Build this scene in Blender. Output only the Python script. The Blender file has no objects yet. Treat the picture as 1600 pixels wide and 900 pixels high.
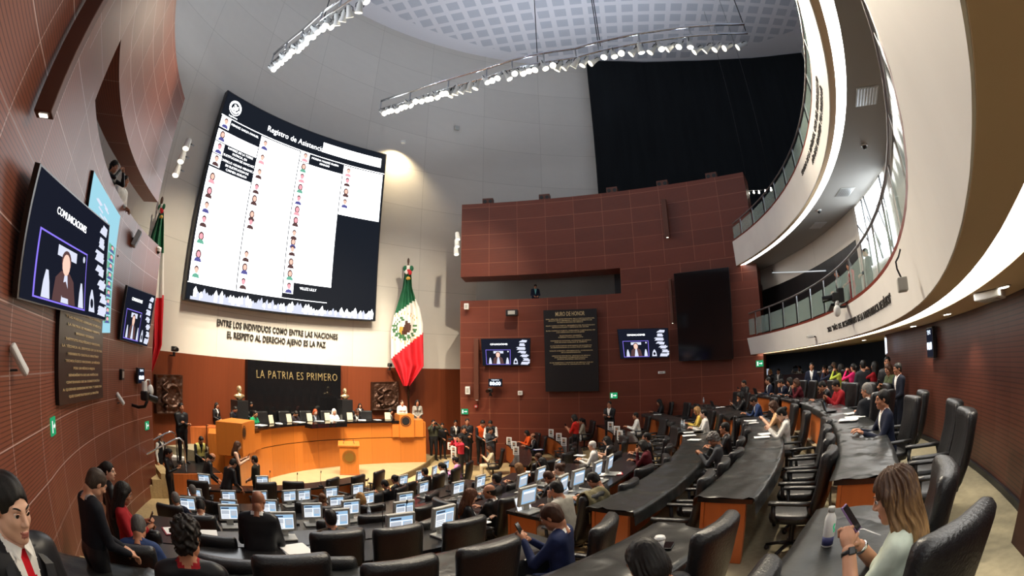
import bpy, bmesh, math, random
import numpy as np
from mathutils import Vector, Matrix, Euler, noise
random.seed(7)
SC = bpy.context.scene
COL = SC.collection
rad = math.radians
# ------------------------------------------------------------------ camera
H = 4.3                      # eye height above the lowest floor
FPX = 750.75                 # equisolid fisheye focal length, pixels of a 1600 px wide frame
PITCH, ROLL = rad(10.39), rad(-0.529)
cam = bpy.data.cameras.new('camera')
cam.type = 'PANO'
cam.sensor_fit = 'HORIZONTAL'
cam.sensor_width = 36.0
cam.sensor_height = 20.25
cam.lens = 18.5
cam.clip_start = 0.05
for holder in (cam, getattr(cam, 'cycles', None)):
    try:
        holder.panorama_type = 'FISHEYE_EQUISOLID'
        holder.fisheye_lens = FPX / 1600 * 36.0
        holder.fisheye_fov = rad(220)
    except Exception:
        pass
camo = bpy.data.objects.new('camera', cam)
COL.objects.link(camo)
_c, _s = math.cos(ROLL), math.sin(ROLL)
Rr = Matrix(((_c, 0, -_s), (0, 1, 0), (_s, 0, _c)))
_c, _s = math.cos(PITCH), math.sin(PITCH)
Rp = Matrix(((1, 0, 0), (0, _c, -_s), (0, _s, _c)))
Bm = Matrix(((1, 0, 0), (0, 0, -1), (0, 1, 0)))
camo.matrix_world = Matrix.Translation((0, 0, H)) @ (Rp @ Rr @ Bm).to_4x4()
SC.camera = camo
# ------------------------------------------------------------------ world, exposure
W = bpy.data.worlds.new('world')
SC.world = W
W.use_nodes = True
W.node_tree.nodes['Background'].inputs[0].default_value = (0.62, 0.70, 0.85, 1)
W.node_tree.nodes['Background'].inputs[1].default_value = 0.50
SC.view_settings.view_transform = 'Standard'
SC.view_settings.look = 'None'
SC.view_settings.gamma = 1.0
SC.view_settings.use_curve_mapping = False
SC.view_settings.exposure = 0.2
SC.cycles.max_bounces = 6
SC.cycles.diffuse_bounces = 3
SC.cycles.glossy_bounces = 3
SC.cycles.transmission_bounces = 4
SC.cycles.transparent_max_bounces = 6
SC.cycles.caustics_reflective = False
SC.cycles.caustics_refractive = False
SC.cycles.sample_clamp_indirect = 4.0
SPOT_W = 2500.0              # one lit theatre lamp of the trusses
HALO_W = 60.0
UP_W = 800.0               # spot added on each twin-lens wall box to brighten the ceiling
# ------------------------------------------------------------------ surveying: which way a pixel looks
def ray(x, y):
    X, Y = x - 800.0, 450.0 - y
    r = math.hypot(X, Y) + 1e-9
    th = 2 * math.asin(min(1, r / (2 * FPX)))
    d = Vector((math.sin(th) * X / r, math.cos(th), math.sin(th) * Y / r))
    return Rp @ (Rr @ d)
def at(x, y, z):             # where that sight line meets height z
    d = ray(x, y)
    t = (z - H) / d.z
    return Vector((d.x * t, d.y * t, z))
def atd(x, y, D):            # ... at a horizontal distance D
    d = ray(x, y)
    t = D / math.hypot(d.x, d.y)
    return Vector((d.x * t, d.y * t, H + d.z * t))
O = Vector((-11.97, 17.19))  # centre of the seating arcs and of the balcony rings
def pol(R, deg, z=0.0):
    return Vector((O.x + R * math.cos(rad(deg)), O.y + R * math.sin(rad(deg)), z))
def phi_of(p):
    return math.degrees(math.atan2(p[1] - O.y, p[0] - O.x))
def onring(x, y, R):         # sight line against the cylinder of radius R about O (far side)
    d = ray(x, y)
    n = math.hypot(d.x, d.y)
    ux, uy = d.x / n, d.y / n
    b = -(ux * O.x + uy * O.y)
    c = O.x ** 2 + O.y ** 2 - R * R
    t = -b + math.sqrt(max(0, b * b - c))
    return Vector((ux * t, uy * t, H + d.z / n * t))
# ------------------------------------------------------------------ materials
MATS = {}
def nd(nt, t, **k):
    n = nt.nodes.new(t)
    for a, v in k.items():
        if a.startswith('i_'):
            n.inputs[a[2:].replace('_', ' ')].default_value = v
        else:
            setattr(n, a, v)
    return n
def mat(name, col, rough=0.5, metal=0.0, emit=None, es=1.0, spec=0.5, alpha=None, trans=0.0):
    m = bpy.data.materials.new(name)
    m.use_nodes = True
    b = m.node_tree.nodes['Principled BSDF']
    b.inputs['Base Color'].default_value = (*col, 1)
    b.inputs['Roughness'].default_value = rough
    b.inputs['Metallic'].default_value = metal
    b.inputs['Specular IOR Level'].default_value = spec
    if emit is not None:
        b.inputs['Emission Color'].default_value = (*emit, 1)
        b.inputs['Emission Strength'].default_value = es
    if alpha is not None:
        b.inputs['Alpha'].default_value = alpha
    if trans:
        b.inputs['Transmission Weight'].default_value = trans
    MATS[name] = m
    return m
def varied(m, scale=6.0, amount=0.25, stretch=(1, 1, 1), bump=0.0, coord='Object', detail=4):
    """mottles the base colour of a material and roughens it a little"""
    nt = m.node_tree
    b = nt.nodes['Principled BSDF']
    col = b.inputs['Base Color'].default_value[:]
    tc = nd(nt, 'ShaderNodeTexCoord')
    mp = nd(nt, 'ShaderNodeMapping')
    mp.inputs['Scale'].default_value = stretch
    nz = nd(nt, 'ShaderNodeTexNoise', i_Scale=scale, i_Detail=detail)
    mr = nd(nt, 'ShaderNodeMapRange')
    mr.inputs[1].default_value, mr.inputs[2].default_value = 0.3, 0.7
    mr.inputs[3].default_value, mr.inputs[4].default_value = 1 - amount, 1 + amount
    mx = nd(nt, 'ShaderNodeMix', data_type='RGBA', blend_type='MULTIPLY')
    mx.inputs[0].default_value = 1
    mx.inputs[6].default_value = col
    L = nt.links.new
    L(tc.outputs[coord], mp.inputs[0]); L(mp.outputs[0], nz.inputs['Vector'])
    L(nz.outputs['Fac'], mr.inputs[0]); L(mr.outputs[0], mx.inputs[7]); L(mx.outputs[2], b.inputs['Base Color'])
    if bump:
        bp = nd(nt, 'ShaderNodeBump', i_Strength=bump, i_Distance=0.02)
        L(nz.outputs['Fac'], bp.inputs['Height']); L(bp.outputs[0], b.inputs['Normal'])
    return m
def srgb(r, g, b):
    f = lambda c: (c / 255) / 12.92 if c <= 10 else (((c / 255) + 0.055) / 1.055) ** 2.4
    return (f(r), f(g), f(b))
def panel_mat(name, col, line, pw, ph, groove=0.0, lw=0.012, vary=0.18, rough=0.42, streak=False):
    """panelled cladding: joints drawn on the metric UVs, with slats or streaks"""
    m = mat(name, col, rough)
    nt = m.node_tree; L = nt.links.new
    b = nt.nodes['Principled BSDF']
    uv = nd(nt, 'ShaderNodeUVMap')
    sp = nd(nt, 'ShaderNodeSeparateXYZ'); L(uv.outputs[0], sp.inputs[0])
    def joint(out, period, w):
        a = nd(nt, 'ShaderNodeMath', operation='PINGPONG'); L(out, a.inputs[0]); a.inputs[1].default_value = period / 2
        c = nd(nt, 'ShaderNodeMath', operation='LESS_THAN'); L(a.outputs[0], c.inputs[0]); c.inputs[1].default_value = w / 2
        return c
    j1, j2 = joint(sp.outputs[0], pw, lw), joint(sp.outputs[1], ph, lw)
    mxn = nd(nt, 'ShaderNodeMath', operation='MAXIMUM'); L(j1.outputs[0], mxn.inputs[0]); L(j2.outputs[0], mxn.inputs[1])
    br = nd(nt, 'ShaderNodeTexWhiteNoise', noise_dimensions='2D')
    sn = nd(nt, 'ShaderNodeVectorMath', operation='DIVIDE'); L(uv.outputs[0], sn.inputs[0]); sn.inputs[1].default_value = (pw, ph, 1)
    fl = nd(nt, 'ShaderNodeVectorMath', operation='FLOOR'); L(sn.outputs[0], fl.inputs[0]); L(fl.outputs[0], br.inputs['Vector'])
    nz = nd(nt, 'ShaderNodeTexNoise', i_Scale=1.0, i_Detail=5.0)
    mp = nd(nt, 'ShaderNodeMapping'); mp.inputs['Scale'].default_value = (14, 0.5, 1) if streak else (1.2, 3.0, 1)
    L(uv.outputs[0], mp.inputs[0]); L(mp.outputs[0], nz.inputs['Vector'])
    ad = nd(nt, 'ShaderNodeMath', operation='ADD'); L(br.outputs['Value'], ad.inputs[0]); L(nz.outputs['Fac'], ad.inputs[1])
    mr = nd(nt, 'ShaderNodeMapRange'); L(ad.outputs[0], mr.inputs[0])
    mr.inputs[1].default_value, mr.inputs[2].default_value = 0.3, 1.7
    mr.inputs[3].default_value, mr.inputs[4].default_value = 1 - vary, 1 + vary
    mx = nd(nt, 'ShaderNodeMix', data_type='RGBA', blend_type='MULTIPLY'); mx.inputs[0].default_value = 1
    mx.inputs[6].default_value = (*col, 1); L(mr.outputs[0], mx.inputs[7])
    m2 = nd(nt, 'ShaderNodeMix', data_type='RGBA'); L(mxn.outputs[0], m2.inputs[0]); L(mx.outputs[2], m2.inputs[6])
    m2.inputs[7].default_value = (*line, 1)
    last = m2.outputs[2]
    if groove:
        wv = nd(nt, 'ShaderNodeMath', operation='PINGPONG'); L(sp.outputs[1], wv.inputs[0]); wv.inputs[1].default_value = groove / 2
        gt = nd(nt, 'ShaderNodeMath', operation='LESS_THAN'); L(wv.outputs[0], gt.inputs[0]); gt.inputs[1].default_value = groove * 0.13
        m3 = nd(nt, 'ShaderNodeMix', data_type='RGBA', blend_type='MULTIPLY'); L(gt.outputs[0], m3.inputs[0])
        L(last, m3.inputs[6]); m3.inputs[7].default_value = (0.45, 0.45, 0.45, 1); last = m3.outputs[2]
    L(last, b.inputs['Base Color'])
    return m
PLASTIC = None
WOOD_LINE = srgb(150, 92, 78)
m_left = panel_mat('left_cladding', srgb(132, 74, 56), srgb(204, 174, 166), 1.28, 0.66, groove=0.045, lw=0.014)
m_honor = panel_mat('honor_cladding', srgb(114, 54, 36), srgb(156, 96, 72), 1.28, 0.66, groove=0.05, lw=0.02)
m_rear = panel_mat('rear_cladding', srgb(84, 44, 33), srgb(80, 34, 24), 2.4, 1.3, groove=0.055, lw=0.01)
m_dado = panel_mat('dado_wood', srgb(106, 52, 29), srgb(84, 38, 20), 1.2, 9.0, lw=0.006, vary=0.28, rough=0.35, streak=True)
m_white = panel_mat('white_concrete', srgb(206, 201, 192), srgb(176, 171, 162), 3.4, 2.1, lw=0.018, vary=0.05, rough=0.7)
m_oak = panel_mat('honey_wood', srgb(194, 114, 46), srgb(110, 58, 20), 1.25, 9.0, lw=0.008, vary=0.13, rough=0.3, streak=True)
m_oakdesk = panel_mat('desk_wood', srgb(176, 96, 48), srgb(120, 60, 28), 0.9, 9.0, lw=0.006, vary=0.16, rough=0.3, streak=True)
m_oakplain = varied(mat('honey_wood_plain', srgb(194, 114, 46), 0.3), 3, 0.12, stretch=(5, 5, .4))
m_deskplain = varied(mat('desk_wood_plain', srgb(176, 96, 48), 0.3), 3, 0.14, stretch=(5, 5, .4))
m_soffitwood = mat('dark_brown_soffit', srgb(92, 50, 34), 0.5)
m_carpet = varied(mat('beige_carpet', srgb(186, 164, 122), 0.95, spec=0.1), 18, 0.12, detail=8)
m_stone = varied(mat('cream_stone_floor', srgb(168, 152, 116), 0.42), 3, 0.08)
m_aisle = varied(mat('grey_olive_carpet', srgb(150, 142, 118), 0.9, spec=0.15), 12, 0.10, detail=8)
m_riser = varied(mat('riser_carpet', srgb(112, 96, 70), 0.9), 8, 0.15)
m_fascia = varied(mat('fascia_plaster', srgb(236, 234, 230), 0.65), 1.5, 0.03)
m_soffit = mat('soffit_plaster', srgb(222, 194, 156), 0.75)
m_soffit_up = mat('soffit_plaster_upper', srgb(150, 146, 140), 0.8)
m_strip = mat('cove_light', (1, 1, 1), 0.5, emit=(1.0, 0.98, 0.93), es=6.0)
m_black = mat('black_satin', (0.012, 0.012, 0.013), 0.35)
m_blackgloss = mat('black_marble', (0.006, 0.006, 0.007), 0.08)
m_curtain = varied(mat('dark_curtain', (0.011, 0.013, 0.015), 0.9, spec=0.1), 1.0, 0.15, stretch=(3, 3, 0.3))
m_leather = varied(mat('black_leather', (0.012, 0.012, 0.013), 0.36), 60, 0.2, bump=0.25)
m_plastic = None
m_metal = mat('grey_metal', (0.45, 0.46, 0.48), 0.32, 0.9)
m_chrome = mat('chrome', (0.75, 0.76, 0.78), 0.12, 1.0)
m_dkmetal = mat('dark_metal', (0.035, 0.036, 0.04), 0.4, 0.6)
m_whiteplast = mat('white_plastic', (0.8, 0.8, 0.78), 0.35)
m_greyplast = mat('light_grey_plastic', srgb(176, 176, 170), 0.4)
m_gold = mat('gold_lettering', srgb(214, 194, 148), 0.35, 0.25)
m_goldm = mat('motto_gold', srgb(150, 132, 92), 0.4, 0.3)
m_brass = mat('brass_emblem', srgb(190, 160, 90), 0.3, 0.9)
m_bronze = varied(mat('bronze_relief', srgb(74, 50, 38), 0.42, 0.5), 5, 0.3)
m_paper = mat('white_paper', (0.86, 0.86, 0.84), 0.7)
m_glass = mat('green_glass', (0.50, 0.66, 0.62), 0.05, alpha=0.30)
m_railwood = mat('red_wood_rail', srgb(120, 52, 38), 0.35)
m_red = mat('red', (0.6, 0.02, 0.02), 0.5)
m_ink = mat('dark_lettering', (0.03, 0.028, 0.025), 0.5)
def emis(name, col, es):
    return mat(name, (0.004, 0.004, 0.004), 0.4, emit=col, es=es, spec=0.0)
m_scrW = emis('screen_white', (0.96, 0.98, 1.0), 3.4)
m_scrK = emis('screen_black', (0.010, 0.013, 0.02), 1.0)
m_scrB = emis('screen_navy', (0.008, 0.010, 0.020), 1.0)
m_scrblue = emis('screen_pale_blue', (0.32, 0.62, 0.74), 1.0)
m_scrface = emis('screen_skin', (0.85, 0.50, 0.40), 1.2)
m_scrhair = emis('screen_hair', (0.10, 0.05, 0.05), 1.0)
m_scrsuit = emis('screen_suit', (0.10, 0.10, 0.32), 1.0)
m_scrpink = emis('screen_pink', (0.85, 0.35, 0.40), 1.2)
m_scrgreen = emis('screen_green', (0.15, 0.45, 0.32), 1.0)
m_scrsilver = emis('screen_silver', (0.62, 0.65, 0.78), 1.1)
m_scrlilac = emis('screen_lilac', (0.22, 0.16, 0.75), 1.2)
m_bulb = emis('lamp_lens_lit', (1.0, 0.93, 0.76), 16.0)
m_bulb_off = emis('lamp_lens_dim', (1.0, 0.92, 0.75), 2.0)
m_exit = emis('exit_green', (0.02, 0.30, 0.12), 1.0)
m_exitw = emis('exit_white', (0.9, 1.0, 0.92), 0.9)
m_digits = emis('digit_white', (0.75, 0.85, 1.0), 2.0)
# ------------------------------------------------------------------ objects
def link(name, me, parent=None, mats=()):
    o = bpy.data.objects.new(name, me)
    COL.objects.link(o)
    if parent is not None:
        o.parent = parent
    for m in mats:
        if m is not None:
            o.data.materials.append(m)
    return o
def empty(name, loc=(0, 0, 0), rz=0.0, label=None, cat=None, group=None, rot=None):
    o = bpy.data.objects.new(name, None)
    COL.objects.link(o)
    o.empty_display_size = 0.1
    o.location = loc
    o.rotation_euler = rot if rot is not None else (0, 0, rz)
    return tag(o, label, cat, group)
def tag(o, label=None, cat=None, group=None, kind=None):
    if label: o['label'] = label
    if cat: o['category'] = cat
    if group: o['group'] = group
    if kind: o['kind'] = kind
    return o
def struct(o):
    o['kind'] = 'structure'
    return o
def copy_tree(o, parent=None):
    c = o.copy()
    COL.objects.link(c)
    c.parent = parent
    for ch in list(o.children):
        copy_tree(ch, c)
    return c
class MB:
    """gathers shapes into one mesh object"""
    def __init__(s):
        s.bm = bmesh.new(); s.uv = s.bm.loops.layers.uv.new('UVMap')
    def _geo(s, vs, mi):
        for f in {f for v in vs for f in v.link_faces}:
            f.material_index = mi
        return vs
    def box(s, c, d, rot=None, bev=0.0, mi=0, seg=2):
        M = Matrix.Translation(c) @ (rot.to_4x4() if rot is not None else Matrix()) @ Matrix.Diagonal((*d, 1))
        vs = bmesh.ops.create_cube(s.bm, size=1, matrix=M)['verts']
        s._geo(vs, mi)
        if bev:
            es = list({e for v in vs for e in v.link_edges})
            bmesh.ops.bevel(s.bm, geom=es, offset=bev, segments=seg, profile=0.5, affect='EDGES', material=mi)
        return s
    def cyl(s, a, b, r, r2=None, seg=12, mi=0, cap=True):
        a, b = Vector(a), Vector(b); d = b - a
        q = d.to_track_quat('Z', 'Y').to_matrix().to_4x4()
        vs = bmesh.ops.create_cone(s.bm, cap_ends=cap, segments=seg, radius1=r, radius2=r if r2 is None else r2, depth=d.length,
                                   matrix=Matrix.Translation((a + b) / 2) @ q)['verts']
        s._geo(vs, mi)
        return s
    def sph(s, c, r, seg=12, mi=0, sc=(1, 1, 1), rot=None):
        M = Matrix.Translation(c) @ (rot.to_4x4() if rot is not None else Matrix()) @ Matrix.Diagonal((*sc, 1))
        vs = bmesh.ops.create_uvsphere(s.bm, u_segments=seg, v_segments=max(6, seg * 2 // 3), radius=r, matrix=M)['verts']
        s._geo(vs, mi)
        return s
    def tube(s, pts, r, seg=8, mi=0, cap=True):
        pts = [Vector(p) for p in pts]
        rs = r if isinstance(r, (list, tuple)) else [r] * len(pts)
        rings = []; up = Vector((0.13, 0.21, 1))
        for i, p in enumerate(pts):
            t = (pts[min(i + 1, len(pts) - 1)] - pts[max(i - 1, 0)]).normalized()
            x = t.cross(up)
            if x.length < 1e-3: x = t.cross(Vector((1, 0, 0)))
            x.normalize(); y = x.cross(t).normalized(); up = y
            rings.append([s.bm.verts.new(p + (x * math.cos(2 * math.pi * k / seg) + y * math.sin(2 * math.pi * k / seg)) * rs[i]) for k in range(seg)])
        for A, B in zip(rings, rings[1:]):
            for k in range(seg):
                f = s.bm.faces.new((A[k], A[(k + 1) % seg], B[(k + 1) % seg], B[k])); f.material_index = mi; f.smooth = True
        if cap:
            for R_, rev in ((rings[0], False), (rings[-1], True)):
                f = s.bm.faces.new(R_ if rev else R_[::-1]); f.material_index = mi
        return s
    def lathe(s, prof, c=(0, 0, 0), seg=16, mi=0, rot=None):
        M = Matrix.Translation(c) @ (rot.to_4x4() if rot is not None else Matrix())
        rings = [[s.bm.verts.new(M @ Vector((max(r, 1e-4) * math.cos(2 * math.pi * k / seg), max(r, 1e-4) * math.sin(2 * math.pi * k / seg), z))) for k in range(seg)] for r, z in prof]
        for A, B in zip(rings, rings[1:]):
            for k in range(seg):
                f = s.bm.faces.new((A[k], A[(k + 1) % seg], B[(k + 1) % seg], B[k])); f.material_index = mi; f.smooth = True
        f = s.bm.faces.new(rings[0][::-1]); f.material_index = mi
        f = s.bm.faces.new(rings[-1]); f.material_index = mi
        return s
    def quad(s, ps, mi=0, uvs=None):
        vs = [s.bm.verts.new(p) for p in ps]
        f = s.bm.faces.new(vs); f.material_index = mi
        if uvs:
            for l, u in zip(f.loops, uvs): l[s.uv].uv = u
        return f
    def prism(s, poly, z0, z1, mi=0):
        """flat polygon (counter-clockwise xy) extruded from z0 to z1"""
        a = [s.bm.verts.new((p[0], p[1], z0)) for p in poly]; b = [s.bm.verts.new((p[0], p[1], z1)) for p in poly]
        n = len(poly)
        fs = [s.bm.faces.new(a[::-1]), s.bm.faces.new(b)]
        for i in range(n):
            fs.append(s.bm.faces.new((a[i], a[(i + 1) % n], b[(i + 1) % n], b[i])))
        for f in fs: f.material_index = mi
        return s
    def band(s, A, B, z0, z1, mi=0, top=None, uvscale=True):
        """solid strip between plan polylines A (inner) and B (outer), heights z0..z1"""
        n = len(A); us = [0.0]
        for i in range(1, n): us.append(us[-1] + (Vector(A[i][:2]) - Vector(A[i - 1][:2])).length)
        V = [[s.bm.verts.new((p[0], p[1], z)) for p in P] for P, z in ((A, z0), (A, z1), (B, z1), (B, z0))]
        def q(vs, uv, m):
            f = s.bm.faces.new(vs); f.material_index = m
            for l, u in zip(f.loops, uv): l[s.uv].uv = u
        tm = mi if top is None else top
        for i in range(n - 1):
            u0, u1 = us[i], us[i + 1]
            q((V[0][i], V[0][i + 1], V[1][i + 1], V[1][i]), ((u0, z0), (u1, z0), (u1, z1), (u0, z1)), mi)
            q((V[1][i], V[1][i + 1], V[2][i + 1], V[2][i]), ((u0, 0), (u1, 0), (u1, .6), (u0, .6)), tm)
            q((V[2][i], V[2][i + 1], V[3][i + 1], V[3][i]), ((u0, z1), (u1, z1), (u1, z0), (u0, z0)), mi)
            q((V[3][i], V[3][i + 1], V[0][i + 1], V[0][i]), ((u0, 0), (u1, 0), (u1, .6), (u0, .6)), mi)
        for i in (0, n - 1):
            w = (Vector(A[i][:2]) - Vector(B[i][:2])).length
            vs = (V[0][i], V[1][i], V[2][i], V[3][i]); uv = ((0, z0), (0, z1), (w, z1), (w, z0))
            q(vs if i else vs[::-1], uv if i else uv[::-1], mi)
        return s
    def done(s, name, mats, parent=None, smooth=False, loc=None):
        bmesh.ops.recalc_face_normals(s.bm, faces=s.bm.faces[:])
        me = bpy.data.meshes.new(name)
        s.bm.to_mesh(me); s.bm.free()
        if smooth:
            for p in me.polygons: p.use_smooth = True
        o = link(name, me, parent, mats if isinstance(mats, (list, tuple)) else (mats,))
        if loc is not None: o.location = loc
        return o
def smooth_by_angle(o, ang=40):
    try:
        o.data.set_sharp_from_angle(angle=rad(ang))
        for p in o.data.polygons: p.use_smooth = True
    except Exception:
        pass
    return o
def textmesh(txt, size, depth=0.0, align='CENTER', spacing=1.0, line=1.0, bold=0.0):
    cu = bpy.data.curves.new('lettering', 'FONT')
    cu.body = txt; cu.size = size; cu.extrude = depth; cu.align_x = align; cu.align_y = 'CENTER'
    cu.space_character = spacing; cu.space_line = line; cu.offset = bold
    cu.resolution_u = 2
    o = bpy.data.objects.new('lettering', cu)
    COL.objects.link(o)
    bpy.context.view_layer.update()
    me = bpy.data.meshes.new_from_object(o.evaluated_get(bpy.context.evaluated_depsgraph_get()))
    bpy.data.objects.remove(o); bpy.data.curves.remove(cu)
    return me
# ------------------------------------------------------------------ walls as plan polylines
class Wall:
    def __init__(s, pts):
        s.p = [Vector(p[:2]) for p in pts]
        s.s = [0.0]
        for a, b in zip(s.p, s.p[1:]): s.s.append(s.s[-1] + (b - a).length)
    def hit(s, x, y, off=0.0):
        d = ray(x, y); u = Vector((d.x, d.y)); n = u.length; u /= n
        best = None
        for i, (a, b) in enumerate(zip(s.p, s.p[1:])):
            e = b - a
            den = u.x * e.y - u.y * e.x
            if abs(den) < 1e-9: continue
            t = (a.x * e.y - a.y * e.x) / den
            w = (a.x * u.y - a.y * u.x) / den
            if t > 0.2 and -1e-6 <= w <= 1 + 1e-6 and (best is None or t < best[0]):
                best = (t, i, w)
        t, i, w = best
        t -= off
        return Vector((u.x * t, u.y * t, H + d.z / n * t)), s.s[i] + w * (s.s[i + 1] - s.s[i])
    def pt(s, q, off=0.0):
        """plan point and hall-side normal at arc length q"""
        q = min(max(q, 0), s.s[-1] - 1e-6)
        i = max(k for k in range(len(s.p) - 1) if s.s[k] <= q)
        a, b = s.p[i], s.p[i + 1]; t = (b - a).normalized()
        p = a + t * (q - s.s[i]); n = Vector((-t.y, t.x))
        m = -p
        if n.dot(m) < 0: n = -n
        return p + n * off, n, t
    def sub(s, q0, q1, n, off=0.0):
        return [s.pt(q0 + (q1 - q0) * k / n, off)[0] for k in range(n + 1)]
def arcpts(c, R, a0, a1, n):
    return [Vector((c[0] + R * math.cos(rad(a0 + (a1 - a0) * k / n)), c[1] + R * math.sin(rad(a0 + (a1 - a0) * k / n)))) for k in range(n + 1)]
def ring(R, a0, a1, n=None):
    n = n or max(4, int(abs(a1 - a0) / 1.5))
    return [pol(R, a0 + (a1 - a0) * k / n) for k in range(n + 1)]
# ================================================================== STRUCTURE
ZG = 0.3                                        # chamber floor
def row_desk(j):  return 3.25 - .325 * j if j < 7 else (1.10 if j == 7 else 1.05)
def row_floor(j): return row_desk(j) - 0.75
def row_R(j):     return 20.2 - 1.5 * j
# --- plan lines
_c = Vector((10.4, 18.6))
_a0 = math.degrees(math.atan2(10.75 - _c.y, -10.35 - _c.x)); _a1 = math.degrees(math.atan2(3.5 - _c.y, -5.6 - _c.x))
_a0 %= 360; _a1 %= 360
_far = (Vector((-10.35, 10.75)) - _c).length; _near = (Vector((-5.6, 3.5)) - _c).length
WL = Wall([Vector((_c.x + (_far + (_near - _far) * k / 24) * math.cos(rad(_a0 + (_a1 - _a0) * k / 24)),
                   _c.y + (_far + (_near - _far) * k / 24) * math.sin(rad(_a0 + (_a1 - _a0) * k / 24)))) for k in range(25)]
          + [Vector((-5.05, 2.88)), Vector((-4.5, 2.25)), Vector((-3.95, 1.62)), Vector((-3.3, 0.85)), Vector((-2.6, 0.0))])
_hc = (-3.9, -1.44); _hr = 22.35
WR = Wall(arcpts(_hc, _hr, math.degrees(math.atan2(20.87 + 1.44, -2.28 + 3.9)), math.degrees(math.atan2(16.37 + 1.44, 9.49 + 3.9)), 30))
_dc = (4.31, 9.41)
WB = Wall(arcpts(_dc, 16.03, 64, 215, 90))       # the big white drum behind the presidium
def wall_slab(name, Wl, q0, q1, z0, z1, th, m, n=24, off=0.0):
    A = Wl.sub(q0, q1, n, off); B = Wl.sub(q0, q1, n, off - th)
    return struct(MB().band(A, B, z0, z1, 0, 1).done(name, (m, m)))
# left wall
o = wall_slab('wall_left', WL, 0.0, WL.s[-1], 0, 7.57, .3, m_left, 40)
qj = WL.s[24]
up = MB(); up.band(WL.sub(1.05, WL.s[-1], 40), [WL.pt(1.05 + (WL.s[-1] - 1.05) * k / 40, -(.5 + .62 * min(1, max(0, k / 40 * 1.6 - .35))))[0] for k in range(41)], 8.64, 12.07, 0, 1)
struct(up.done('wall_left_upper', (m_left, m_soffitwood)))
wall_slab('wall_left_jamb', WL, qj, WL.s[-1], 7.57, 8.64, 1.0, m_left, 12)
# honour wall on the right of the presidium
LW = WR.s[-1]
qs = WR.hit(970, 440)[1]
q0w = WR.hit(722, 380)[1]
wall_slab('wall_right', WR, 0, LW, 0, 7.57, 1.2, m_honor, 36)
wall_slab('wall_right_upper', WR, 0, LW, 8.64, 12.07, 1.2, m_honor, 36)
wall_slab('wall_right_jamb', WR, qs, LW, 7.57, 8.64, 1.2, m_honor, 20)
# booth behind the slit of the right wall: pale lining, dark end
struct(MB().band(WR.sub(0.3, qs - .45, 16, -2.6), WR.sub(0.3, qs - .45, 16, -2.75), 7.0, 9.6).done('wall_booth', m_soffit_up))
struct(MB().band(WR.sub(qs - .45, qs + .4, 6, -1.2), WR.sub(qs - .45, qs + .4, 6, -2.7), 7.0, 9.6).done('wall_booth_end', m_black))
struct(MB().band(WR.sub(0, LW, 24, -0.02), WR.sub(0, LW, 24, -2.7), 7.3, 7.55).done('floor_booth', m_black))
struct(MB().band(WL.sub(0.4, WL.s[-1], 20, -.3), WL.sub(0.4, WL.s[-1], 20, -1.0), 6.2, 6.4).done('floor_booth_left', m_riser))
# back drum
L_ = WB.s[-1]
# the drum stops where the dark curtain starts
qd = WB.hit(921, 117)[1]
wall_slab('wall_back', WB, qd, L_, 4.6, 24.2, 0.4, m_white, 70)
wall_slab('wall_back_dado', WB, max(0, qd - 3), L_, 0, 4.6, 0.4, m_dado, 70, 0.03)
# dark curtained opening and the pale pilaster at its right
DK = Wall([atd(x, 200, 1).xy.normalized() * d for x, d in ()] or
          [Vector((math.sin(rad(a)) * d, math.cos(rad(a)) * d)) for a, d in ((11.2, 25.0), (20, 25.8), (28.3, 26.5), (36, 27.3), (42.7, 27.9))])
dk = MB(); dk.band(DK.sub(0, DK.s[-1], 12), DK.sub(0, DK.s[-1], 12, -0.3), 4.0, 23.4); struct(dk.done('wall_dark_opening', m_curtain))
PW = Wall([Vector((math.sin(rad(a)) * d, math.cos(rad(a)) * d)) for a, d in ((42.7, 27.9), (44.6, 26.2))])
struct(MB().band(PW.sub(0, PW.s[-1], 2), PW.sub(0, PW.s[-1], 2, -0.3), 4, 23.5).done('wall_pilaster', m_white))
PW2 = Wall([Vector((math.sin(rad(a)) * d, math.cos(rad(a)) * d)) for a, d in ((44.6, 26.2), (62, 26), (80, 24))])
struct(MB().band(PW2.sub(0, PW2.s[-1], 4), PW2.sub(0, PW2.s[-1], 4, -0.3), 4, 23.5).done('wall_far_right', m_soffitwood))
# ceiling with its grid of recessed squares
m_ceil = mat('ceiling_grid', srgb(205, 205, 208), 0.8)
nt = m_ceil.node_tree; L = nt.links.new; b = nt.nodes['Principled BSDF']
geo = nd(nt, 'ShaderNodeTexCoord'); sp = nd(nt, 'ShaderNodeSeparateXYZ')
rot = nd(nt, 'ShaderNodeMapping'); rot.inputs['Rotation'].default_value = (0, 0, rad(12)); L(geo.outputs['Object'], rot.inputs[0]); L(rot.outputs[0], sp.inputs[0])
cells = []
for k in (0, 1):
    a = nd(nt, 'ShaderNodeMath', operation='PINGPONG'); L(sp.outputs[k], a.inputs[0]); a.inputs[1].default_value = 0.47
    c_ = nd(nt, 'ShaderNodeMath', operation='GREATER_THAN'); L(a.outputs[0], c_.inputs[0]); c_.inputs[1].default_value = 0.15
    cells.append(c_)
mn = nd(nt, 'ShaderNodeMath', operation='MULTIPLY'); L(cells[0].outputs[0], mn.inputs[0]); L(cells[1].outputs[0], mn.inputs[1])
dv = nd(nt, 'ShaderNodeVectorMath', operation='DISTANCE'); L(geo.outputs['Object'], dv.inputs[0]); dv.inputs[1].default_value = (5.0, 9.2, 23.5)
lt = nd(nt, 'ShaderNodeMath', operation='LESS_THAN'); L(dv.outputs['Value'], lt.inputs[0]); lt.inputs[1].default_value = 15.5
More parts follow.
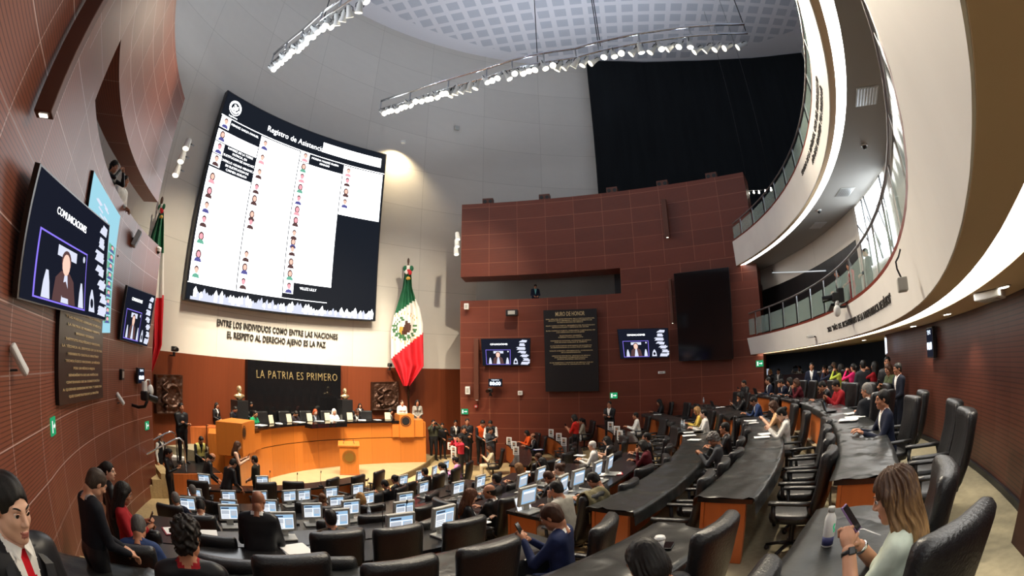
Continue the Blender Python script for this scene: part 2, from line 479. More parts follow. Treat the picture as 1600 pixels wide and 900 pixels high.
mm = nd(nt, 'ShaderNodeMath', operation='MULTIPLY'); L(mn.outputs[0], mm.inputs[0]); L(lt.outputs[0], mm.inputs[1])
mx = nd(nt, 'ShaderNodeMix', data_type='RGBA'); L(mm.outputs[0], mx.inputs[0])
mx.inputs[6].default_value = (*srgb(208, 208, 214), 1); mx.inputs[7].default_value = (*srgb(176, 180, 190), 1); L(mx.outputs[2], b.inputs['Base Color'])
bp = nd(nt, 'ShaderNodeBump', i_Strength=0.6, i_Distance=-0.1); L(mm.outputs[0], bp.inputs['Height']); L(bp.outputs[0], b.inputs['Normal'])
ce = MB(); ce.prism([(-16, -4), (30, -4), (30, 32), (-16, 32)], 23.5, 23.8); struct(ce.done('ceiling', m_ceil))
# --- floors: stepped tiers in one object
fl = MB()
fl.prism([(-24, -6), (30, -6), (30, 34), (-24, 34)], 0.0, ZG, 0)
for j in range(6, -1, -1):
    zt = row_floor(j); Rin = row_R(j) - 0.06; Rout = row_R(j - 1) - 0.06 if j else 26.0
    a0, a1 = -88, 14
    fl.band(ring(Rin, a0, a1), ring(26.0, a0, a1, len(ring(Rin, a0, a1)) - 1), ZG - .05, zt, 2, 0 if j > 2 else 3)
struct(fl.done('floor', (m_carpet, m_stone, m_riser, m_aisle)))
# central-aisle steps: half-height blocks between the tiers
st = MB()
for j in range(6, -1, -1):
    R1 = row_R(j) - 0.06
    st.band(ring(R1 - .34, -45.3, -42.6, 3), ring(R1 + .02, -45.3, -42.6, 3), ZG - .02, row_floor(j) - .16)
struct(st.done('floor_aisle_steps', m_aisle))
# light maple wedge of floor seen between rows D and E is the same tier in pale stone
# --- dais in front of the presidium
DAIS = 0.55
dc = Vector((-20.84, 21.22))
edge = arcpts(dc, 17.21, -33, -2, 22)
da = MB(); da.prism([(-9.9, 10.9)] + [tuple(p) for p in edge] + [(-3.6, 22.0), (-6.5, 22.6), (-10.5, 18), (-11.5, 13.5)], ZG - .02, DAIS, 0)
struct(da.done('floor_dais', m_stone))
tr = MB(); tr.band(edge, arcpts(dc, 17.24, -33, -2, 22), ZG, DAIS - .03); struct(tr.done('trim_1', m_riser))
# stage behind the presidium desk
PC = Vector((-1.81, 13.87)); PR = 6.36; PZ = 1.45
def presid(a, r): return Vector((PC.x + r * math.cos(rad(a)), PC.y + r * math.sin(rad(a))))
pa0 = math.degrees(math.atan2(14.53 - PC.y, -8.17 - PC.x)); pa1 = math.degrees(math.atan2(19.95 - PC.y, -3.67 - PC.x))
sg = MB(); sg.band(arcpts(PC, PR + .5, pa0 + 14, pa1 + 1.5, 20), arcpts(PC, PR + 5.2, pa0 + 14, pa1 + 1.5, 20), 0.3, PZ); struct(sg.done('floor_stage', m_aisle))
# --- rear wall behind the top tier
rw = MB(); rw.band(ring(22.5, -78, -22.8), ring(22.8, -78, -22.8), 2.4, 4.9); struct(rw.done('wall_rear', m_rear))
struct(MB().band(ring(24.0, -9.5, 4), ring(24.12, -9.5, 4), 2.4, 3.72).done('wall_low_partition', m_rear))
bb = MB(); bb.band(ring(22.46, -78, -22.8), ring(22.5, -78, -22.8), 2.5, 2.58); struct(bb.done('baseboard_rear', m_dkmetal))
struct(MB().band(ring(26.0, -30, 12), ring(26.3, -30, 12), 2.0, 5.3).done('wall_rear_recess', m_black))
struct(MB().band(ring(22.5, -22.8, -22.2, 2), ring(26, -22.8, -22.2, 2), 2.0, 5.3).done('wall_recess_side', m_rear))
# post at the right edge of the view
pp = at(1585, 900, 2.5)
struct(MB().prism([(3.47, 1.12), (5.2, 1.62), (5.2, 2.3), (4.05, 1.9)], 2.5, 4.68).done('wall_post', m_rear))
# --- lower balcony
def rb(name, r0, r1, a0, a1, z0, z1, m, m2=None): return struct(MB().band(ring(r0, a0, a1), ring(r1, a0, a1), z0, z1, 0, 0 if m2 is None else 1).done(name, (m,) if m2 is None else (m, m2)))
def slant(name, rt, rbm, zb, zt, th):
    mb = MB(); n = 60; A = ring(rt, -80, 5, n); B = ring(rbm, -80, 5, n); C2 = ring(rbm + .02, -80, 5, n); D2 = ring(rt + th, -80, 5, n)
    V = [[mb.bm.verts.new((p.x, p.y, z)) for p in P] for P, z in ((B, zb), (A, zt), (D2, zt), (C2, zb))]
    for i in range(n):
        for k in range(4): mb.bm.faces.new((V[k][i], V[k][i + 1], V[(k + 1) % 4][i + 1], V[(k + 1) % 4][i]))
    for i in (0, n): mb.bm.faces.new([V[k][i] for k in range(4)])
    return struct(mb.done(name, m_fascia))
slant('balcony_fascia', 21.0, 21.10, 4.685, 5.33, .25)
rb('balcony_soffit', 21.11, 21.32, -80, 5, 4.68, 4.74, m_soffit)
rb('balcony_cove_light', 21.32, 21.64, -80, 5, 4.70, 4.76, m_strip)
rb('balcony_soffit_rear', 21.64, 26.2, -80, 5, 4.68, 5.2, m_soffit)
rb('balcony_floor', 21.3, 26.2, -80, 5, 5.2, 5.30, m_black)
rb('balcony_kerb', 21.0, 21.22, -80, 5, 5.33, 5.39, m_railwood)
# --- upper balcony
slant('balcony_fascia_upper', 20.78, 20.82, 8.205, 9.20, .2)
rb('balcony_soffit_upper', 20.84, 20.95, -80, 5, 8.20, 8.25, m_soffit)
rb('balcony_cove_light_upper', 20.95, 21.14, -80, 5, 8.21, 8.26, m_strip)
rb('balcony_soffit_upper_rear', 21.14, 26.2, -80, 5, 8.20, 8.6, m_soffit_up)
rb('balcony_floor_upper', 21.0, 26.2, -80, 5, 8.6, 9.18, m_black)
rb('balcony_kerb_upper', 20.78, 20.98, -80, 5, 9.20, 9.26, m_railwood)
# back of the lower balcony
qb = at(1337, 322, 8.15); RB = (qb.xy - O).length
phw0, phw1 = phi_of(at(1337, 322, 8.15)), phi_of(onring(1392, 322, RB))
rb('wall_balcony', RB, RB + .3, -80, phw0 + 1.2, 5.3, 8.2, m_white)
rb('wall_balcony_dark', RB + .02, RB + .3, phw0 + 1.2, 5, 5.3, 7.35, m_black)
rb('wall_balcony_lintel', RB, RB + .3, phw0 + 1.2, 5, 7.35, 8.2, m_white)
# ================================================================== FIXED THINGS ON THE WALLS
ORD = ['first', 'second', 'third', 'fourth', 'fifth', 'sixth', 'seventh', 'eighth', 'ninth', 'tenth', 'eleventh', 'twelfth', 'thirteenth', 'fourteenth', 'fifteenth',
       'sixteenth', 'seventeenth', 'eighteenth', 'nineteenth', 'twentieth']
ORD += ['twenty-' + x for x in ORD[:9]] + ['thirtieth'] + ['thirty-' + x for x in ORD[:9]] + ['fortieth'] + ['forty-' + x for x in ORD[:9]] + ['fiftieth']
class Patch:
    """a rectangle in the place given by four corners (TL, TR, BL, BR); u to the right, v up"""
    def __init__(s, tl, tr, bl, br, curve=None):
        s.c = [Vector(p) for p in (tl, tr, bl, br)]
        s.n = ((s.c[1] - s.c[0]).cross(s.c[0] - s.c[2])).normalized()
        if s.n.dot(Vector((0, 0, H)) - s.c[0]) < 0: s.n = -s.n
        s.curve = curve; s.w = (s.c[1] - s.c[0]).length; s.h = (s.c[0] - s.c[2]).length
    def __call__(s, u, v, d=0.0):
        tl, tr, bl, br = s.c
        p = (bl * (1 - u) + br * u) * (1 - v) + (tl * (1 - u) + tr * u) * v
        if s.curve: p = p - s.n * (s.curve * 4 * u * (1 - u))
        return p + s.n * d
    def rect(s, mb, u0, v0, u1, v1, d, mi, nu=1):
        for k in range(nu):
            a, b = u0 + (u1 - u0) * k / nu, u0 + (u1 - u0) * (k + 1) / nu
            mb.quad([s(a, v0, d), s(b, v0, d), s(b, v1, d), s(a, v1, d)], mi)
    def poly(s, mb, pts, d, mi):
        f = mb.bm.faces.new([mb.bm.verts.new(s(u, v, d)) for u, v in pts]); f.material_index = mi
    def disc(s, mb, u, v, ru, rv, d, mi, n=14):
        s.poly(mb, [(u + ru * math.cos(2 * math.pi * k / n), v + rv * math.sin(2 * math.pi * k / n)) for k in range(n)], d, mi)
    def slab(s, mb, mi, th, nu=1, grow=0.0):
        g = grow
        F = [[mb.bm.verts.new(s(-g + (1 + 2 * g) * k / nu, vv, dd)) for k in range(nu + 1)] for vv, dd in ((-g, 0), (1 + g, 0), (1 + g, -th), (-g, -th))]
        for a, b in ((0, 1), (1, 2), (2, 3), (3, 0)):
            for k in range(nu):
                f = mb.bm.faces.new((F[a][k], F[a][k + 1], F[b][k + 1], F[b][k])); f.material_index = mi
        for k in (0, nu):
            f = mb.bm.faces.new([F[i][k] for i in range(4)]); f.material_index = mi
    def text(s, txt, u, v, size, d, m, parent, align='CENTER', name='lettering', spacing=1.0, depth=0.0, width=None, bold=0.0, squash=1.0):
        """size and width in metres; laid on the patch"""
        me = textmesh(txt, size, depth, align, spacing, bold=bold)
        xs = [q.co.x for q in me.vertices]
        k = 1.0
        if width and xs: k = width / max(1e-6, max(xs) - min(xs))
        for q in me.vertices:
            q.co = s(u + q.co.x * k / s.w, v + q.co.y * squash / s.h, d + q.co.z)
        return link(name, me, parent, (m,))
def wallpatch(Wl, tl, tr, bl, br, offs=(0.1, 0.1, 0.1, 0.1), curve=None):
    return Patch(*[Wl.hit(*p, o_)[0] for p, o_ in zip((tl, tr, bl, br), offs)], curve=curve)
def emblem(pt, mb, u, v, r, d, mi, asp):
    """a round seal: ring, wreath ticks and a winged body"""
    n = 40
    def P(x, y): return (u + x * r, v + y * r * asp)
    for ra, rb in ((1.0, 0.9), (0.74, 0.70)):
        for k in range(n):
            a, b_ = 2 * math.pi * k / n, 2 * math.pi * (k + 1) / n
            pt.poly(mb, [P(ra * math.cos(a), ra * math.sin(a)), P(ra * math.cos(b_), ra * math.sin(b_)), P(rb * math.cos(b_), rb * math.sin(b_)), P(rb * math.cos(a), rb * math.sin(a))], d, mi)
    for k in range(22):                                   # lettering ticks
        a = math.pi * (1.15 - 1.3 * k / 21)
        c, s_ = math.cos(a), math.sin(a)
        pt.poly(mb, [P(.77 * c - .03 * s_, .77 * s_ + .03 * c), P(.77 * c + .03 * s_, .77 * s_ - .03 * c), P(.87 * c + .03 * s_, .87 * s_ - .03 * c), P(.87 * c - .03 * s_, .87 * s_ + .03 * c)], d, mi)
    for k in range(14):                                   # wreath
        a = math.pi * (1.1 + .8 * k / 13)
        c, s_ = math.cos(a), math.sin(a)
        pt.poly(mb, [P(.52 * c, .52 * s_), P(.60 * c - .09 * s_, .60 * s_ + .09 * c), P(.69 * c, .69 * s_), P(.60 * c + .05 * s_, .60 * s_ - .05 * c)], d, mi)
    pt.poly(mb, [P(-.05, .5), P(.08, .42), P(.12, .25), P(.45, .38), P(.5, .05), P(.3, -.2), P(.1, -.32), P(-.1, -.3), P(-.2, -.1), P(-.12, .1), P(-.22, .3), P(-.3, .38), P(-.2, .5)], d, mi)
    pt.poly(mb, [P(-.35, .1), P(-.26, .16), P(-.3, -.1), P(-.2, -.3), P(-.3, -.36), P(-.42, -.15)], d, mi)
    pt.poly(mb, [P(-.4, -.42), P(.4, -.42), P(.25, -.52), P(-.25, -.52)], d, mi)
def portrait(pt, mb, u, v, w, h, d, hair, skin, suit, long=False):
    if long: pt.disc(mb, u, v + h * .12, w * .34, h * .40, d, hair)
    pt.poly(mb, [(u - w * .46, v - h * .5), (u + w * .46, v - h * .5), (u + w * .34, v - h * .22), (u, v - h * .12), (u - w * .34, v - h * .22)], d + .004, suit)
    pt.disc(mb, u, v + h * .24, w * .27, h * .27, d + .008, hair)
    pt.disc(mb, u, v + h * .12, w * .22, h * .25, d + .012, skin)
# ------------------------------------------------------------------ the big attendance screen
def big_screen():
    t = empty('led_screen', WB.hit(590, 505, .3)[0], label='giant curved screen listing attendance on the white drum wall', cat='screen')
    T0, T1, B0, B1 = WB.hit(357, 143, .45)[0], WB.hit(603, 242, .45)[0], WB.hit(290, 466, .45)[0], WB.hit(585, 500, .45)[0]
    mid = WB.hit(475, 214, .45)[0]; ch = (T0 + T1) / 2
    sag = (mid.xy - ch.xy).length
    p = Patch(T0, T1, B0, B1, curve=sag)
    inv = Matrix.Translation(-t.location)
    hb = MB(); p.slab(hb, 0, .28, 24, .006)
    def fin(mb, n, ms):
        bmesh.ops.transform(mb.bm, matrix=inv, verts=mb.bm.verts[:]); return mb.done(n, ms, t)
    fin(hb, 'housing', (m_dkmetal,))
    mb = MB(); NU = 6
    K, Wt, SI, FA, HA, SU, PK, GR = range(8)
    p.rect(mb, 0, 0, 1, 1, .012, K, 24)
    d = .02
    cols = [(.005, .245), (.25, .49), (.495, .755), (.76, .992)]
    p.rect(mb, .0, .868, 1, .872, d, Wt, 24)
    p.rect(mb, .62, .905, .975, .965, d, Wt, 8)             # box top right
    c0, c1 = cols[0]
    p.rect(mb, c0, .735, c1, .795, d, Wt, NU); p.rect(mb, c0, .075, c1, .60, d, Wt, NU)
    for vv in (.835, .70, .637): p.rect(mb, c0, vv - .028, c0 + .055, vv + .03, d, Wt, 2)
    p.rect(mb, *(cols[1][0], .075, cols[1][1], .862), d, Wt, NU)
    p.rect(mb, cols[2][0], .155, cols[2][1], .805, d, Wt, NU)
    for vv in (.838, .125): p.rect(mb, cols[2][0], vv - .028, cols[2][0] + .055, vv + .03, d, Wt, 2)
    p.rect(mb, cols[3][0], .565, cols[3][1], .862, d, Wt, NU)
    p.rect(mb, .0, .070, .995 * .74, .073, d, Wt, 12)
    rnd = random.Random(3)
    def face(c, v):
        u = cols[c][0] + .03
        portrait(p, mb, u, v, .042, .052, d + .004, HA, rnd.choice((FA, FA, PK)), rnd.choice((SU, SU, HA, HA, SU, PK, GR)), rnd.random() < .5)
    for v in (.835, .765, .70, .637, .55, .48, .41, .345, .27, .19, .12): face(0, v)
    for v in (.82, .74, .66, .58, .52, .44, .40, .24, .18, .11): face(1, v)
    for v in (.838, .775, .715, .655, .59, .53, .47, .40, .355, .315, .25, .19, .125): face(2, v)
    for v in (.825, .765, .70, .635): face(3, v)
    # relief of figures running along the lower border
    for k in range(64):
        u = .035 + .955 * k / 64
        h = .03 + .03 * rnd.random()
        p.poly(mb, [(u, .004), (u + .014, .004), (u + .014 + .006 * rnd.random(), h * .6), (u + .008, h), (u - .002, h * .7)], d + .002 * (k % 2), Wt if rnd.random() < .6 else SI)
    p.rect(mb, .02, .0, .98, .014, d, SI, 20)
    emblem(p, mb, .065, .935, .036, d, Wt, p.w / p.h)
    fin(mb, 'display', (m_scrK, m_scrW, m_scrsilver, m_scrface, m_scrhair, m_scrsuit, m_scrpink, m_scrgreen))
    tx = lambda s_, u, v, z, **k: setattr(p.text(s_, u, v, z, .03, m_scrW, t, **k), 'location', -t.location)
    tx('Registro de Asistencia', .45, .918, .36)
    tx('Presentes: 52', .80, .932, .22) if False else None
    o_ = p.text('Presentes', .80, .932, .20, .03, m_scrsilver, t); o_.location = -t.location
    tx('MENDEZ GARZA MANUEL', .15, .845, .13); tx('Legislatura', .065, .885, .11)
    for k, s_ in enumerate(('RAMIREZ DE LA TORRE', 'PATRICIA, EN', 'SUSTITUCION DE SANCHEZ')): tx(s_, .155, .722 - .02 * k, .13)
    for k, s_ in enumerate(('CARRILLO AGUIAR VERONICA', 'EN SUSTITUCION DE', 'CARMEN ADELICH')): tx(s_, .155, .655 - .02 * k, .13)
    for k, s_ in enumerate(('MORENA VALDEZ RUBEN', 'IGNACIO')): tx(s_, .645, .848 - .02 * k, .13)
    tx('VILLEZ LILLY', .63, .13, .15)
big_screen()
# ------------------------------------------------------------------ mottoes on the drum and the black slab
def walltext(Wl, txt, q, z, size, off, m, sign, name, parent=None, width=None, depth=.02, spacing=1.05, bold=0.0):
    me = textmesh(txt, size, depth, 'CENTER', spacing, bold=bold)
    xs = [v.co.x for v in me.vertices]; k = width / (max(xs) - min(xs)) if width else 1
    for v in me.vertices:
        pp_, n, _ = Wl.pt(q + sign * v.co.x * k, off + v.co.z)
        v.co = Vector((pp_.x, pp_.y, z + v.co.y))
    return link(name, me, parent, (m,))
qa, qb_ = WB.hit(338, 509)[1], WB.hit(527, 525)[1]
t = empty('wall_motto', WB.hit(432, 530)[0], label='two lines of dark raised lettering on the white drum wall', cat='lettering')
za, zb_ = WB.hit(432, 517)[0].z, WB.hit(430, 532)[0].z
o1 = walltext(WB, 'ENTRE LOS INDIVIDUOS COMO ENTRE LAS NACIONES', (qa + qb_) / 2, za, .34, .03, m_ink, -1, 'lettering', t, abs(qa - qb_), bold=.004)
qa, qb_ = WB.hit(354, 524)[1], WB.hit(508, 538)[1]
o2 = walltext(WB, 'EL RESPETO AL DERECHO AJENO ES LA PAZ', (qa + qb_) / 2, zb_, .34, .03, m_ink, -1, 'lettering', t, abs(qa - qb_), bold=.004)
for o_ in (o1, o2): o_.location = -t.location
q0, q1 = WB.hit(382, 600)[1], WB.hit(529, 600)[1]
zt = (WB.hit(382, 562, .25)[0].z + WB.hit(529, 570, .25)[0].z) / 2
sl = MB(); sl.band(WB.sub(q0, q1, 12, .22), WB.sub(q0, q1, 12, .02), 1.3, zt)
bs = tag(sl.done('black_backdrop_slab', (m_blackgloss,)), 'polished black stone slab with gold motto behind the presidium', 'wall panel')
qa, qb_ = WB.hit(396, 588)[1], WB.hit(523, 589)[1]
walltext(WB, 'LA PATRIA ES PRIMERO', (qa + qb_) / 2, (WB.hit(396, 586)[0].z + WB.hit(523, 589)[0].z) / 2, .46, .225, m_goldm, -1, 'lettering', bs, abs(qa - qb_), .02, 1.15, -.004)
# ------------------------------------------------------------------ televisions
def tv(name, p, label):
    t = empty('television', p(.5, 0, -.05), label=label, cat='television')
    inv = Matrix.Translation(-t.location)
    def fin(mb, n, ms, par=t):
        bmesh.ops.transform(mb.bm, matrix=inv, verts=mb.bm.verts[:]); return mb.done(n, ms, par)
    a = MB(); p.slab(a, 0, .07, 1, .012); fin(a, 'casing', (m_black,))
    mb = MB(); NAVY, WH, LIL, SK, HR, SV, BL = range(7)
    p.rect(mb, 0, 0, 1, 1, .002, NAVY)
    p.rect(mb, .075, .04, .60, .60, .004, LIL); p.rect(mb, .085, .055, .59, .585, .006, NAVY)
    p.rect(mb, .24, .46, .45, .55, .008, SV)                    # bright chair headrest, the speaker in front
    p.poly(mb, [(.22, .06), (.46, .06), (.43, .28), (.38, .34), (.29, .34), (.24, .27)], .009, HR)
    p.poly(mb, [(.30, .06), (.38, .06), (.355, .32), (.325, .32)], .010, WH)
    p.disc(mb, .335, .405, .042, .095, .011, SK); p.disc(mb, .335, .44, .052, .09, .0105, HR)
    for u in (.13, .50):
        p.poly(mb, [(u, .06), (u + .07, .06), (u + .06, .2), (u + .045, .30), (u + .025, .30), (u + .01, .2)], .010, WH)
    p.disc(mb, .55, .53, .015, .03, .010, WH)
    rnd = random.Random(5)
    for k in range(26):                                         # silver statue at the right of the picture
        v = .06 + .9 * k / 26
        u = .86 + .05 * math.sin(v * 7) + .03 * rnd.random()
        wd = .05 + .05 * rnd.random()
        p.poly(mb, [(u - wd, v - .02), (u + wd * .8, v - .03), (u + wd, v + .02), (u - wd * .6, v + .035)], .006 + .0004 * k, (WH, SV, SV, NAVY)[k % 4])
    p.poly(mb, [(.66, .05), (.76, .05), (.745, .2), (.72, .28), (.70, .28), (.675, .2)], .006, WH)
    p.disc(mb, .71, .14, .025, .05, .008, NAVY)
    fin(mb, 'display', (m_scrB, m_scrsilver, m_scrlilac, m_scrface, m_scrhair, m_scrsilver, m_scrblue))
    o_ = p.text('COMUNICACIONES', .36, .80, .085 * p.h, .008, m_scrW, t, width=.36 * p.w); o_.location = -t.location
    br = MB(); br.cyl(p(.5, .5, -.06), p(.5, .45, -.4), .05); fin(br, 'bracket', (m_dkmetal,))
    return t
tv('tv', wallpatch(WL, (65, 260), (171, 353), (30, 465), (165, 500), (.62, .62, .3, .3)), 'largest television, near end of the left wall above the plaque')
tv('tv', wallpatch(WL, (200, 447), (243, 463), (188, 530), (230, 541), (.62, .62, .3, .3)), 'television on the left wall beside the hanging flag')
tv('tv', wallpatch(WR, (752, 530), (828, 529), (755, 571), (827, 571), (.45, .45, .2, .2)), 'television left of the black honour plaque')
tv('tv', wallpatch(WR, (965, 515), (1043, 513), (970, 560), (1045, 558), (.45, .45, .2, .2)), 'television right of the black honour plaque')
# ------------------------------------------------------------------ plaques
def plaque(p, label, lines, head=None):
    t = empty('plaque', p(.5, 0, -.05), label=label, cat='plaque')
    a = MB(); p.slab(a, 0, .16, 1, 0.0); bmesh.ops.transform(a.bm, matrix=Matrix.Translation(-t.location), verts=a.bm.verts[:])
    a.done('slab', (m_black,), t)
    if head:
        o_ = p.text(head, .5, .945, .25, .012, m_gold, t, width=.55 * p.w, depth=.004, bold=.003); o_.location = -t.location
    txt = '\n'.join(s_ for s_, _ in lines)
    ts = .75 * abs(lines[1][1] - lines[0][1]) * p.h * (1.0 if head else .62)
    for s_, v in lines:
        o_ = p.text(s_, .5, v, ts, .012, m_gold, t, width=min(.92, .0195 * len(s_) * (1 if head else 1.35)) * p.w, depth=.004, bold=.002); o_.location = -t.location
P_ = wallpatch(WR, (849, 485), (932, 482), (852.5, 612), (935.5, 611), (.25,) * 4)
HL = ['2024, AÑO DEL BICENTENARIO DE LA INSTALACIÓN DEL', 'SENADO DE LA REPÚBLICA Y RECONOCIMIENTO DE', 'SU RESTAURACIÓN EN MÉXICO', '',
      'FELIPE CARRILLO PUERTO, BENEMÉRITO DEL PROLETARIADO', 'REVOLUCIONARIO Y DEFENSOR DEL MAYAB', '', 'ELVIA CARRILLO PUERTO, SUFRAGISTA Y DEFENSORA DE',
      'LOS DERECHOS DE LAS MUJERES', '', 'BICENTENARIO ADHESIÓN', 'GUERRERO TLAXCALA AGOSTO', '', 'UNIVERSIDAD NACIONAL AUTÓNOMA DE MÉXICO', 'POR MI RAZA HABLARÁ EL ESPÍRITU', '',
      'A LAS SUFRAGISTAS QUE NUNCA SE RINDIERON', 'NI ABANDONARON LA LUCHA POR LA LIBERTAD', '', 'VICENTE GUERRERO, AFROMEXICANO, CONSUMADOR', 'DE LA INDEPENDENCIA', '',
      'HERMANOS REVUELTAS, ORGULLO DE MÉXICO', 'DON BELISARIO DOMÍNGUEZ PALENCIA', 'IFIGENIA MARTÍNEZ HERNÁNDEZ', '', 'A LAS MAESTRAS Y MAESTROS DE MÉXICO POR SU', 'CONTRIBUCIÓN AL DESARROLLO DEL PAÍS']
plaque(P_, 'black plaque headed muro de honor on the right wall', [(s_, .885 - .0205 * k) for k, s_ in enumerate(HL) if s_], 'MURO DE HONOR')
P_ = wallpatch(WL, (97, 452), (163, 486), (93, 634), (161, 621), (.3,) * 4)
LL = ['GENERAL FELIPE ÁNGELES RAMÍREZ', 'Y LAS FUERZAS ARMADAS DE MÉXICO', 'LA PATRIA ES PRIMERO SIEMPRE', 'MARIANO ESCOBEDO', 'INSTITUTO POLITÉCNICO NACIONAL', 'LA TÉCNICA AL SERVICIO DE LA PATRIA', 'HERIBERTO CASTILLO MARTÍNEZ', 'TECNOLÓGICO NACIONAL DE MÉXICO',
      'POR UN MÉXICO MEJOR', 'BENEMÉRITO DE LAS AMÉRICAS', 'CENTENARIO DE LA CONSTITUCIÓN', 'A QUIENES DIERON PATRIA Y LIBERTAD', 'QUE CONSTRUYERON LA NACIÓN']
plaque(P_, 'black plaque of gold names under the largest television', [(s_, .86 - .066 * k) for k, s_ in enumerate(LL)])
# ------------------------------------------------------------------ tall LED panels
def led_panel(p, label, content):
    t = empty('display_wall', p(.5, 0, -.05), label=label, cat='screen')
    inv = Matrix.Translation(-t.location)
    def fin(mb, n, ms):
        bmesh.ops.transform(mb.bm, matrix=inv, verts=mb.bm.verts[:]); return mb.done(n, ms, t)
    a = MB(); p.slab(a, 0, .22, 1, .004); fin(a, 'housing', (m_black,))
    mb = MB()
    if content:
        p.rect(mb, 0, 0, 1, 1, .003, 1)
        rnd = random.Random(9)
        for k in range(26):
            u, v = .08 + .6 * rnd.random(), .45 + .5 * rnd.random()
            p.poly(mb, [(u, v), (u + .14, v - .008), (u + .15, v + .006), (u + .01, v + .012)], .005, 2)
        for k in range(9):
            p.rect(mb, .72, .08 + .072 * k, .97, .14 + .072 * k, .005, 3)
            portrait(p, mb, .845, .11 + .072 * k, .2, .055, .007, 4, 5, 6)
    else:
        p.rect(mb, 0, 0, 1, 1, .003, 0)
    fin(mb, 'display', (m_blackgloss, m_scrblue, m_scrsilver, m_scrgreen, m_scrhair, m_scrpink, m_scrsuit))
led_panel(wallpatch(WR, (1053, 428), (1138, 418), (1061, 564), (1145, 560), (.3,) * 4), 'tall switched-off black panel on the right wall', False)
led_panel(wallpatch(WL, (147, 268), (188, 338), (126, 520), (172, 520), (.22,) * 4), 'tall pale blue lit panel behind the largest television', True)
# ------------------------------------------------------------------ vertical lamp boxes on the walls
def lamp_box(Wl, p0, p1, w, label, off=.22):
    a, b_ = Wl.hit(*p0, off)[0], Wl.hit(*p1, off)[0]
    q = Wl.hit(*p1)[1]; _, n, tt = Wl.pt(q)
    t = empty('wall_lamp_box', (b_.x, b_.y, b_.z), label=label, cat='wall lamp')
    R3 = Matrix((( tt.x, n.x, 0), (tt.y, n.y, 0), (0, 0, 1)))
    h = a.z - b_.z
    mb = MB(); mb.box((0, 0, h / 2), (w, .22, h), R3, .012)
    mb.done('casing', (m_soffitwood,), t)
    mb = MB(); mb.box((0, 0, -.004), (w * .4, .1, .012), R3); mb.done('lens', (m_bulb_off,), t)
lamp_box(WL, (172, -30), (68, 180), .16, 'long brown lamp box high on the left wall', .4)
lamp_box(WR, (1036, 312), (1043, 371), .2, 'brown lamp box high on the right wall above the black panel')
lamp_box(WR, (1048, 436), (1051, 505), .1, 'slim lamp box hugging the left edge of the black panel', .18)
lamp_box(WR, (744, 530), (745, 625), .2, 'brown lamp box beside the television nearest the presidium')
# ------------------------------------------------------------------ bronze reliefs and busts
def relief(p, label, seed):
    t = empty('bronze_relief', p(.5, 0, -.02), label=label, cat='relief')
    inv = Matrix.Translation(-t.location); mb = MB()
    p.slab(mb, 0, .15, 1, 0)
    N = 44; rnd = random.Random(seed); V = []
    for j in range(N + 1):
        for i in range(N + 1):
            u, v = i / N, j / N
            e = min(u, v, 1 - u, 1 - v)
            hgt = .10 * max(0, noise.noise(Vector((u * 5, v * 5, seed)))) + .06 * abs(noise.noise(Vector((u * 13, v * 13, seed + 3)))) + .02
            r_ = math.hypot(u - .62, v - .45); hgt += .09 * max(0, 1 - abs(r_ - .28) / .05) * (u > .35)
            if e < .04: hgt = .07
            V.append(mb.bm.verts.new(p(u, v, hgt)))
    for j in range(N):
        for i in range(N):
            f = mb.bm.faces.new((V[j * (N + 1) + i], V[j * (N + 1) + i + 1], V[(j + 1) * (N + 1) + i + 1], V[(j + 1) * (N + 1) + i])); f.smooth = True
    bmesh.ops.transform(mb.bm, matrix=inv, verts=mb.bm.verts[:]); mb.done('panel', (m_bronze,), t)
    sn = MB(); sn.tube([p(.30 + .10 * math.sin(9 * k / 20 * math.pi / 2), .15 + .7 * k / 20, .12) for k in range(21)], [.07 - .002 * k for k in range(21)], 8)
    bmesh.ops.transform(sn.bm, matrix=inv, verts=sn.bm.verts[:]); sn.done('serpent', (m_bronze,), t)
relief(wallpatch(WB, (243, 585), (284, 586), (243, 646), (284, 646), (.2,) * 4), 'square bronze relief on the wood wall near the left flag', 1)
relief(wallpatch(WB, (581, 597), (622, 596), (581, 641), (622, 640), (.2,) * 4), 'square bronze relief beneath the large right flag', 2)
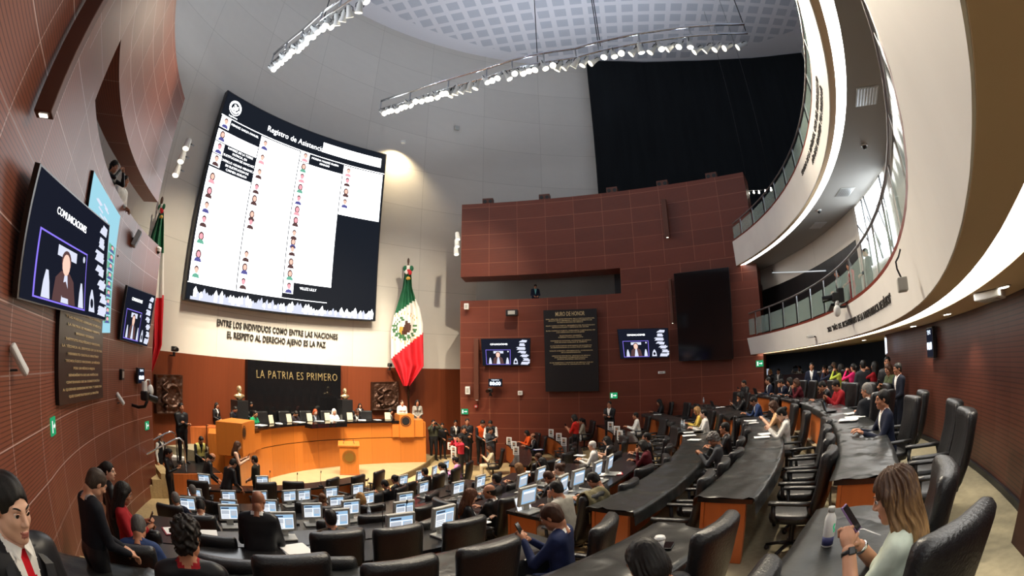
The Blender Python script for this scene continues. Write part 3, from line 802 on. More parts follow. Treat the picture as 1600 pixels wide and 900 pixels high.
def bust(px, py_top, py_base, label):
    D = WB.hit(px, py_base)[0].xy.length - 1.1
    top, base = atd(px, py_top, D), atd(px, py_base, D)
    h = top.z - base.z; k = h / .55
    fc = math.atan2(-base.x + 1.5, -(-base.y + 9)) # faces the hall
    fc = math.atan2(base.x - 3, 9 - base.y) if False else math.atan2(-(4 - base.x), (9 - base.y))
    t = empty('bust_sculpture', base, fc, label=label, cat='bust')
    mb = MB()
    mb.lathe([(.10 * k, 0), (.12 * k, .03 * k), (.17 * k, .10 * k), (.17 * k, .19 * k), (.09 * k, .25 * k), (.062 * k, .32 * k)], seg=18); mb.sph((0, 0, .15 * k), .17 * k, 16, 0, (1.55, .8, .62))
    mb.sph((0, .0, .41 * k), .115 * k, 18, 0, (.86, 1.05, 1.22))
    mb.sph((0, .07 * k, .34 * k), .06 * k, 12, 0, (1, .9, .9)); mb.sph((0, .12 * k, .40 * k), .022 * k, 8, 0, (.8, 1, 1.6))
    for sx in (-1, 1): mb.sph((sx * .10 * k, -.01 * k, .40 * k), .03 * k, 8, 0, (.4, .8, 1.2))
    mb.done('head_and_shoulders', (mat('bust_bronze', srgb(176, 156, 120), .3, .7) if 'bust_bronze' not in MATS else MATS['bust_bronze'],), t, True)
    mb = MB(); mb.sph((0, -.015 * k, .45 * k), .12 * k, 14, 0, (.88, 1.02, .98)); mb.done('hair', (MATS['bust_bronze'],), t, True)
    pl = MB(); pl.box((0, 0, (base.z - PZ) / 2), (.5, .5, base.z - PZ - .012), None, .01)
    o_ = pl.done('pedestal', (m_black,)); o_.location = (base.x, base.y, PZ); o_.rotation_euler = (0, 0, fc)
    tag(o_, 'black pedestal carrying the ' + label.split(' on ')[0], 'pedestal')
bust(374, 603, 625, 'bronze bust left of the black slab on a pedestal')
bust(539, 607, 624, 'bronze bust right of the black slab on a pedestal')
# ------------------------------------------------------------------ flags
m_fg = varied(mat('flag_green', srgb(16, 92, 58), .7), 3, .15); m_fw = varied(mat('flag_white', srgb(232, 228, 220), .7), 3, .05); m_fr = varied(mat('flag_red', srgb(206, 26, 40), .7), 3, .12)
m_brown = mat('flag_eagle_brown', srgb(70, 34, 22), .7); m_leaf = mat('flag_wreath', srgb(60, 110, 70), .7); m_yel = mat('flag_gold_thread', srgb(205, 165, 70), .5)
def flag(label, D, left, right, gw, wr, knot, pole, emb):
    """left/right: outline of the hanging cloth; gw, wr: the two slanting colour seams (points at left and right edge)"""
    base = atd(*pole[1], D)
    t = empty('hanging_flag', base, label=label, cat='flag')
    inv = Matrix.Translation(-t.location)
    ys = [y for _, y in left]; y0, y1 = min(ys), max(ys)
    def interp(P, y):
        for (xa, ya), (xb, yb) in zip(P, P[1:]):
            if ya <= y <= yb: return xa + (xb - xa) * (y - ya) / max(1e-6, yb - ya)
        return P[-1][0]
    NV, NU_ = 60, 36
    mb = MB(); G = {}
    for j in range(NV + 1):
        y = y0 + (y1 - y0) * j / NV
        xl, xr = interp(left, y), interp(right, y)
        for i in range(NU_ + 1):
            u = i / NU_; x = xl + (xr - xl) * u
            fold = .16 * math.sin(u * 17 + 1.5 * math.sin(j / NV * 3)) * (.5 + .5 * j / NV) + .10 * math.sin(u * 7 + 1)
            q = atd(x, y, D + fold); G[i, j] = (mb.bm.verts.new(q - t.location), x, y, u)
    for j in range(NV):
        for i in range(NU_):
            vs = [G[i, j], G[i + 1, j], G[i + 1, j + 1], G[i, j + 1]]
            x = sum(v[1] for v in vs) / 4; y = sum(v[2] for v in vs) / 4
            def above(s): return y < s[0][1] + (s[1][1] - s[0][1]) * (x - s[0][0]) / max(1e-6, s[1][0] - s[0][0])
            mi = 0 if above(gw) else (1 if above(wr) else 2)
            if emb:
                ex, ey, er = emb; r_ = math.hypot((x - ex), (y - ey)) / er
                if r_ < .52 and (x - ex) > -.35 * er and ((x - ex) + .4 * (y - ey)) > -.1 * er: mi = 3
                elif .66 < r_ < .98 and (y - ey) > -.2 * er and int(math.atan2(y - ey, x - ex) * 7) % 3: mi = 4
                elif .5 < r_ < .85 and (x - ex) < 0 and int(r_ * 9) % 2: mi = 4
                elif abs(x - ex + .25 * er) < .16 * er and abs(y - ey - .2 * er) < .3 * er: mi = 5
                elif .98 < r_ < 1.25 and abs(((math.atan2(y - ey, x - ex)) * 9) % 2 - 1) > .8 and abs(y - ey) > .5 * er and mi == 1: mi = 5
            f = mb.bm.faces.new([v[0] for v in vs]); f.material_index = mi; f.smooth = True
    mb.done('cloth', (m_fg, m_fw, m_fr, m_brown, m_leaf, m_yel), t)
    kx, ky = knot
    c = atd(kx, ky, D - .1) - t.location; s_ = 10 / FPX * D
    kb = MB()
    for k, (dx, dz, mi) in enumerate(((-.5, .25, 0), (.5, .25, 0), (-.25, -.2, 1), (.25, -.35, 2), (0, -.1, 2), (0, .3, 1))):
        kb.sph((c.x + dx * s_, c.y, c.z + dz * s_), s_ * .38, 10, mi, (1, .5, 1.3))
    kb.done('bow', (m_fg, m_fw, m_fr), t, True)
    gb = MB(); g = atd(kx, ky + 13, D - .12) - t.location; gb.sph(g, s_ * .42, 12, 0, (.9, .6, .7)); gb.done('gold_tie', (m_yel,), t, True)
    pb = MB(); pb.tube([atd(*pole[0], D + .2) - t.location, atd(*pole[1], D + .2) - t.location], .045, 8)
    tp = atd(*pole[0], D + .2) - t.location; pb.sph(tp + Vector((0, 0, .1)), .1, 8, 0, (.6, .6, 1.5)); pb.done('pole', (m_bronze,), t)
Dr = WB.hit(638, 560)[0].xy.length - 1.0
flag('large green white red flag with eagle right of the screen', Dr,
     [(633, 418), (629, 450), (616, 492), (611, 517), (611, 560), (620, 580), (630, 603)], [(642, 418), (644, 450), (650, 469), (656, 482), (661, 507), (662, 572), (640, 603)],
     ((616, 492), (650, 468)), ((611, 560), (661, 520)), (638, 422), ((638, 411), (639, 655)), (632, 512, 20))
Dl = 15.9
flag('furled green white red flag beyond the end of the left wall', Dl,
     [(249, 330), (236, 368), (226, 420), (224, 470), (226, 540), (231, 592)], [(256, 330), (256, 368), (256, 420), (256, 470), (253, 540), (234, 592)],
     ((226, 400), (256, 396)), ((224, 476), (256, 462)), (252, 326), ((252, 318), (233, 640)), None)
# ------------------------------------------------------------------ small wall equipment
def small(Wl, px, py, off, name, label, cat, build, par=None):
    """build(mb list) in a frame whose +y points into the hall"""
    p, q = Wl.hit(px, py, off); _, n, tt = Wl.pt(q)
    rz = math.atan2(-n.x, n.y)
    t = empty(name, p, rz, label=label, cat=cat); build(t)
    return t
def b_cctv(t):
    mb = MB(); mb.box((0, -.12, .08), (.06, .3, .05), None, .01); mb.box((0, -.27, .05), (.12, .03, .2), None, .008); mb.done('bracket', (m_whiteplast,), t)
    mb = MB(); mb.sph((0, 0, 0), .1, 14, 0, (1, 1, .9)); mb.lathe([(.1, 0), (.1, .08), (.05, .1)], seg=14); mb.done('housing', (m_whiteplast,), t, True)
    mb = MB(); mb.sph((0, 0, -.03), .085, 14); mb.done('dome', (m_blackgloss,), t, True)
def b_box(t, d=(.18, .14, .2), m=None):
    mb = MB(); mb.box((0, 0, 0), d, None, .015); mb.done('housing', (m or m_whiteplast,), t)
    mb = MB(); mb.cyl((0, -d[1] / 2, 0), (0, -d[1] / 2 - .12, -.03), .02); mb.done('bracket', (m_dkmetal,), t)
    mb = MB(); mb.box((0, d[1] / 2, 0), (d[0] * .6, .008, d[2] * .6)); mb.done('front_cover', (m_greyplast,), t)
def b_ptz(t):
    mb = MB(); mb.box((0, -.10, -.14), (.1, .25, .05), None, .01); mb.cyl((0, 0, -.14), (0, 0, -.02), .05); mb.done('bracket', (m_dkmetal,), t)
    mb = MB(); mb.box((0, 0, .08), (.2, .16, .18), None, .03); mb.done('body', (m_black,), t)
    mb = MB(); mb.cyl((.03, .06, .08), (.08, .3, .06), .06, .07, 14); mb.done('lens', (m_blackgloss,), t)
def b_speaker(t):
    R3 = Euler((rad(-20), 0, rad(15))).to_matrix()
    mb = MB(); mb.box((0, 0, 0), (.3, .12, .42), R3, .02); mb.done('cabinet', (m_greyplast,), t)
    mb = MB(); mb.box(R3 @ Vector((0, .065, 0)), (.26, .01, .38), R3); mb.done('grille', (m_dkmetal,), t)
    mb = MB(); mb.tube([(0, -.05, 0), (-.02, -.25, .0), (-.02, -.3, -.02)], .03); mb.done('bracket', (m_dkmetal,), t)
def b_antenna(t):
    R3 = Euler((rad(28), rad(30), 0)).to_matrix()
    mb = MB(); mb.box((0, 0, 0), (.11, .08, .34), R3, .03); mb.done('housing', (m_whiteplast,), t)
    mb = MB(); mb.tube([(0, -.02, -.1), (.05, -.15, -.12), (.1, -.2, -.1)], .012); mb.box((.12, -.2, -.08), (.05, .05, .2)); mb.done('bracket', (m_dkmetal,), t)
def b_exit(t):
    mb = MB(); mb.box((0, 0, 0), (.3, .02, .24), None, .004); mb.done('board', (m_exit,), t)
    mb = MB(); y = .013
    for ps in ([(-.02, -.02), (-.02, .02), (.06, .02), (.06, -.02)], [(.06, .05), (.12, 0), (.06, -.05)], [(-.11, -.08), (-.05, -.08), (-.05, .08), (-.11, .08)]):
        mb.quad([(-a, y, c) for a, c in ps], 0) if len(ps) == 4 else mb.bm.faces.new([mb.bm.verts.new((-a, y, c)) for a, c in ps])
    mb.done('arrow', (m_exitw,), t)
def clock(Wl, px, py, off, label, w=.6, h=.34, tall=False):
    p, q = Wl.hit(px, py, off); _, n, tt = Wl.pt(q); rz = math.atan2(-n.x, n.y)
    t = empty('timer_display', p, rz, label=label, cat='timer')
    mb = MB(); mb.box((0, 0, 0), (w, .07, h), None, .008); mb.done('casing', (m_black,), t)
    mb = MB(); mb.box((0, .036, 0), (w * .92, .004, h * .9)); mb.done('display', (m_scrB,), t)
    pt = Patch(Vector((w / 2, .042, h / 2)), Vector((-w / 2, .042, h / 2)), Vector((w / 2, .042, -h / 2)), Vector((-w / 2, .042, -h / 2))); pt.n = Vector((0, 1, 0))
    pt.text('00:00', .5, .38, .6 * (h if not tall else h * .55), .004, m_digits, t, width=w * .8, bold=.008, name='digits')
    pt.text('TIEMPO', .5, .82, .2 * h, .004, m_digits, t, width=w * .55, name='caption')
    mb = MB(); mb.cyl((0, -.03, 0), (0, -.25, 0), .04); mb.done('bracket', (m_dkmetal,), t)
clock(WR, 774, 598, .3, 'small timer reading zero under the television beside the presidium')
clock(WL, 219, 587, .3, 'small timer on the left wall under the second television', .55, .42, True)
RWW = Wall(ring(22.5, -78, -22.8))
clock(RWW, 1455, 535, .25, 'timer on the dark rear wall below the balcony', .36, .55, True)
small(WL, 213, 373, .35, 'wall_speaker', 'square grey loudspeaker on the left wall right of the lit panel', 'loudspeaker', b_speaker)
small(WL, 247, 391, .0, 'dome_camera', 'white dome camera at the end of the left wall', 'camera', b_cctv)
small(WL, 30, 562, .3, 'wall_antenna', 'large white wedge antenna low on the left wall', 'antenna', b_antenna)
small(WL, 188, 623, .25, 'wall_antenna', 'small white wedge antenna between plaque and remote camera', 'antenna', b_antenna)
small(WL, 190, 585, .1, 'wall_sensor', 'dark octagonal sensor on the left wall beside the timer', 'sensor', lambda t: b_box(t, (.22, .1, .26), m_dkmetal))
small(WL, 83, 666, .05, 'exit_sign', 'green exit sign low on the left wall below the plaque', 'sign', b_exit)
small(WL, 230, 665, .05, 'exit_sign', 'green exit sign at the far end of the left wall', 'sign', b_exit)
small(WR, 726, 643, .05, 'exit_sign', 'green exit sign at the presidium end of the right wall', 'sign', b_exit)
small(WR, 959, 618, .05, 'exit_sign', 'green exit sign above the standing guard on the right wall', 'sign', b_exit)
small(WR, 1187, 568, .05, 'exit_sign', 'green exit sign at the balcony end of the right wall', 'sign', b_exit)
small(WR, 729, 479, .2, 'wall_sensor', 'white sensor at the top corner of the right wall', 'sensor', lambda t: b_box(t, (.2, .16, .26)))
small(WR, 731, 610, .2, 'wall_sensor', 'white sensor above the exit sign by the presidium', 'sensor', lambda t: b_box(t, (.2, .16, .34)))
small(WR, 800, 489, .35, 'wall_projector', 'dark box projector above the left of the honour plaque', 'projector', lambda t: b_box(t, (.5, .3, .26), m_dkmetal))
small(WR, 813, 614, .1, 'wall_sensor', 'round white sensor left of the honour plaque', 'sensor', lambda t: b_box(t, (.2, .12, .18)))
small(WR, 1034, 582, .3, 'wall_sensor', 'white wedge sensor under the right television', 'sensor', lambda t: b_box(t, (.28, .2, .1)))
small(WR, 744, 635, .1, 'alarm_light', 'red alarm light under the lamp box on the right wall', 'alarm', lambda t: b_box(t, (.14, .1, .12), m_red))
small(WR, 766, 613, .35, 'remote_camera', 'black remote camera under the timer on the right wall', 'camera', b_ptz)
small(WB, 272, 549, .4, 'remote_camera', 'black remote camera on the wood wall right of the left flag', 'camera', b_ptz)
small(WB, 609, 573, .4, 'remote_camera', 'black remote camera on the drum beside the large flag', 'camera', b_ptz)
small(WB, 714, 200, .1, 'wall_sensor', 'small grey box high on the drum right of the screen', 'sensor', lambda t: b_box(t, (.26, .12, .26), m_greyplast))
def b_swan(t):
    mb = MB(); mb.tube([(0, -.6, -.35), (0, -.2, -.42), (0, .0, -.38), (0, .08, -.22)], .045); mb.box((0, -.62, -.33), (.1, .04, .24)); mb.done('arm', (m_black,), t)
    mb = MB(); mb.box((0, .02, -.1), (.26, .24, .26), None, .05); mb.cyl((-.03, .1, -.12), (-.3, .24, -.2), .08, .1, 14); mb.done('camera_head', (m_black,), t)
    mb = MB(); mb.cyl((.02, 0, .02), (.02, 0, .26), .09, .08, 14); mb.done('mount', (m_whiteplast,), t)
    mb = MB(); mb.tube([(-.02, 0, .2), (-.12, .02, .3), (-.28, .04, .3), (-.36, .04, .18)], .022); mb.sph((-.37, .04, .02), .11, 14, 0, (.9, .9, 1.5)); mb.done('dome_hood', (m_whiteplast,), t, True)
small(WL, 226, 612, 1.2, 'remote_camera', 'remote camera with white swan-neck dome at the left wall end', 'camera', b_swan)
# speaker pairs on the ends and top of the brown walls
def b_pair(t):
    mb = MB(); mb.box((0, 0, .16), (.5, .34, .32), None, .01); mb.done('cabinet', (m_honor if False else m_soffitwood,), t)
    for sx in (-1, 1):
        mb = MB(); mb.cyl((sx * .13, .165, .16), (sx * .13, .18, .16), .085, None, 16); mb.done('driver', (m_black,), t)
    l = bpy.data.lights.new('ceiling_fill', 'SPOT'); l.energy = UP_W; l.spot_size = rad(150); l.spot_blend = 1.0; l.color = (.80, .88, 1.0); l.shadow_soft_size = .2  # added fill light on top of the box, aimed up to brighten the ceiling
    o = bpy.data.objects.new('ceiling_fill', l); COL.objects.link(o); o.parent = t; o.location = (0, .1, .36); o.rotation_euler = (rad(150), 0, 0)
for k, (px, w_) in enumerate(((761, 'nearest the drum'), (849, 'second from the drum'), (955, 'third from the drum'), (1035, 'fourth from the drum'), (1114, 'nearest the balcony'))):
    p, q = WR.hit(px, 300, -.5); pq, n, tt = WR.pt(q, -.35)
    t = empty('twin_projector_box', (pq.x, pq.y, 12.07), math.atan2(-n.x, n.y), label='twin-lens brown box on top of the right wall, ' + w_, cat='lamp'); b_pair(t)
for k, q in enumerate((1.6, 4.4, 7.2)):
    pq, n, tt = WL.pt(q, -.35)
    t = empty('twin_projector_box', (pq.x, pq.y, 12.07), math.atan2(-n.x, n.y), label='twin-lens brown box on top of the left wall, %s from its far end' % ORD[k], cat='lamp'); b_pair(t)
m_pots = mat('spotlight_white', (.7, .7, .66), .35)
def cluster(P, D, lab):
    for k, (px, py) in enumerate(P):
        c = atd(px, py, D)
        t = empty('wall_spotlight', c, label=lab % ('top', 'middle', 'bottom')[k], cat='spotlight')
        mb = MB(); mb.cyl((.0, 0, .18), (.05, -.1, -.16), .09, .12, 14); mb.done('can', (m_pots,), t)
        mb = MB(); mb.tube([(0, .0, .1), (.0, .3, .12)], .025); mb.done('bracket', (m_dkmetal,), t)
        mb = MB(); mb.cyl((.051, -.101, -.163), (.053, -.104, -.172), .1, .1, 14); mb.done('lens', (m_bulb_off,), t)
cluster(((714, 370), (713, 381), (712, 393)), 20.6, '%s spotlight at the left edge of the right wall')
cluster(((293, 227), (285, 247), (277, 268)), 13.7, '%s spotlight at the end of the left wall above the flag')
# ================================================================== PRESIDIUM
def onpres(x, y, R):
    d = ray(x, y); n = math.hypot(d.x, d.y); ux, uy = d.x / n, d.y / n
    b = -(ux * PC.x + uy * PC.y); c = PC.x ** 2 + PC.y ** 2 - R * R
    t = -b + math.sqrt(max(0, b * b - c))
    return Vector((ux * t, uy * t, H + d.z / n * t))
def pang(x, y=690, R=PR):
    p = onpres(x, y, R); return math.degrees(math.atan2(p.y - PC.y, p.x - PC.x)) % 360
def pband(r0, r1, a0, a1, z0, z1, mb=None, mi=0, n=None):
    mb = mb or MB(); n = n or max(2, int(abs(a1 - a0) / 2.5))
    mb.band(arcpts(PC, r0, a0, a1, n), arcpts(PC, r1, a0, a1, n), z0, z1, mi); return mb
t = empty('presidium_desk', (*presid(140, PR + .3), DAIS), label='long curved honey-wood presidium desk with black counter', cat='desk')
def pd(mb, n, ms, par=None):
    par = par or t
    bmesh.ops.transform(mb.bm, matrix=Matrix.Translation(-t.location), verts=mb.bm.verts[:]); return mb.done(n, ms, par)
zseam, ztop = 1.64, 2.28
aL, aR = pang(373, 690), pa1
pd(pband(PR, PR + .5, aL, aR, DAIS, zseam - .015), 'lower_front', (m_oak,))
pd(pband(PR + .03, PR + .48, aL, aR, zseam - .015, zseam + .015), 'shadow_gap', (m_black,))
pd(pband(PR, PR + .5, aL, aR, zseam + .015, ztop), 'upper_front', (m_oak,))
aPL, aPR = pang(394, 680), pang(624, 680)
pd(pband(PR - .12, PR + .85, aPL, aPR, ztop, ztop + .08), 'counter', (m_blackgloss,))
aB0, aB1 = pang(474, 680), pang(533, 680)
pd(pband(PR - .5, PR - .1, aB0, aB1, ztop - .08, ztop + .082), 'counter_bay', (m_blackgloss,))
def podium(aa, ab, zb, zt, front, label_side, mats_=(m_oak,)):
    pd(pband(PR - front, PR + .7, aa, ab, zb, zt, n=4), label_side, mats_)
# right podium with emblem, side cheeks
a0, a1 = pang(623, 670), pang(646, 670)
zpt = onpres(634, 648, PR - .1).z
podium(a0, a1, zseam + .02, zpt, .16, 'right_podium'); podium(pang(612, 670), a0, zseam + .02, onpres(618, 662, PR).z, .08, 'podium_cheek'); podium(a1, pang(661, 670), zseam + .02, onpres(652, 656, PR).z, .08, 'podium_cheek')
def pres_emblem(xc, yc, rpx, R, name):
    a = pang(xc, yc, R); p = onpres(xc, yc, R); r = rpx / FPX * p.length
    nrm = Vector((PC.x - p.x, PC.y - p.y, 0)).normalized(); tx = Vector((-nrm.y, nrm.x, 0))
    if tx.dot(Vector((1, 0, 0))) < 0: tx = -tx
    z = Vector((0, 0, 1)); pt = Patch(p - tx * r + z * r, p + tx * r + z * r, p - tx * r - z * r, p + tx * r - z * r)
    mb = MB(); pt.disc(mb, .5, .5, .35, .35, .004, 0, 24); emblem(pt, mb, .5, .5, .5, .008, 0, 1)
    return mb
pd(pres_emblem(634, 658, 8.5, PR - .17, ''), 'emblem', (m_dkmetal,))
# left podium and its stepped side boxes
b0, b1 = pang(371, 690), pang(392, 690)
zl = onpres(380, 660, PR - .1).z
podium(b0, b1, zseam + .02, zl, .16, 'left_podium'); podium(b1, pang(405, 690), zseam + .02, onpres(398, 676, PR).z, .08, 'podium_cheek')
pd(pres_emblem(381.5, 676, 10.5, PR - .17, ''), 'emblem', (m_dkmetal,))
def wing(name, px0, px1, pyt, D, dep, zb, m):
    pc = atd((px0 + px1) / 2, pyt, D); w = (atd(px1, pyt, D) - atd(px0, pyt, D)).length
    u = pc.xy.normalized(); c = Vector((pc.x + u.x * dep / 2, pc.y + u.y * dep / 2, (zb + pc.z) / 2))
    mb = MB(); mb.box(c, (w, dep, pc.z - zb), Euler((0, 0, math.atan2(-u.x, u.y))).to_matrix(), .012); pd(mb, name, (m,))
wing('left_wing', 325, 366, 678, 15.6, 1.3, DAIS - .2, m_oakplain)
wing('left_ledge', 323, 364, 668, 17.1, .7, DAIS, m_deskplain)
wing('left_side_table', 294, 326, 667, 17.6, .8, 1.1, m_deskplain)
# gooseneck of the podium etc come later; lectern on the dais
lc = (at(531, 745, DAIS) + at(563, 740, DAIS)) / 2
lw = .76; lrz = math.atan2(-(3.2 - lc.x), (12.0 - lc.y)); lrz = math.atan2(lc.x - 0.0, 0.0 - lc.y) if False else rad(180 + 12)
t2 = empty('lectern', (lc.x - .1, lc.y + .25, DAIS), rad(200), label='honey-wood lectern with gold emblem standing on the dais', cat='lectern')
mb = MB(); mb.box((0, 0, .55), (.70, .52, 1.08), None, .012); mb.done('body', (m_oakplain,), t2)
mb = MB(); mb.box((0, -.02, 1.12), (.80, .62, .07), Euler((rad(-8), 0, 0)).to_matrix(), .012); mb.done('top', (m_oakplain,), t2)
mb = MB(); mb.box((0, 0, .02), (.74, .56, .05), None, .008); mb.done('plinth', (m_deskplain,), t2)
pt = Patch(Vector((.25, .275, .93)), Vector((-.25, .275, .93)), Vector((.25, .275, .43)), Vector((-.25, .275, .43))); pt.n = Vector((0, 1, 0))
mb = MB(); pt.disc(mb, .5, .5, .34, .34, .003, 0, 24); emblem(pt, mb, .5, .5, .5, .007, 0, 1); mb.done('emblem', (m_brass,), t2)
for sx in (-1, 1):
    mb = MB(); mb.tube([(sx * .2, .1, 1.16), (sx * .17, .0, 1.27)], .01); mb.sph((sx * .17, 0, 1.28), .02, 8); mb.done('microphone', (m_black,), t2)
# stairs and landing at the left of the presidium with steel handrails
sp0 = atd(276, 700, 15.0)
t3 = empty('side_stair', (sp0.x, sp0.y, ZG), rad(52), label='short side stair with landing left of the presidium', cat='stair')
mb = MB()
for k in range(4): mb.box((-.55 - .3 * k, .1, (.75 - .18 * k) / 2), (.3, 1.3, .75 - .18 * k), None, .006)
mb.done('steps', (m_carpet,), t3)
mb = MB(); mb.box((.45, .2, .40), (1.7, 1.9, .78), None, .01); mb.done('landing', (m_deskplain,), t3)
mb = MB(); mb.box((.45, .2, .80), (1.6, 1.8, .02)); mb.done('landing_carpet', (m_black,), t3)
for sy in (-.55, .75):
    mb = MB(); mb.tube([(-1.5, sy, .35), (-1.5, sy, 1.0), (-1.42, sy, 1.15), (-1.2, sy, 1.25), (-.2, sy, 1.75), (.0, sy, 1.8), (.12, sy, 1.72), (.15, sy, 1.5), (.15, sy, .8)], .028, 10); mb.done('handrail', (m_chrome,), t3)
pb = MB(); pb.cyl((0, 0, 0), (0, 0, 1.1), .05); o_ = pb.done('steel_post', (m_dkmetal,)); q_ = at(325, 690, 1.6); o_.location = (q_.x, q_.y, 1.08); tag(o_, 'dark steel post beside the left wing of the presidium', 'post')
wl_ = empty('white_cabinet', (*at(281, 752, ZG).xy, ZG), rad(40), label='white cabinet on the floor beside the side stair', cat='cabinet')
mb = MB(); mb.box((0, 0, .45), (.6, .5, .86), None, .02); mb.done('body', (m_whiteplast,), wl_)
mb = MB(); mb.box((0, .255, .45), (.52, .012, .78), None, .006); mb.done('door', (m_whiteplast,), wl_)
mb = MB(); mb.box((.2, .27, .5), (.02, .03, .14)); mb.done('handle', (m_dkmetal,), wl_)
mb = MB(); w0 = at(236, 700, .9)
struct(MB().band([at(232, 690, 1.2).xy, at(300, 690, 1.2).xy], [at(232, 684, 1.2).xy, at(300, 684, 1.2).xy], ZG, 1.9).done('wall_stair', m_white))
# ================================================================== DESK ROWS
def loft(mb, rings, mi=0, cap=True):
    V = [[mb.bm.verts.new(p) for p in r] for r in rings]; n = len(V[0])
    for A, B in zip(V, V[1:]):
        for k in range(n):
            f = mb.bm.faces.new((A[k], A[(k + 1) % n], B[(k + 1) % n], B[k])); f.material_index = mi; f.smooth = True
    if cap:
        for r, rev in ((V[0], True), (V[-1], False)):
            f = mb.bm.faces.new(r[::-1] if rev else r); f.material_index = mi; f.smooth = True
m_top = varied(mat('black_worktop', (0.018, 0.017, 0.018), .22), 3, .2)
m_sheet = mat('black_plastic_sheet', (0.021, 0.023, 0.023), .28, spec=.55)
nt = m_sheet.node_tree; b = nt.nodes['Principled BSDF']
tc = nd(nt, 'ShaderNodeTexCoord'); nz = nd(nt, 'ShaderNodeTexNoise', i_Scale=5.0, i_Detail=6.0, i_Distortion=1.5); bp = nd(nt, 'ShaderNodeBump', i_Strength=.18, i_Distance=.03)
nt.links.new(tc.outputs['Object'], nz.inputs['Vector']); nt.links.new(nz.outputs['Fac'], bp.inputs['Height']); nt.links.new(bp.outputs[0], b.inputs['Normal'])
DW = .62
def desk(j, a0, a1, label, cover=None, R=None, zt=None, depth=DW, grp=None):
    R = R or row_R(j); zt = zt or row_desk(j); zf = row_floor(j) if zt == row_desk(j) else zt - .75
    t = empty('curved_desk', pol(R + .3, (a0 + a1) / 2, zf), label=label, cat='desk', group=grp)
    def fin(mb, n, ms):
        bmesh.ops.transform(mb.bm, matrix=Matrix.Translation(-t.location), verts=mb.bm.verts[:]); return mb.done(n, ms, t)
    fin(MB().band(ring(R, a0, a1), ring(R + depth, a0, a1), zt - .05, zt), 'worktop', (m_top,))
    fin(MB().band(ring(R + .04, a0, a1), ring(R + .08, a0, a1), zf + .005, zt - .05), 'front_panel', (m_oakdesk,))
    da = math.degrees(.05 / R)
    for e, s_ in ((a0, 1), (a1, -1)):
        fin(MB().band(ring(R + .08, e + s_ * da * .4, e + s_ * da * 1.6, 1), ring(R + depth - .08, e + s_ * da * .4, e + s_ * da * 1.6, 1), zf + .005, zt - .05), 'end_panel', (m_oakdesk,))
    if cover:
        na = max(8, int(abs(a1 - a0) * rad(1) * R / .045)); prof = [(-.035, -.10), (-.035, -.045), (-.03, .004)] + [(-.03 + (depth + .055) * k / 11, .008) for k in range(1, 12)] + [(depth + .035, -.03), (depth + .04, -.10), (depth + .05, -.16)]
        mb = MB(); V = []; step = .95; rnd = random.Random(j * 7 + int(a0))
        for i in range(na + 1):
            s = i / na; ang = a0 - .15 + (a1 - a0 + .3) * s; L_m = s * abs(a1 - a0) * rad(1) * R
            row = []
            for k, (dr, dz) in enumerate(prof):
                ph = (L_m / step + .06 * math.sin(k * .7 + j)) % 1.0
                crease = .020 * math.exp(-((min(ph, 1 - ph)) / .022) ** 2)
                nv = noise.noise(Vector((L_m * 2.3, dr * 5, j * 3.1 + a0))) + .5 * noise.noise(Vector((L_m * 6, dr * 11, j + 5.0)))
                hem = 1 if k > 2 and k < len(prof) - 3 else 0
                zz_ = zt + dz + (max(0, .012 + .016 * nv) + crease) * hem + (0 if hem else .03 * nv * (dz < -.05))
                drr = dr + (0 if hem else .012 * nv)
                row.append(mb.bm.verts.new(pol(R + drr, ang, zz_)))
            V.append(row)
        for A, B in zip(V, V[1:]):
            for k in range(len(prof) - 1):
                f = mb.bm.faces.new((A[k], A[k + 1], B[k + 1], B[k])); f.smooth = True
        c = pol(R + .3, (a0 + a1) / 2, zt)
        bmesh.ops.transform(mb.bm, matrix=Matrix.Translation(-c), verts=mb.bm.verts[:])
        o = mb.done('plastic_cover', (m_sheet,)); o.location = c
        tag(o, cover, 'plastic cover')
    return t
desk(0, -52.5, -46.2, 'desk of the woman in the pale tee at the near right corner', 'creased black plastic cover under the white bottle and phone')
desk(0, -43.6, -20.4, 'topmost curved wooden desk on the right below the balcony', 'black plastic cover on the topmost right-hand desk')
desk(1, -57, -45.3, 'near desk carrying the white coffee cup', 'crumpled black plastic cover under the white coffee cup')
desk(1, -42.1, -18.6, 'curved desk second from the top right of the central aisle', 'black plastic cover on the second desk below the balcony')
desk(2, -61, -45.7, 'curved desk along the bottom behind the monitor rows', 'long black plastic cover along the bottom desk')
desk(2, -41.4, -18.8, 'curved desk third from the top right of the central aisle', 'black plastic cover on the third desk right of the central aisle')
desk(2, -17.4, 4.2, 'far curved desk below the honour wall with seated women', 'black plastic cover on the far third-tier desk', 17.1)
desk(1, -17.7, -1.5, 'far curved desk in front of the man with red tie', 'black plastic cover on the far second-tier desk', 18.5)
desk(0, -19.2, -5.5, 'far curved desk under the balcony with a row of suited people', None)
SEG = {3: ((-60, -45.6, 'left'), (-41.0, -20.5, 'right'), (-12.5, 7, 'far')), 4: ((-61.5, -43.6, 'left'), (-40.2, -20.0, 'right'), (-14, 13, 'far')),
       5: ((-62, -20.0, 'left'), (-10, 14.5, 'far')), 6: ((-62.5, -19.5, 'left'),), 7: ((-63, -12.5, 'left'),), 8: ((-63, -24, 'left'),)}
FARD = {3: (15.4, 2.2), 4: (13.7, 1.7), 5: (12.0, 1.4)}
RN = {3: 'highest', 4: 'second-highest', 5: 'third', 6: 'fourth', 7: 'fifth', 8: 'lowest, nearest the dais'}
SIDE = {'left': 'left of the central aisle', 'right': 'right of the central aisle', 'far': 'near the honour wall'}
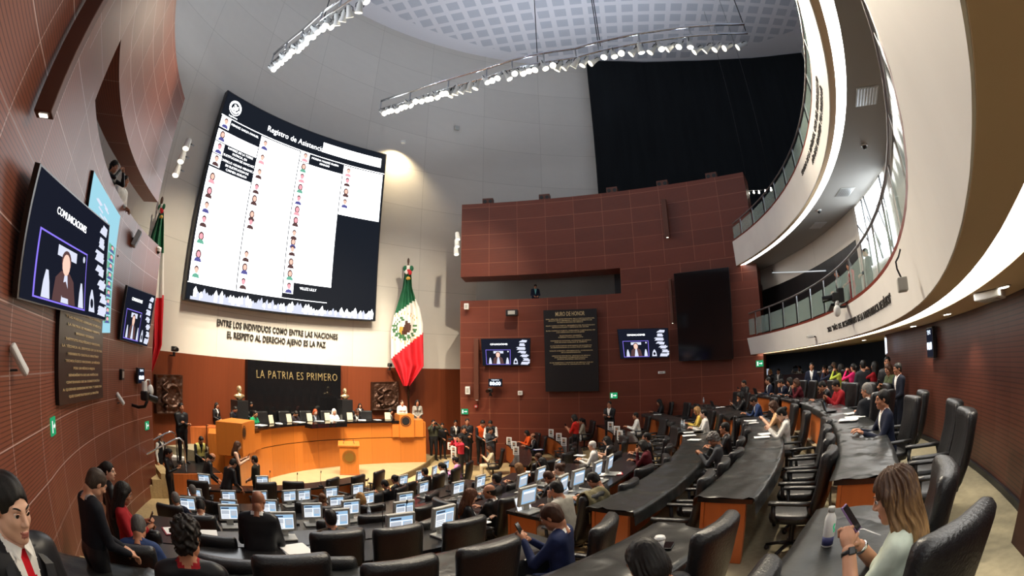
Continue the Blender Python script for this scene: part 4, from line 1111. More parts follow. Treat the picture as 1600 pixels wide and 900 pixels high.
for j, segs in SEG.items():
    for a0, a1, sd in segs:
        R = row_R(j) if j < 8 else 7.7
        zt_ = None
        if sd == 'far': R, zt_ = FARD[j]
        side = 'across the chamber' if (j >= 5 and sd == 'left') else SIDE[sd]
        desk(j, a0, a1, 'curved black-topped desk %s, %s monitor row' % (side, RN[j]), None, R, zt_)
# ================================================================== CHAIRS
def chair_proto(tall=1.18):
    t = empty('executive_chair', (0, 0, 0))
    def sect(w, th, yc, z, n=20, bow=0.0):
        out = []
        for k in range(n):
            a = 2 * math.pi * k / n; c, s = math.cos(a), math.sin(a)
            x = w * math.copysign(abs(c) ** .45, c); y = th * math.copysign(abs(s) ** .6, s)
            out.append((x, yc + y + bow * (x / max(w, .01)) ** 2, z))
        return out
    mb = MB(); R_ = []
    for v, w, th in ((0, .20, .03), (.03, .25, .05), (.12, .275, .065), (.35, .285, .07), (.55, .285, .066), (.75, .29, .062), (.9, .292, .07), (.96, .285, .07), (.99, .27, .05), (1.0, .24, .02)):
        z = .46 + (tall - .46) * v
        R_.append(sect(w, th, -.26 - .13 * v - .03 * math.sin(v * 3), z, bow=.045))
    loft(mb, R_); mb.done('backrest', (m_leather,), t)
    mb = MB(); loft(mb, [sect(w, d, 0.0, z) for z, w, d in ((.40, .22, .2), (.415, .27, .25), (.46, .285, .265), (.50, .28, .26), (.515, .24, .22))]); mb.done('seat', (m_leather,), t)
    for s in (-1, 1):
        mb = MB(); mb.tube([(s * .28, .12, .44), (s * .325, .16, .52), (s * .325, .17, .64)], .025, 8); mb.tube([(s * .27, -.25, .5), (s * .325, -.24, .58), (s * .325, -.22, .65)], .022, 8)
        loft(mb, [[(s * .325 + .045 * math.cos(2 * math.pi * k / 10), y, .665 + .025 * math.sin(2 * math.pi * k / 10)) for k in range(10)] for y in (-.24, -.1, .1, .22)])
        mb.done('armrest', (m_leather,), t)
    mb = MB(); mb.cyl((0, 0, .09), (0, 0, .41), .032, None, 10); mb.done('column', (m_dkmetal,), t)
    mb = MB()
    for k in range(5):
        a = 2 * math.pi * k / 5 + .3; mb.tube([(0, 0, .11), (.16 * math.cos(a), .16 * math.sin(a), .10), (.3 * math.cos(a), .3 * math.sin(a), .065)], [.03, .024, .018], 6); mb.sph((.29 * math.cos(a), .29 * math.sin(a), .032), .032, 8)
    mb.done('star_base', (m_dkmetal,), t)
    return t
CHAIR = chair_proto()
CH = []; chair_used = [False]
def put_chair(p, rz, label, group=None, sc=1.0):
    if not chair_used[0]:
        c = CHAIR; chair_used[0] = True
    else: c = copy_tree(CHAIR)
    c.location = p; c.rotation_euler = (0, 0, rz); c.scale = (sc, sc, sc); tag(c, label, 'chair', group)
    CH.append(Vector(p)); return c
def face_in(p):            # heading that looks towards the centre of the arcs
    d = O - Vector((p[0], p[1])); return math.atan2(-d.x, d.y)
# ================================================================== MONITORS
m_ui = emis('ui_white', (.90, .94, 1.0), 1.0); m_uib = emis('ui_blue', (.32, .52, .74), .9); m_uig = emis('ui_grey', (.55, .60, .68), .8); m_uik = emis('ui_dark', (.05, .07, .12), .8)
def monitor_proto(variant):
    t = empty('desk_monitor', (0, 0, 0))
    tilt = Euler((rad(8), 0, 0)).to_matrix()
    def T(p): return tilt @ Vector(p) + Vector((0, 0, .10))
    mb = MB(); mb.box(T((0, 0, .15)), (.37, .05, .30), tilt, .012); mb.done('casing', (m_greyplast,), t)
    mb = MB(); y = -.0275
    def q(x0, z0, x1, z1, mi, l=0): mb.quad([T((x0, y - l * .0006, z0)), T((x1, y - l * .0006, z0)), T((x1, y - l * .0006, z1)), T((x0, y - l * .0006, z1))], mi)
    q(-.145, .04, .145, .265, 0)
    if variant == 0:
        q(-.145, .215, .145, .265, 1, 1); q(-.135, .225, .0, .25, 3, 2); q(-.135, .13, .0, .20, 2, 1)
        for k in range(3): q(-.135, .055 + .024 * k, -.01, .067 + .024 * k, 2, 1)
        q(.02, .055, .135, .2, 1, 1); q(.03, .10, .125, .19, 2, 2)
    elif variant == 1:
        q(-.145, .04, .145, .265, 1, 1); q(-.12, .07, .12, .235, 2, 2); q(-.12, .2, .12, .235, 0, 3)
    mb.done('screen', (m_ui, m_uib, m_uig, m_uik), t)
    mb = MB(); mb.box((0, .02, .06), (.12, .06, .12), None, .01); mb.done('neck', (m_greyplast,), t)
    mb = MB(); mb.box((0, -.06, .014), (.33, .26, .026), None, .01); mb.done('base', (m_greyplast,), t)
    return t
MON = [monitor_proto(0), monitor_proto(1)]; mon_used = [False, False]
MPX = [(316,754),(305,770),(291,790),(356,763),(357,782),(358,804),(412,753),(402,768),(420,790),(442,812),(457,760),(456,777),(485,794),(505,762),(515,777),(534,812),(553,761),(572,776),(553,794),(641,751),(622,775),(621,790),(613,810),(675,744),(702,736),(721,727),(670,762),(712,760),(746,750),(692,805),(821,750),(847,739),(866,727),(880,754),(913,745),(938,731),(956,721),(834,774)]
MON_AT = []
def rownear(px, py, dz, off):
    best = None
    for j in range(2, 9):
        p = at(px, py, row_desk(j) + dz); R = (p.xy - O).length
        e = abs(R - (row_R(j) if j < 8 else 7.7) - off)
        if best is None or e < best[0]: best = (e, j, p)
    return best[1], best[2]
mcount = {}
for px, py in MPX:
    j, p = rownear(px, py, .27, .3)
    p = pol(min(max((p.xy - O).length, 7.75), 8.15) if j >= 8 else row_R(j) + .26, phi_of(p))
    z = row_desk(j) + .002
    MON_AT.append((px, py, j, p.copy()))
MON_AT.sort(key=lambda m: (m[2], m[0]))
for px, py, j, p in MON_AT:
    v = 1 if px > 815 else 0
    c = MON[v] if not mon_used[v] else copy_tree(MON[v]); mon_used[v] = True
    rz = math.atan2(-(O.x - p.x), (O.y - p.y)) + random.Random(px).uniform(-.15, .15)
    c.location = (p.x, p.y, row_desk(j) + .002); c.rotation_euler = (0, 0, rz)
    mcount[j] = mcount.get(j, 0) + 1
    tag(c, 'grey desk monitor, %s from the left on the %s monitor row%s' % (ORD[mcount[j] - 1], RN.get(j, 'highest').split(',')[0], ', blue screen' if v else ''), 'monitor', 'monitors on the ' + RN.get(j, 'highest').split(',')[0] + ' row')
# ================================================================== TRUSSES AND THEATRE LAMPS
ZT = 14.5
def truss(label, path, wires):
    P = [at(x, y, ZT) for x, y in path]
    t = empty('lighting_truss', P[0], label=label, cat='truss')
    def fin(mb, n, m):
        bmesh.ops.transform(mb.bm, matrix=Matrix.Translation(-t.location), verts=mb.bm.verts[:]); return mb.done(n, (m,), t)
    up = [p + Vector((0, 0, .42)) for p in P]
    fin(MB().tube(P, .04, 8), 'lower_rail', m_chrome); fin(MB().tube(up, .05, 8), 'upper_rail', m_chrome)
    lat = MB(); n = 0
    for a, b_ in zip(P, P[1:]):
        L_m = (b_ - a).length; k_ = max(1, int(L_m / 1.1))
        for k in range(k_):
            q = a + (b_ - a) * k / k_; lat.tube([q, q + Vector((0, 0, .42))], .03, 6)
    fin(lat, 'lattice', m_metal)
    for (x, y) in wires:
        q = at(x, y, ZT + .42); fin(MB().tube([q, Vector((q.x, q.y, 23.45))], .018, 6), 'suspension_cable', m_dkmetal)
    return P
RT = [(594, 171), (640, 157), (700, 138), (760, 121), (800, 108), (850, 97), (900, 90), (935, 80), (1000, 67), (1080, 56), (1120, 53), (1168, 52)]
truss('long curved lighting truss hanging across the middle of the ceiling', RT, ((840, 100), (935, 72), (938, 72), (1165, 48)))
LT_ = [(424, 99), (445, 80), (470, 60), (500, 33), (530, 12), (560, -8), (585, -28)]
truss('lighting truss at the upper left above the giant screen', LT_, ((505, 32),))
LR = [(599,176,1),(606,173,1),(612,171,1),(619,171,1),(627,168,1),(634,165,1),(640,163,1),(648,158,1),(657,157,1),(667,154,1),(674,152,1),(682,150,1),(691,146,1),(698,144,1),(705,147,0),(712,144,0),(722,141,0),(733,139,0),(744,135,0),(760,126,1),(769,125,1),(779,120,1),(794,120,1),(803,114,1),(816,113,1),(826,109,1),(837,107,1),(851,104,1),(864,101,1),(872,106,0),(884,104,0),(898,101,0),(912,99,0),(926,97,0),(945,87,1),(959,85,1),(971,82,1),(989,82,0),(1001,78,1),(1018,79,0),(1032,74,1),(1046,75,0),(1062,71,1),(1078,70,1),(1088,79,0),(1104,77,0),(1119,75,0),(1135,74,0),(1156,72,0)]
LL_ = [(426,107,1),(432,101,1),(439,96,1),(444,90,1),(451,86,1),(457,78,1),(464,77,1),(470,72,1),(476,66,1),(480,58,1),(489,55,1),(494,48,1),(504,44,1),(510,37,1),(515,40,1),(526,35,0),(536,29,0),(546,22,0),(561,15,0),(570,0,1)]
def lamp_proto(lit):
    """theatre lamp whose beam runs along local -Z"""
    t = empty('theatre_spotlight')
    mb = MB(); mb.lathe([(.05, .30), (.075, .26), (.085, .1), (.10, .0), (.125, -.08), (.125, -.1)], seg=14); mb.done('can', (m_pots,), t, True)
    mb = MB(); mb.lathe([(.118, -.105), (.12, -.112)] if not lit else [(.10, -.105), (.10, -.12), (.07, -.14), (.02, -.15)], seg=14); mb.done('lens', (m_bulb if lit else m_bulb_off,), t, True)
    mb = MB(); mb.tube([(-.12, 0, .08), (-.125, 0, .2), (0, 0, .33), (.125, 0, .2), (.12, 0, .08)], .014, 6); mb.done('yoke', (m_dkmetal,), t)
    return t
LP = {0: lamp_proto(0), 1: lamp_proto(1)}; lp_used = {0: False, 1: False}
def spot_light(t, energy, size, colr=(1.0, .86, .66), name='beam'):
    l = bpy.data.lights.new(name, 'SPOT'); l.energy = energy; l.spot_size = rad(size); l.spot_blend = .7; l.shadow_soft_size = .12; l.color = colr
    o = bpy.data.objects.new(name, l); COL.objects.link(o); o.parent = t; o.location = (0, 0, -.25); return o
AIM_SEATS = [at(1270, 722, 2.17), Vector((2, 8, 2)), Vector((-3, 9, 1)), Vector((5, 12, 2)), Vector((0, 4, 2)), Vector((-5, 8, 1)), Vector((7, 15, 2.5)), Vector((4, 4.5, 2.6))]
AIM_PRES = [Vector((-7.5, 16.5, 2)), Vector((-5.5, 19.5, 2)), Vector((-8.6, 18.2, 3)), Vector((-5, 22, 4.2)), Vector((-6, 16, .6)), Vector((-11, 14, 3)), Vector((-9.5, 19, 4.5))]
def hang(lst, lab, n_real, allp=False):
    for i, (x, y, lit) in enumerate(lst):
        p = at(x, y, ZT - .22)
        c = LP[lit] if not lp_used[lit] else copy_tree(LP[lit]); lp_used[lit] = True
        tgt = (AIM_SEATS[i % 8] if lit else AIM_PRES[i % 7])
        d = (tgt - p).normalized()
        c.location = p; c.rotation_euler = d.to_track_quat('-Z', 'Y').to_euler()
        tag(c, ('glowing' if lit else 'side-turned white') + ' theatre lamp, %s from the left end of the %s' % (ORD[i], lab), 'spotlight', 'lamps on the ' + lab)
        if i % n_real == 1:
            pres = allp or (i // n_real) % 2 == 0
            tg = (AIM_PRES if pres else AIM_SEATS)[(i // n_real // (1 if allp else 2)) % (7 if pres else 8)]
            wall_ = allp and i // n_real == 3
            if wall_: tg = Vector((-8.0, 6.9, 11.3))
            if not allp and i == 41: tg = pol(20.8, -33, 8.7); pres = False
            if not allp and i == 45: tg = pol(21.0, -48, 5.0); pres = False
            l = spot_light(c, SPOT_W * (.35 if wall_ else 1.15 if pres else 1.0), 62)
            if not allp and i == 33: tg = at(1268, 722, 2.17); pres = False; l.data.spot_size = rad(9); l.data.energy = SPOT_W * 2.2
            dl = (tg - p).normalized()
            l.rotation_euler = (c.rotation_euler.to_matrix().inverted() @ dl.to_track_quat('-Z', 'Y').to_matrix()).to_euler()
hang(LR, 'long truss', 4)
hang(LL_, 'upper left truss', 3, True)
# the beam that leaves a pool of warm light on the drum beside the screen
hp, hq = WB.hit(630, 222, .9); _, hn, ht = WB.pt(hq)
t = empty('wall_washer', hp, label='small wall washer right of the screen top', cat='wall lamp')
mb = MB(); mb.box((0, 0, 0), (.2, .2, .14), None, .02); mb.done('housing', (m_pots,), t)
l = spot_light(t, HALO_W * 10, 125, (1.0, .80, .50)); l.location = (0, 0, -.1)
l.rotation_euler = (Vector((-hn.x * .55, -hn.y * .55, -1))).to_track_quat('-Z', 'Y').to_euler()
# ================================================================== BALCONY RAILS, LETTERING, FITTINGS
def railing(label, R, a0, a1, z0, zr, step):
    t = empty('glass_railing', pol(R, (a0 + a1) / 2, z0), label=label, cat='railing')
    def fin(mb, n, m):
        bmesh.ops.transform(mb.bm, matrix=Matrix.Translation(-t.location), verts=mb.bm.verts[:]); return mb.done(n, (m,), t)
    n = int((a1 - a0) / step)
    fin(MB().tube([pol(R, a0 + (a1 - a0) * k / (n * 2), zr) for k in range(2 * n + 1)], .03, 8), 'handrail', m_metal)
    for k in range(n + 1):
        a = a0 + (a1 - a0) * k / n
        mb = MB(); mb.box(pol(R, a, (z0 + zr) / 2), (.03, .05, zr - z0), Euler((0, 0, rad(a))).to_matrix(), .004); fin(mb, 'post', m_metal)
        if k < n:
            b_ = a0 + (a1 - a0) * (k + 1) / n; g = (b_ - a) * .06
            fin(MB().band(ring(R - .035, a + g, b_ - g, 3), ring(R - .025, a + g, b_ - g, 3), z0 + .06, z0 + .62 * (zr - z0) + .1), 'glass_panel', m_glass)
railing('glass railing along the lower balcony edge', 21.12, -78, 4, 5.38, 6.28, 3.3)
railing('glass railing along the upper balcony edge', 20.88, -78, 4, 9.25, 9.95, 3.3)
def ringtext(txt, R, a_left, a_right, z, size, name, label, parent=None, zr0=5.33, sl_=.155):
    me = textmesh(txt, size, .006, 'CENTER', 1.05, bold=.003); xs = [v.co.x for v in me.vertices]; w = max(xs) - min(xs)
    am = (a_left + a_right) / 2
    for v in me.vertices:
        a = am - (v.co.x / w) * (a_left - a_right); q = pol(R - v.co.z + (zr0 - v.co.y - z) * sl_, a, z + v.co.y); v.co = q
    o = link(name, me, parent, (m_ink,)); return tag(o, label, 'lettering')
ringtext('2021 "AÑO DEL BICENTENARIO DE LA INDEPENDENCIA DE MÉXICO"', 20.99, -20.6, -36.6, 4.97, .17, 'balcony_lettering', 'dark lettering along the lower balcony fascia')
ringtext('AÑO DE LA GRANDEZA Y LA SOBERANÍA', 20.77, -25.5, -34.6, 8.62, .17, 'balcony_lettering', 'shorter dark lettering on the upper balcony fascia', None, 9.2, .04)
ringtext('SENADO DE LA REPÚBLICA, CASA DEL FEDERALISMO', 20.77, -22.0, -34.4, 8.86, .17, 'balcony_lettering', 'longer dark lettering on the upper balcony fascia, top line', None, 9.2, .04)
# under-balcony fittings
for k, (x, y) in enumerate(((1568, 447), (1480, 490), (1427, 509), (1350, 531))):
    p = at(x, y, 4.68); t = empty('downlight', p, label='recessed downlight under the lower balcony, %s from the camera' % ORD[k], cat='ceiling light')
    mb = MB(); mb.lathe([(.085, -.012), (.085, 0)], seg=20); mb.done('trim_ring', (m_whiteplast,), t)
    mb = MB(); mb.lathe([(.06, -.016), (.06, -.011)], seg=20); mb.done('lens', (m_bulb,), t)
    l = bpy.data.lights.new('downlight', 'SPOT'); l.energy = 60; l.spot_size = rad(110); l.spot_blend = .8; l.color = (1, .9, .74); l.shadow_soft_size = .06
    o = bpy.data.objects.new('beam', l); COL.objects.link(o); o.parent = t; o.location = (0, 0, -.05)
p = at(1548, 466, 4.62)
t = empty('air_diffuser', (p.x, p.y, 4.68), rad(20), label='white box diffuser hanging below the balcony soffit', cat='air vent')
mb = MB(); mb.box((0, 0, -.04), (.5, .3, .07), None, .015); mb.done('housing', (m_whiteplast,), t)
mb = MB(); mb.box((0, 0, -.079), (.4, .2, .008)); mb.done('grille', (m_greyplast,), t)
for k, (x, y) in enumerate(((1354, 150), (1320, 300), (1278, 352))):
    p = at(x, y, 8.2); t = empty('ceiling_vent', p, rad(phi_of(p)), label='grey grille in the upper soffit, %s from the top' % ORD[k], cat='air vent')
    mb = MB(); mb.box((0, 0, -.006), (.42, .62, .012)); mb.done('frame', (m_greyplast,), t)
    for q in range(7):
        mb = MB(); mb.box((-.17 + .057 * q, 0, -.014), (.03, .56, .008)); mb.done('slat', (m_metal,), t)
for k, (x, y) in enumerate(((1351, 230), (1280, 331))):
    p = at(x, y, 8.15); t = empty('dome_camera', (p.x, p.y, 8.2), label='small dome camera on the upper soffit, ' + ('upper' if k == 0 else 'lower') + ' one', cat='camera')
    mb = MB(); mb.lathe([(.07, -.03), (.08, 0)], seg=14); mb.done('housing', (m_whiteplast,), t)
    mb = MB(); mb.sph((0, 0, -.04), .055, 12); mb.done('dome', (m_blackgloss,), t, True)
# remote camera on the lower balcony fascia
p = onring(1306, 470, 20.75); a = phi_of(p)
t = empty('remote_camera', p, rad(a + 90), label='black remote camera with white dome on the lower balcony edge', cat='camera')
b_ptz(t)
mb = MB(); mb.sph((-.12, .02, -.22), .085, 14, 0, (1, 1, 1.45)); mb.cyl((-.12, .02, -.1), (-.05, -.02, -.02), .04); mb.done('dome_hood', (m_whiteplast,), t, True)
mb = MB(); mb.box((.28, .05, -.1), (.34, .1, .06), Euler((0, rad(15), 0)).to_matrix(), .01); mb.box((.0, -.12, .1), (.2, .14, .3), None, .02); mb.done('control_head', (m_dkmetal,), t)
p = onring(1409, 436, 20.9); t = empty('junction_box', p, rad(phi_of(p) + 90), label='grey box with cables on the balcony fascia by the long white lettering', cat='box')
mb = MB(); mb.box((0, 0, -.05), (.14, .1, .12), None, .01); mb.done('housing', (m_greyplast,), t)
mb = MB(); mb.tube([(0, 0, .0), (.05, .03, .1), (-.04, .04, .15), (.03, 0, .2), (0, -.03, .26)], .01, 6); mb.done('cable', (m_dkmetal,), t)
p = onring(1266, 526, 20.9); t = empty('small_camera', p, rad(phi_of(p) + 90), label='small white camera low on the balcony fascia left of the lettering', cat='camera'); b_box(t, (.16, .2, .08))
p = at(1252, 555, 4.6); t = empty('small_camera', p, 0.0, label='white camera under the balcony above the cameraman', cat='camera'); b_box(t, (.2, .3, .2))
# bright window at the back of the lower balcony
Wn = Wall(ring(RB - .03, phw0, phw1, 6))
t = empty('bright_window', pol(RB - .03, (phw0 + phw1) / 2, 5.6), label='tall daylight window at the back of the lower balcony', cat='window')
def finw(mb, n, m):
    bmesh.ops.transform(mb.bm, matrix=Matrix.Translation(-t.location), verts=mb.bm.verts[:]); return mb.done(n, (m,), t)
m_day = emis('daylight_pane', (.86, .94, 1.0), 6.0)
finw(MB().band(ring(RB - .05, phw1, phw0, 6), ring(RB - .02, phw1, phw0, 6), 6.4, 8.1), 'pane', m_day)
mb = MB()
for k in range(3):
    a = phw1 + (phw0 - phw1) * (k + .2) / 3; b_ = phw1 + (phw0 - phw1) * (k + .95) / 3
    mb.tube([pol(RB - .07, a, 6.4), pol(RB - .07, b_ if k % 2 else a, 8.1)], .035, 6)
    mb.tube([pol(RB - .07, a, 6.4 + .3 * k), pol(RB - .07, b_, 7.6)], .03, 6)
finw(mb, 'glazing_bars', m_metal)
# ================================================================== PEOPLE
def V3(*a): return np.array(a, np.float32)
class SDF:
    def __init__(s, lo, hi, h):
        s.h = h; s.lo = np.array(lo, np.float32); n = np.ceil((np.array(hi) - s.lo) / h).astype(int) + 1
        s.ax = [s.lo[i] + h * np.arange(n[i], dtype=np.float32) for i in range(3)]
        s.D = np.full(n, 1.0, np.float32); s.B = np.full(n, 1.0, np.float32); s.L = np.zeros(n, np.int8)
    def sl(s, lo, hi):
        a = [max(0, int((lo[i] - s.lo[i]) / s.h) - 1) for i in range(3)]; b = [min(s.D.shape[i], int((hi[i] - s.lo[i]) / s.h) + 3) for i in range(3)]
        if any(b[i] <= a[i] for i in range(3)): return None
        S = tuple(slice(a[i], b[i]) for i in range(3))
        X = np.meshgrid(*[s.ax[i][S[i]] for i in range(3)], indexing='ij', sparse=True)
        return S, X
    def put(s, S, d, k, lab):
        D = s.D[S]
        if k > 0:
            hh = np.clip(.5 + .5 * (D - d) / k, 0, 1); s.D[S] = D * (1 - hh) + d * hh - k * hh * (1 - hh)
        else: s.D[S] = np.minimum(D, d)
        m = d < s.B[S]; s.B[S] = np.where(m, d, s.B[S]); s.L[S] = np.where(m, lab, s.L[S])
    def cap(s, a, b, ra, rb, lab=0, k=.02, flat=None):
        a, b = np.asarray(a, np.float32), np.asarray(b, np.float32); m = max(ra, rb) + .06
        if flat is not None: m *= 1.0
        q = s.sl(np.minimum(a, b) - m, np.maximum(a, b) + m)
        if q is None: return
        S, X = q; P = [X[i] - a[i] for i in range(3)]; ba = b - a
        f = 1.0
        if flat is not None:                       # squash the section along direction n by factor f
            n, f = flat; n = np.asarray(n, np.float32); pn = P[0] * n[0] + P[1] * n[1] + P[2] * n[2]; g = (1 / f - 1)
            P = [P[i] + n[i] * pn * g for i in range(3)]; bn = float(ba @ n); ba = ba + n * bn * g
        t = np.clip((P[0] * ba[0] + P[1] * ba[1] + P[2] * ba[2]) / max(1e-9, float(ba @ ba)), 0, 1)
        d = np.sqrt((P[0] - t * ba[0]) ** 2 + (P[1] - t * ba[1]) ** 2 + (P[2] - t * ba[2]) ** 2) - (ra + (rb - ra) * t)
        s.put(S, (d * (f if flat is not None else 1) ** .5).astype(np.float32), k, lab)
    def ell(s, c, r, lab=0, k=.02, R=None, sub=False):
        c = np.asarray(c, np.float32); r = np.asarray(r, np.float32); m = float(r.max()) + .05
        q = s.sl(c - m, c + m)
        if q is None: return
        S, X = q; P = [X[i] - c[i] for i in range(3)]
        if R is not None:
            R = np.asarray(R, np.float32); P = [R[0, i] * P[0] + R[1, i] * P[1] + R[2, i] * P[2] for i in range(3)]
        k0 = np.sqrt((P[0] / r[0]) ** 2 + (P[1] / r[1]) ** 2 + (P[2] / r[2]) ** 2); k1 = np.sqrt((P[0] / r[0] ** 2) ** 2 + (P[1] / r[1] ** 2) ** 2 + (P[2] / r[2] ** 2) ** 2) + 1e-6
        d = (k0 * (k0 - 1) / k1).astype(np.float32)
        if sub:
            D = s.D[S]; hh = np.clip(.5 - .5 * (D + d) / k, 0, 1); s.D[S] = D * (1 - hh) - d * hh + k * hh * (1 - hh)
        else: s.put(S, d, k, lab)
    def mesh(s):
        D = s.D; neg = D < 0; n = D.shape
        c = np.zeros([x - 1 for x in n], np.int8)
        offs = [(i, j, k) for i in (0, 1) for j in (0, 1) for k in (0, 1)]
        cs = lambda A, o: A[o[0]:n[0] - 1 + o[0], o[1]:n[1] - 1 + o[1], o[2]:n[2] - 1 + o[2]]
        for o in offs: c += cs(neg, o)
        mask = (c > 0) & (c < 8); idx = np.full(mask.shape, -1, np.int64); nv = int(mask.sum()); idx[mask] = np.arange(nv)
        base = np.argwhere(mask).astype(np.float32); acc = np.zeros((nv, 3), np.float32); cnt = np.zeros(nv, np.float32)
        for o in offs:
            for ax in range(3):
                if o[ax]: continue
                o2 = list(o); o2[ax] = 1
                da, db = cs(D, o)[mask], cs(D, tuple(o2))[mask]; x = (da < 0) != (db < 0); t = np.where(x, da / np.where(da == db, 1, da - db), 0)
                p = np.tile(np.array(o, np.float32), (nv, 1)); p[:, ax] += t
                acc += p * x[:, None]; cnt += x
        P = s.lo + s.h * (base + acc / np.maximum(cnt, 1)[:, None])
        F = []
        for ax in range(3):
            a = [slice(1, n[i] - 1) for i in range(3)]; a[ax] = slice(0, n[ax] - 1); b = list(a); b[ax] = slice(1, n[ax])
            A, Bq = neg[tuple(a)], neg[tuple(b)]; x = np.argwhere(A != Bq)
            if not len(x): continue
            fl = A[tuple(x.T)]; o = np.array([0 if i == ax else 1 for i in range(3)]); q = x + o
            u, v = (ax + 1) % 3, (ax + 2) % 3; eu = np.eye(3, dtype=int)[u]; ev = np.eye(3, dtype=int)[v]
            g = lambda w: idx[tuple(w.T)]
            quad = np.stack([g(q - eu - ev), g(q - ev), g(q), g(q - eu)], 1); quad[~fl] = quad[~fl][:, ::-1]
            F.append(quad)
        F = np.concatenate(F); F = F[(F >= 0).all(1)]
        C = P[F].mean(1); ii = np.clip(np.rint((C - s.lo) / s.h).astype(int), 0, np.array(n) - 1)
        return P, F, s.L[tuple(ii.T)].astype(np.int32)
def rotz(a): c, s = math.cos(a), math.sin(a); return np.array([[c, -s, 0], [s, c, 0], [0, 0, 1]], np.float32)
def rotx(a): c, s = math.cos(a), math.sin(a); return np.array([[1, 0, 0], [0, c, -s], [0, s, c]], np.float32)
def roty(a): c, s = math.cos(a), math.sin(a); return np.array([[c, 0, s], [0, 1, 0], [-s, 0, c]], np.float32)
SKIN, TOP, SHIRT, TIE, LEG, SHOE, FORE, UPPER, DARK, LIPS, WHITE, BROW = range(12)
def sphere_arr(c, r, nu=14, nv=10, iris=None):
    P, F, L = [], [], []
    for j in range(nv + 1):
        th = math.pi * j / nv
        for i in range(nu):
            a = 2 * math.pi * i / nu; P.append((c[0] + r * math.sin(th) * math.cos(a), c[1] + r * math.cos(th), c[2] + r * math.sin(th) * math.sin(a)))
    for j in range(nv):
        for i in range(nu):
            F.append((j * nu + i, j * nu + (i + 1) % nu, (j + 1) * nu + (i + 1) % nu, (j + 1) * nu + i)); L.append(DARK if j < iris else WHITE)
    return np.array(P, np.float32), np.array(F), np.array(L)
def tube_arr(pts, rs, lab, n=6):
    P, F = [], []
    for i, p in enumerate(pts):
        for k in range(n): a = 2 * math.pi * k / n; P.append((p[0], p[1] + rs[i] * math.cos(a), p[2] + rs[i] * math.sin(a)))
    for i in range(len(pts) - 1):
        for k in range(n): F.append((i * n + k, i * n + (k + 1) % n, (i + 1) * n + (k + 1) % n, (i + 1) * n + k))
    return np.array(P, np.float32), np.array(F), np.full(len(F), lab)
def head_arr(h=.0065, female=False, old=False, beard=False):
    s = SDF((-.11, -.13, -.20), (.11, .15, .15), h); w = .94 if female else 1.0
    s.ell((0, -.012, .035), (.074 * w, .094, .085), 0, .02); s.ell((0, .026, -.03), (.060 * w, .064, .083), 0, .03)
    s.ell((0, .060, -.090), (.026 * w, .026, .022), 0, .03)
    for x in (-1, 1):
        s.ell((x * .050 * w, .005, -.062), (.018, .035, .026), 0, .03)
        s.ell((x * .036 * w, .052, -.016), (.026, .026, .024), 0, .02)
        s.ell((x * .075 * w, -.006, .002), (.009, .019, .031), 0, .008, rotz(x * -.3))
    s.cap((-.036, .076, .036), (.036, .076, .036), .011, .011, 0, .015)
    for x in (-1, 1): s.ell((x * .031, .101, .016), (.021, .018, .014), 0, .012, sub=True)
    s.cap((0, .084, .026), (0, .104, -.014), .0085, .0125, 0, .012)
    for x in (-1, 1): s.ell((x * .012, .094, -.021), (.009, .011, .008), 0, .008)
    s.ell((0, .086, -.055), (.023, .010, .0055), LIPS, .005); s.ell((0, .084, -.066), (.020, .011, .0065), LIPS, .005)
    s.cap((0, -.02, -.07), (0, -.035, -.2), .052 * w, .056 * w, 0, .03)
    P, F, L = s.mesh(); parts = [(P, F, L)]
    for x in (-1, 1):
        parts.append(sphere_arr((x * .031, .0745, .0155), .0135, iris=3))
        pts = [(x * (.016 + .034 * t), .0905 - .016 * t * t, .037 + .008 * math.sin(t * 2.4)) for t in np.linspace(0, 1, 6)]
        parts.append(tube_arr(pts, [.003, .004, .0042, .0038, .003, .001], BROW))
        pts = [(x * (.017 + .029 * t), .0885 - .010 * t * t, .0165 + .0075 * math.sin(math.pi * t)) for t in np.linspace(0, 1, 6)]
        parts.append(tube_arr(pts, [.0022] * 6, DARK if female else SKIN))
    return join(parts)
def join(parts):
    P, F, L, o = [], [], [], 0
    for p, f, l in parts: P.append(p); F.append(f + o); L.append(l); o += len(p)
    return np.concatenate(P), np.concatenate(F), np.concatenate(L)
def hand_arr(kind, side, h=.0045):
    """palm in xy, fingers along +y, back of the hand up; thumb on the inner side"""
    s = SDF((-.075, -.06, -.09), (.075, .21, .05), h); t = -side
    s.ell((0, .045, 0), (.040, .048, .016), 0, .012); s.cap((0, -.05, 0), (0, .02, 0), .026, .030, 0, .02, flat=((0, 0, 1), .75))
    cv = {'relax': (.5, .5), 'grip': (1.25, 1.3), 'flat': (.12, .1)}[kind]
    for k, (x, ln) in enumerate(((-.030, .068), (-.010, .080), (.010, .076), (.029, .060))):
        x *= side * -1 * -1
        xx = x; a = np.array((xx, .082, .002)); f1 = cv[0] + .06 * k; b = a + np.array((xx * .12, math.cos(f1), -math.sin(f1))) * ln * .52; f2 = f1 + cv[1]
        c = b + np.array((xx * .04, math.cos(f2), -math.sin(f2))) * ln * .48
        s.cap(a, b, .0098, .0088, 0, .004); s.cap(b, c, .0088, .0072, 0, .003)
    a = np.array((t * .030, .018, -.004)); b = a + np.array((t * .030, .030, -.014)); c = b + np.array((t * (.012 if kind != 'grip' else -.006), .030, -.016))
    s.cap(a, b, .014, .0105, 0, .008); s.cap(b, c, .0105, .008, 0, .003)
    return s.mesh()
HEADS = {}; HANDS = {}
def get_head(fem, fine):
    k = (fem, fine)
    if k not in HEADS: HEADS[k] = head_arr(.0042 if fine else .0085, fem)
    return HEADS[k]
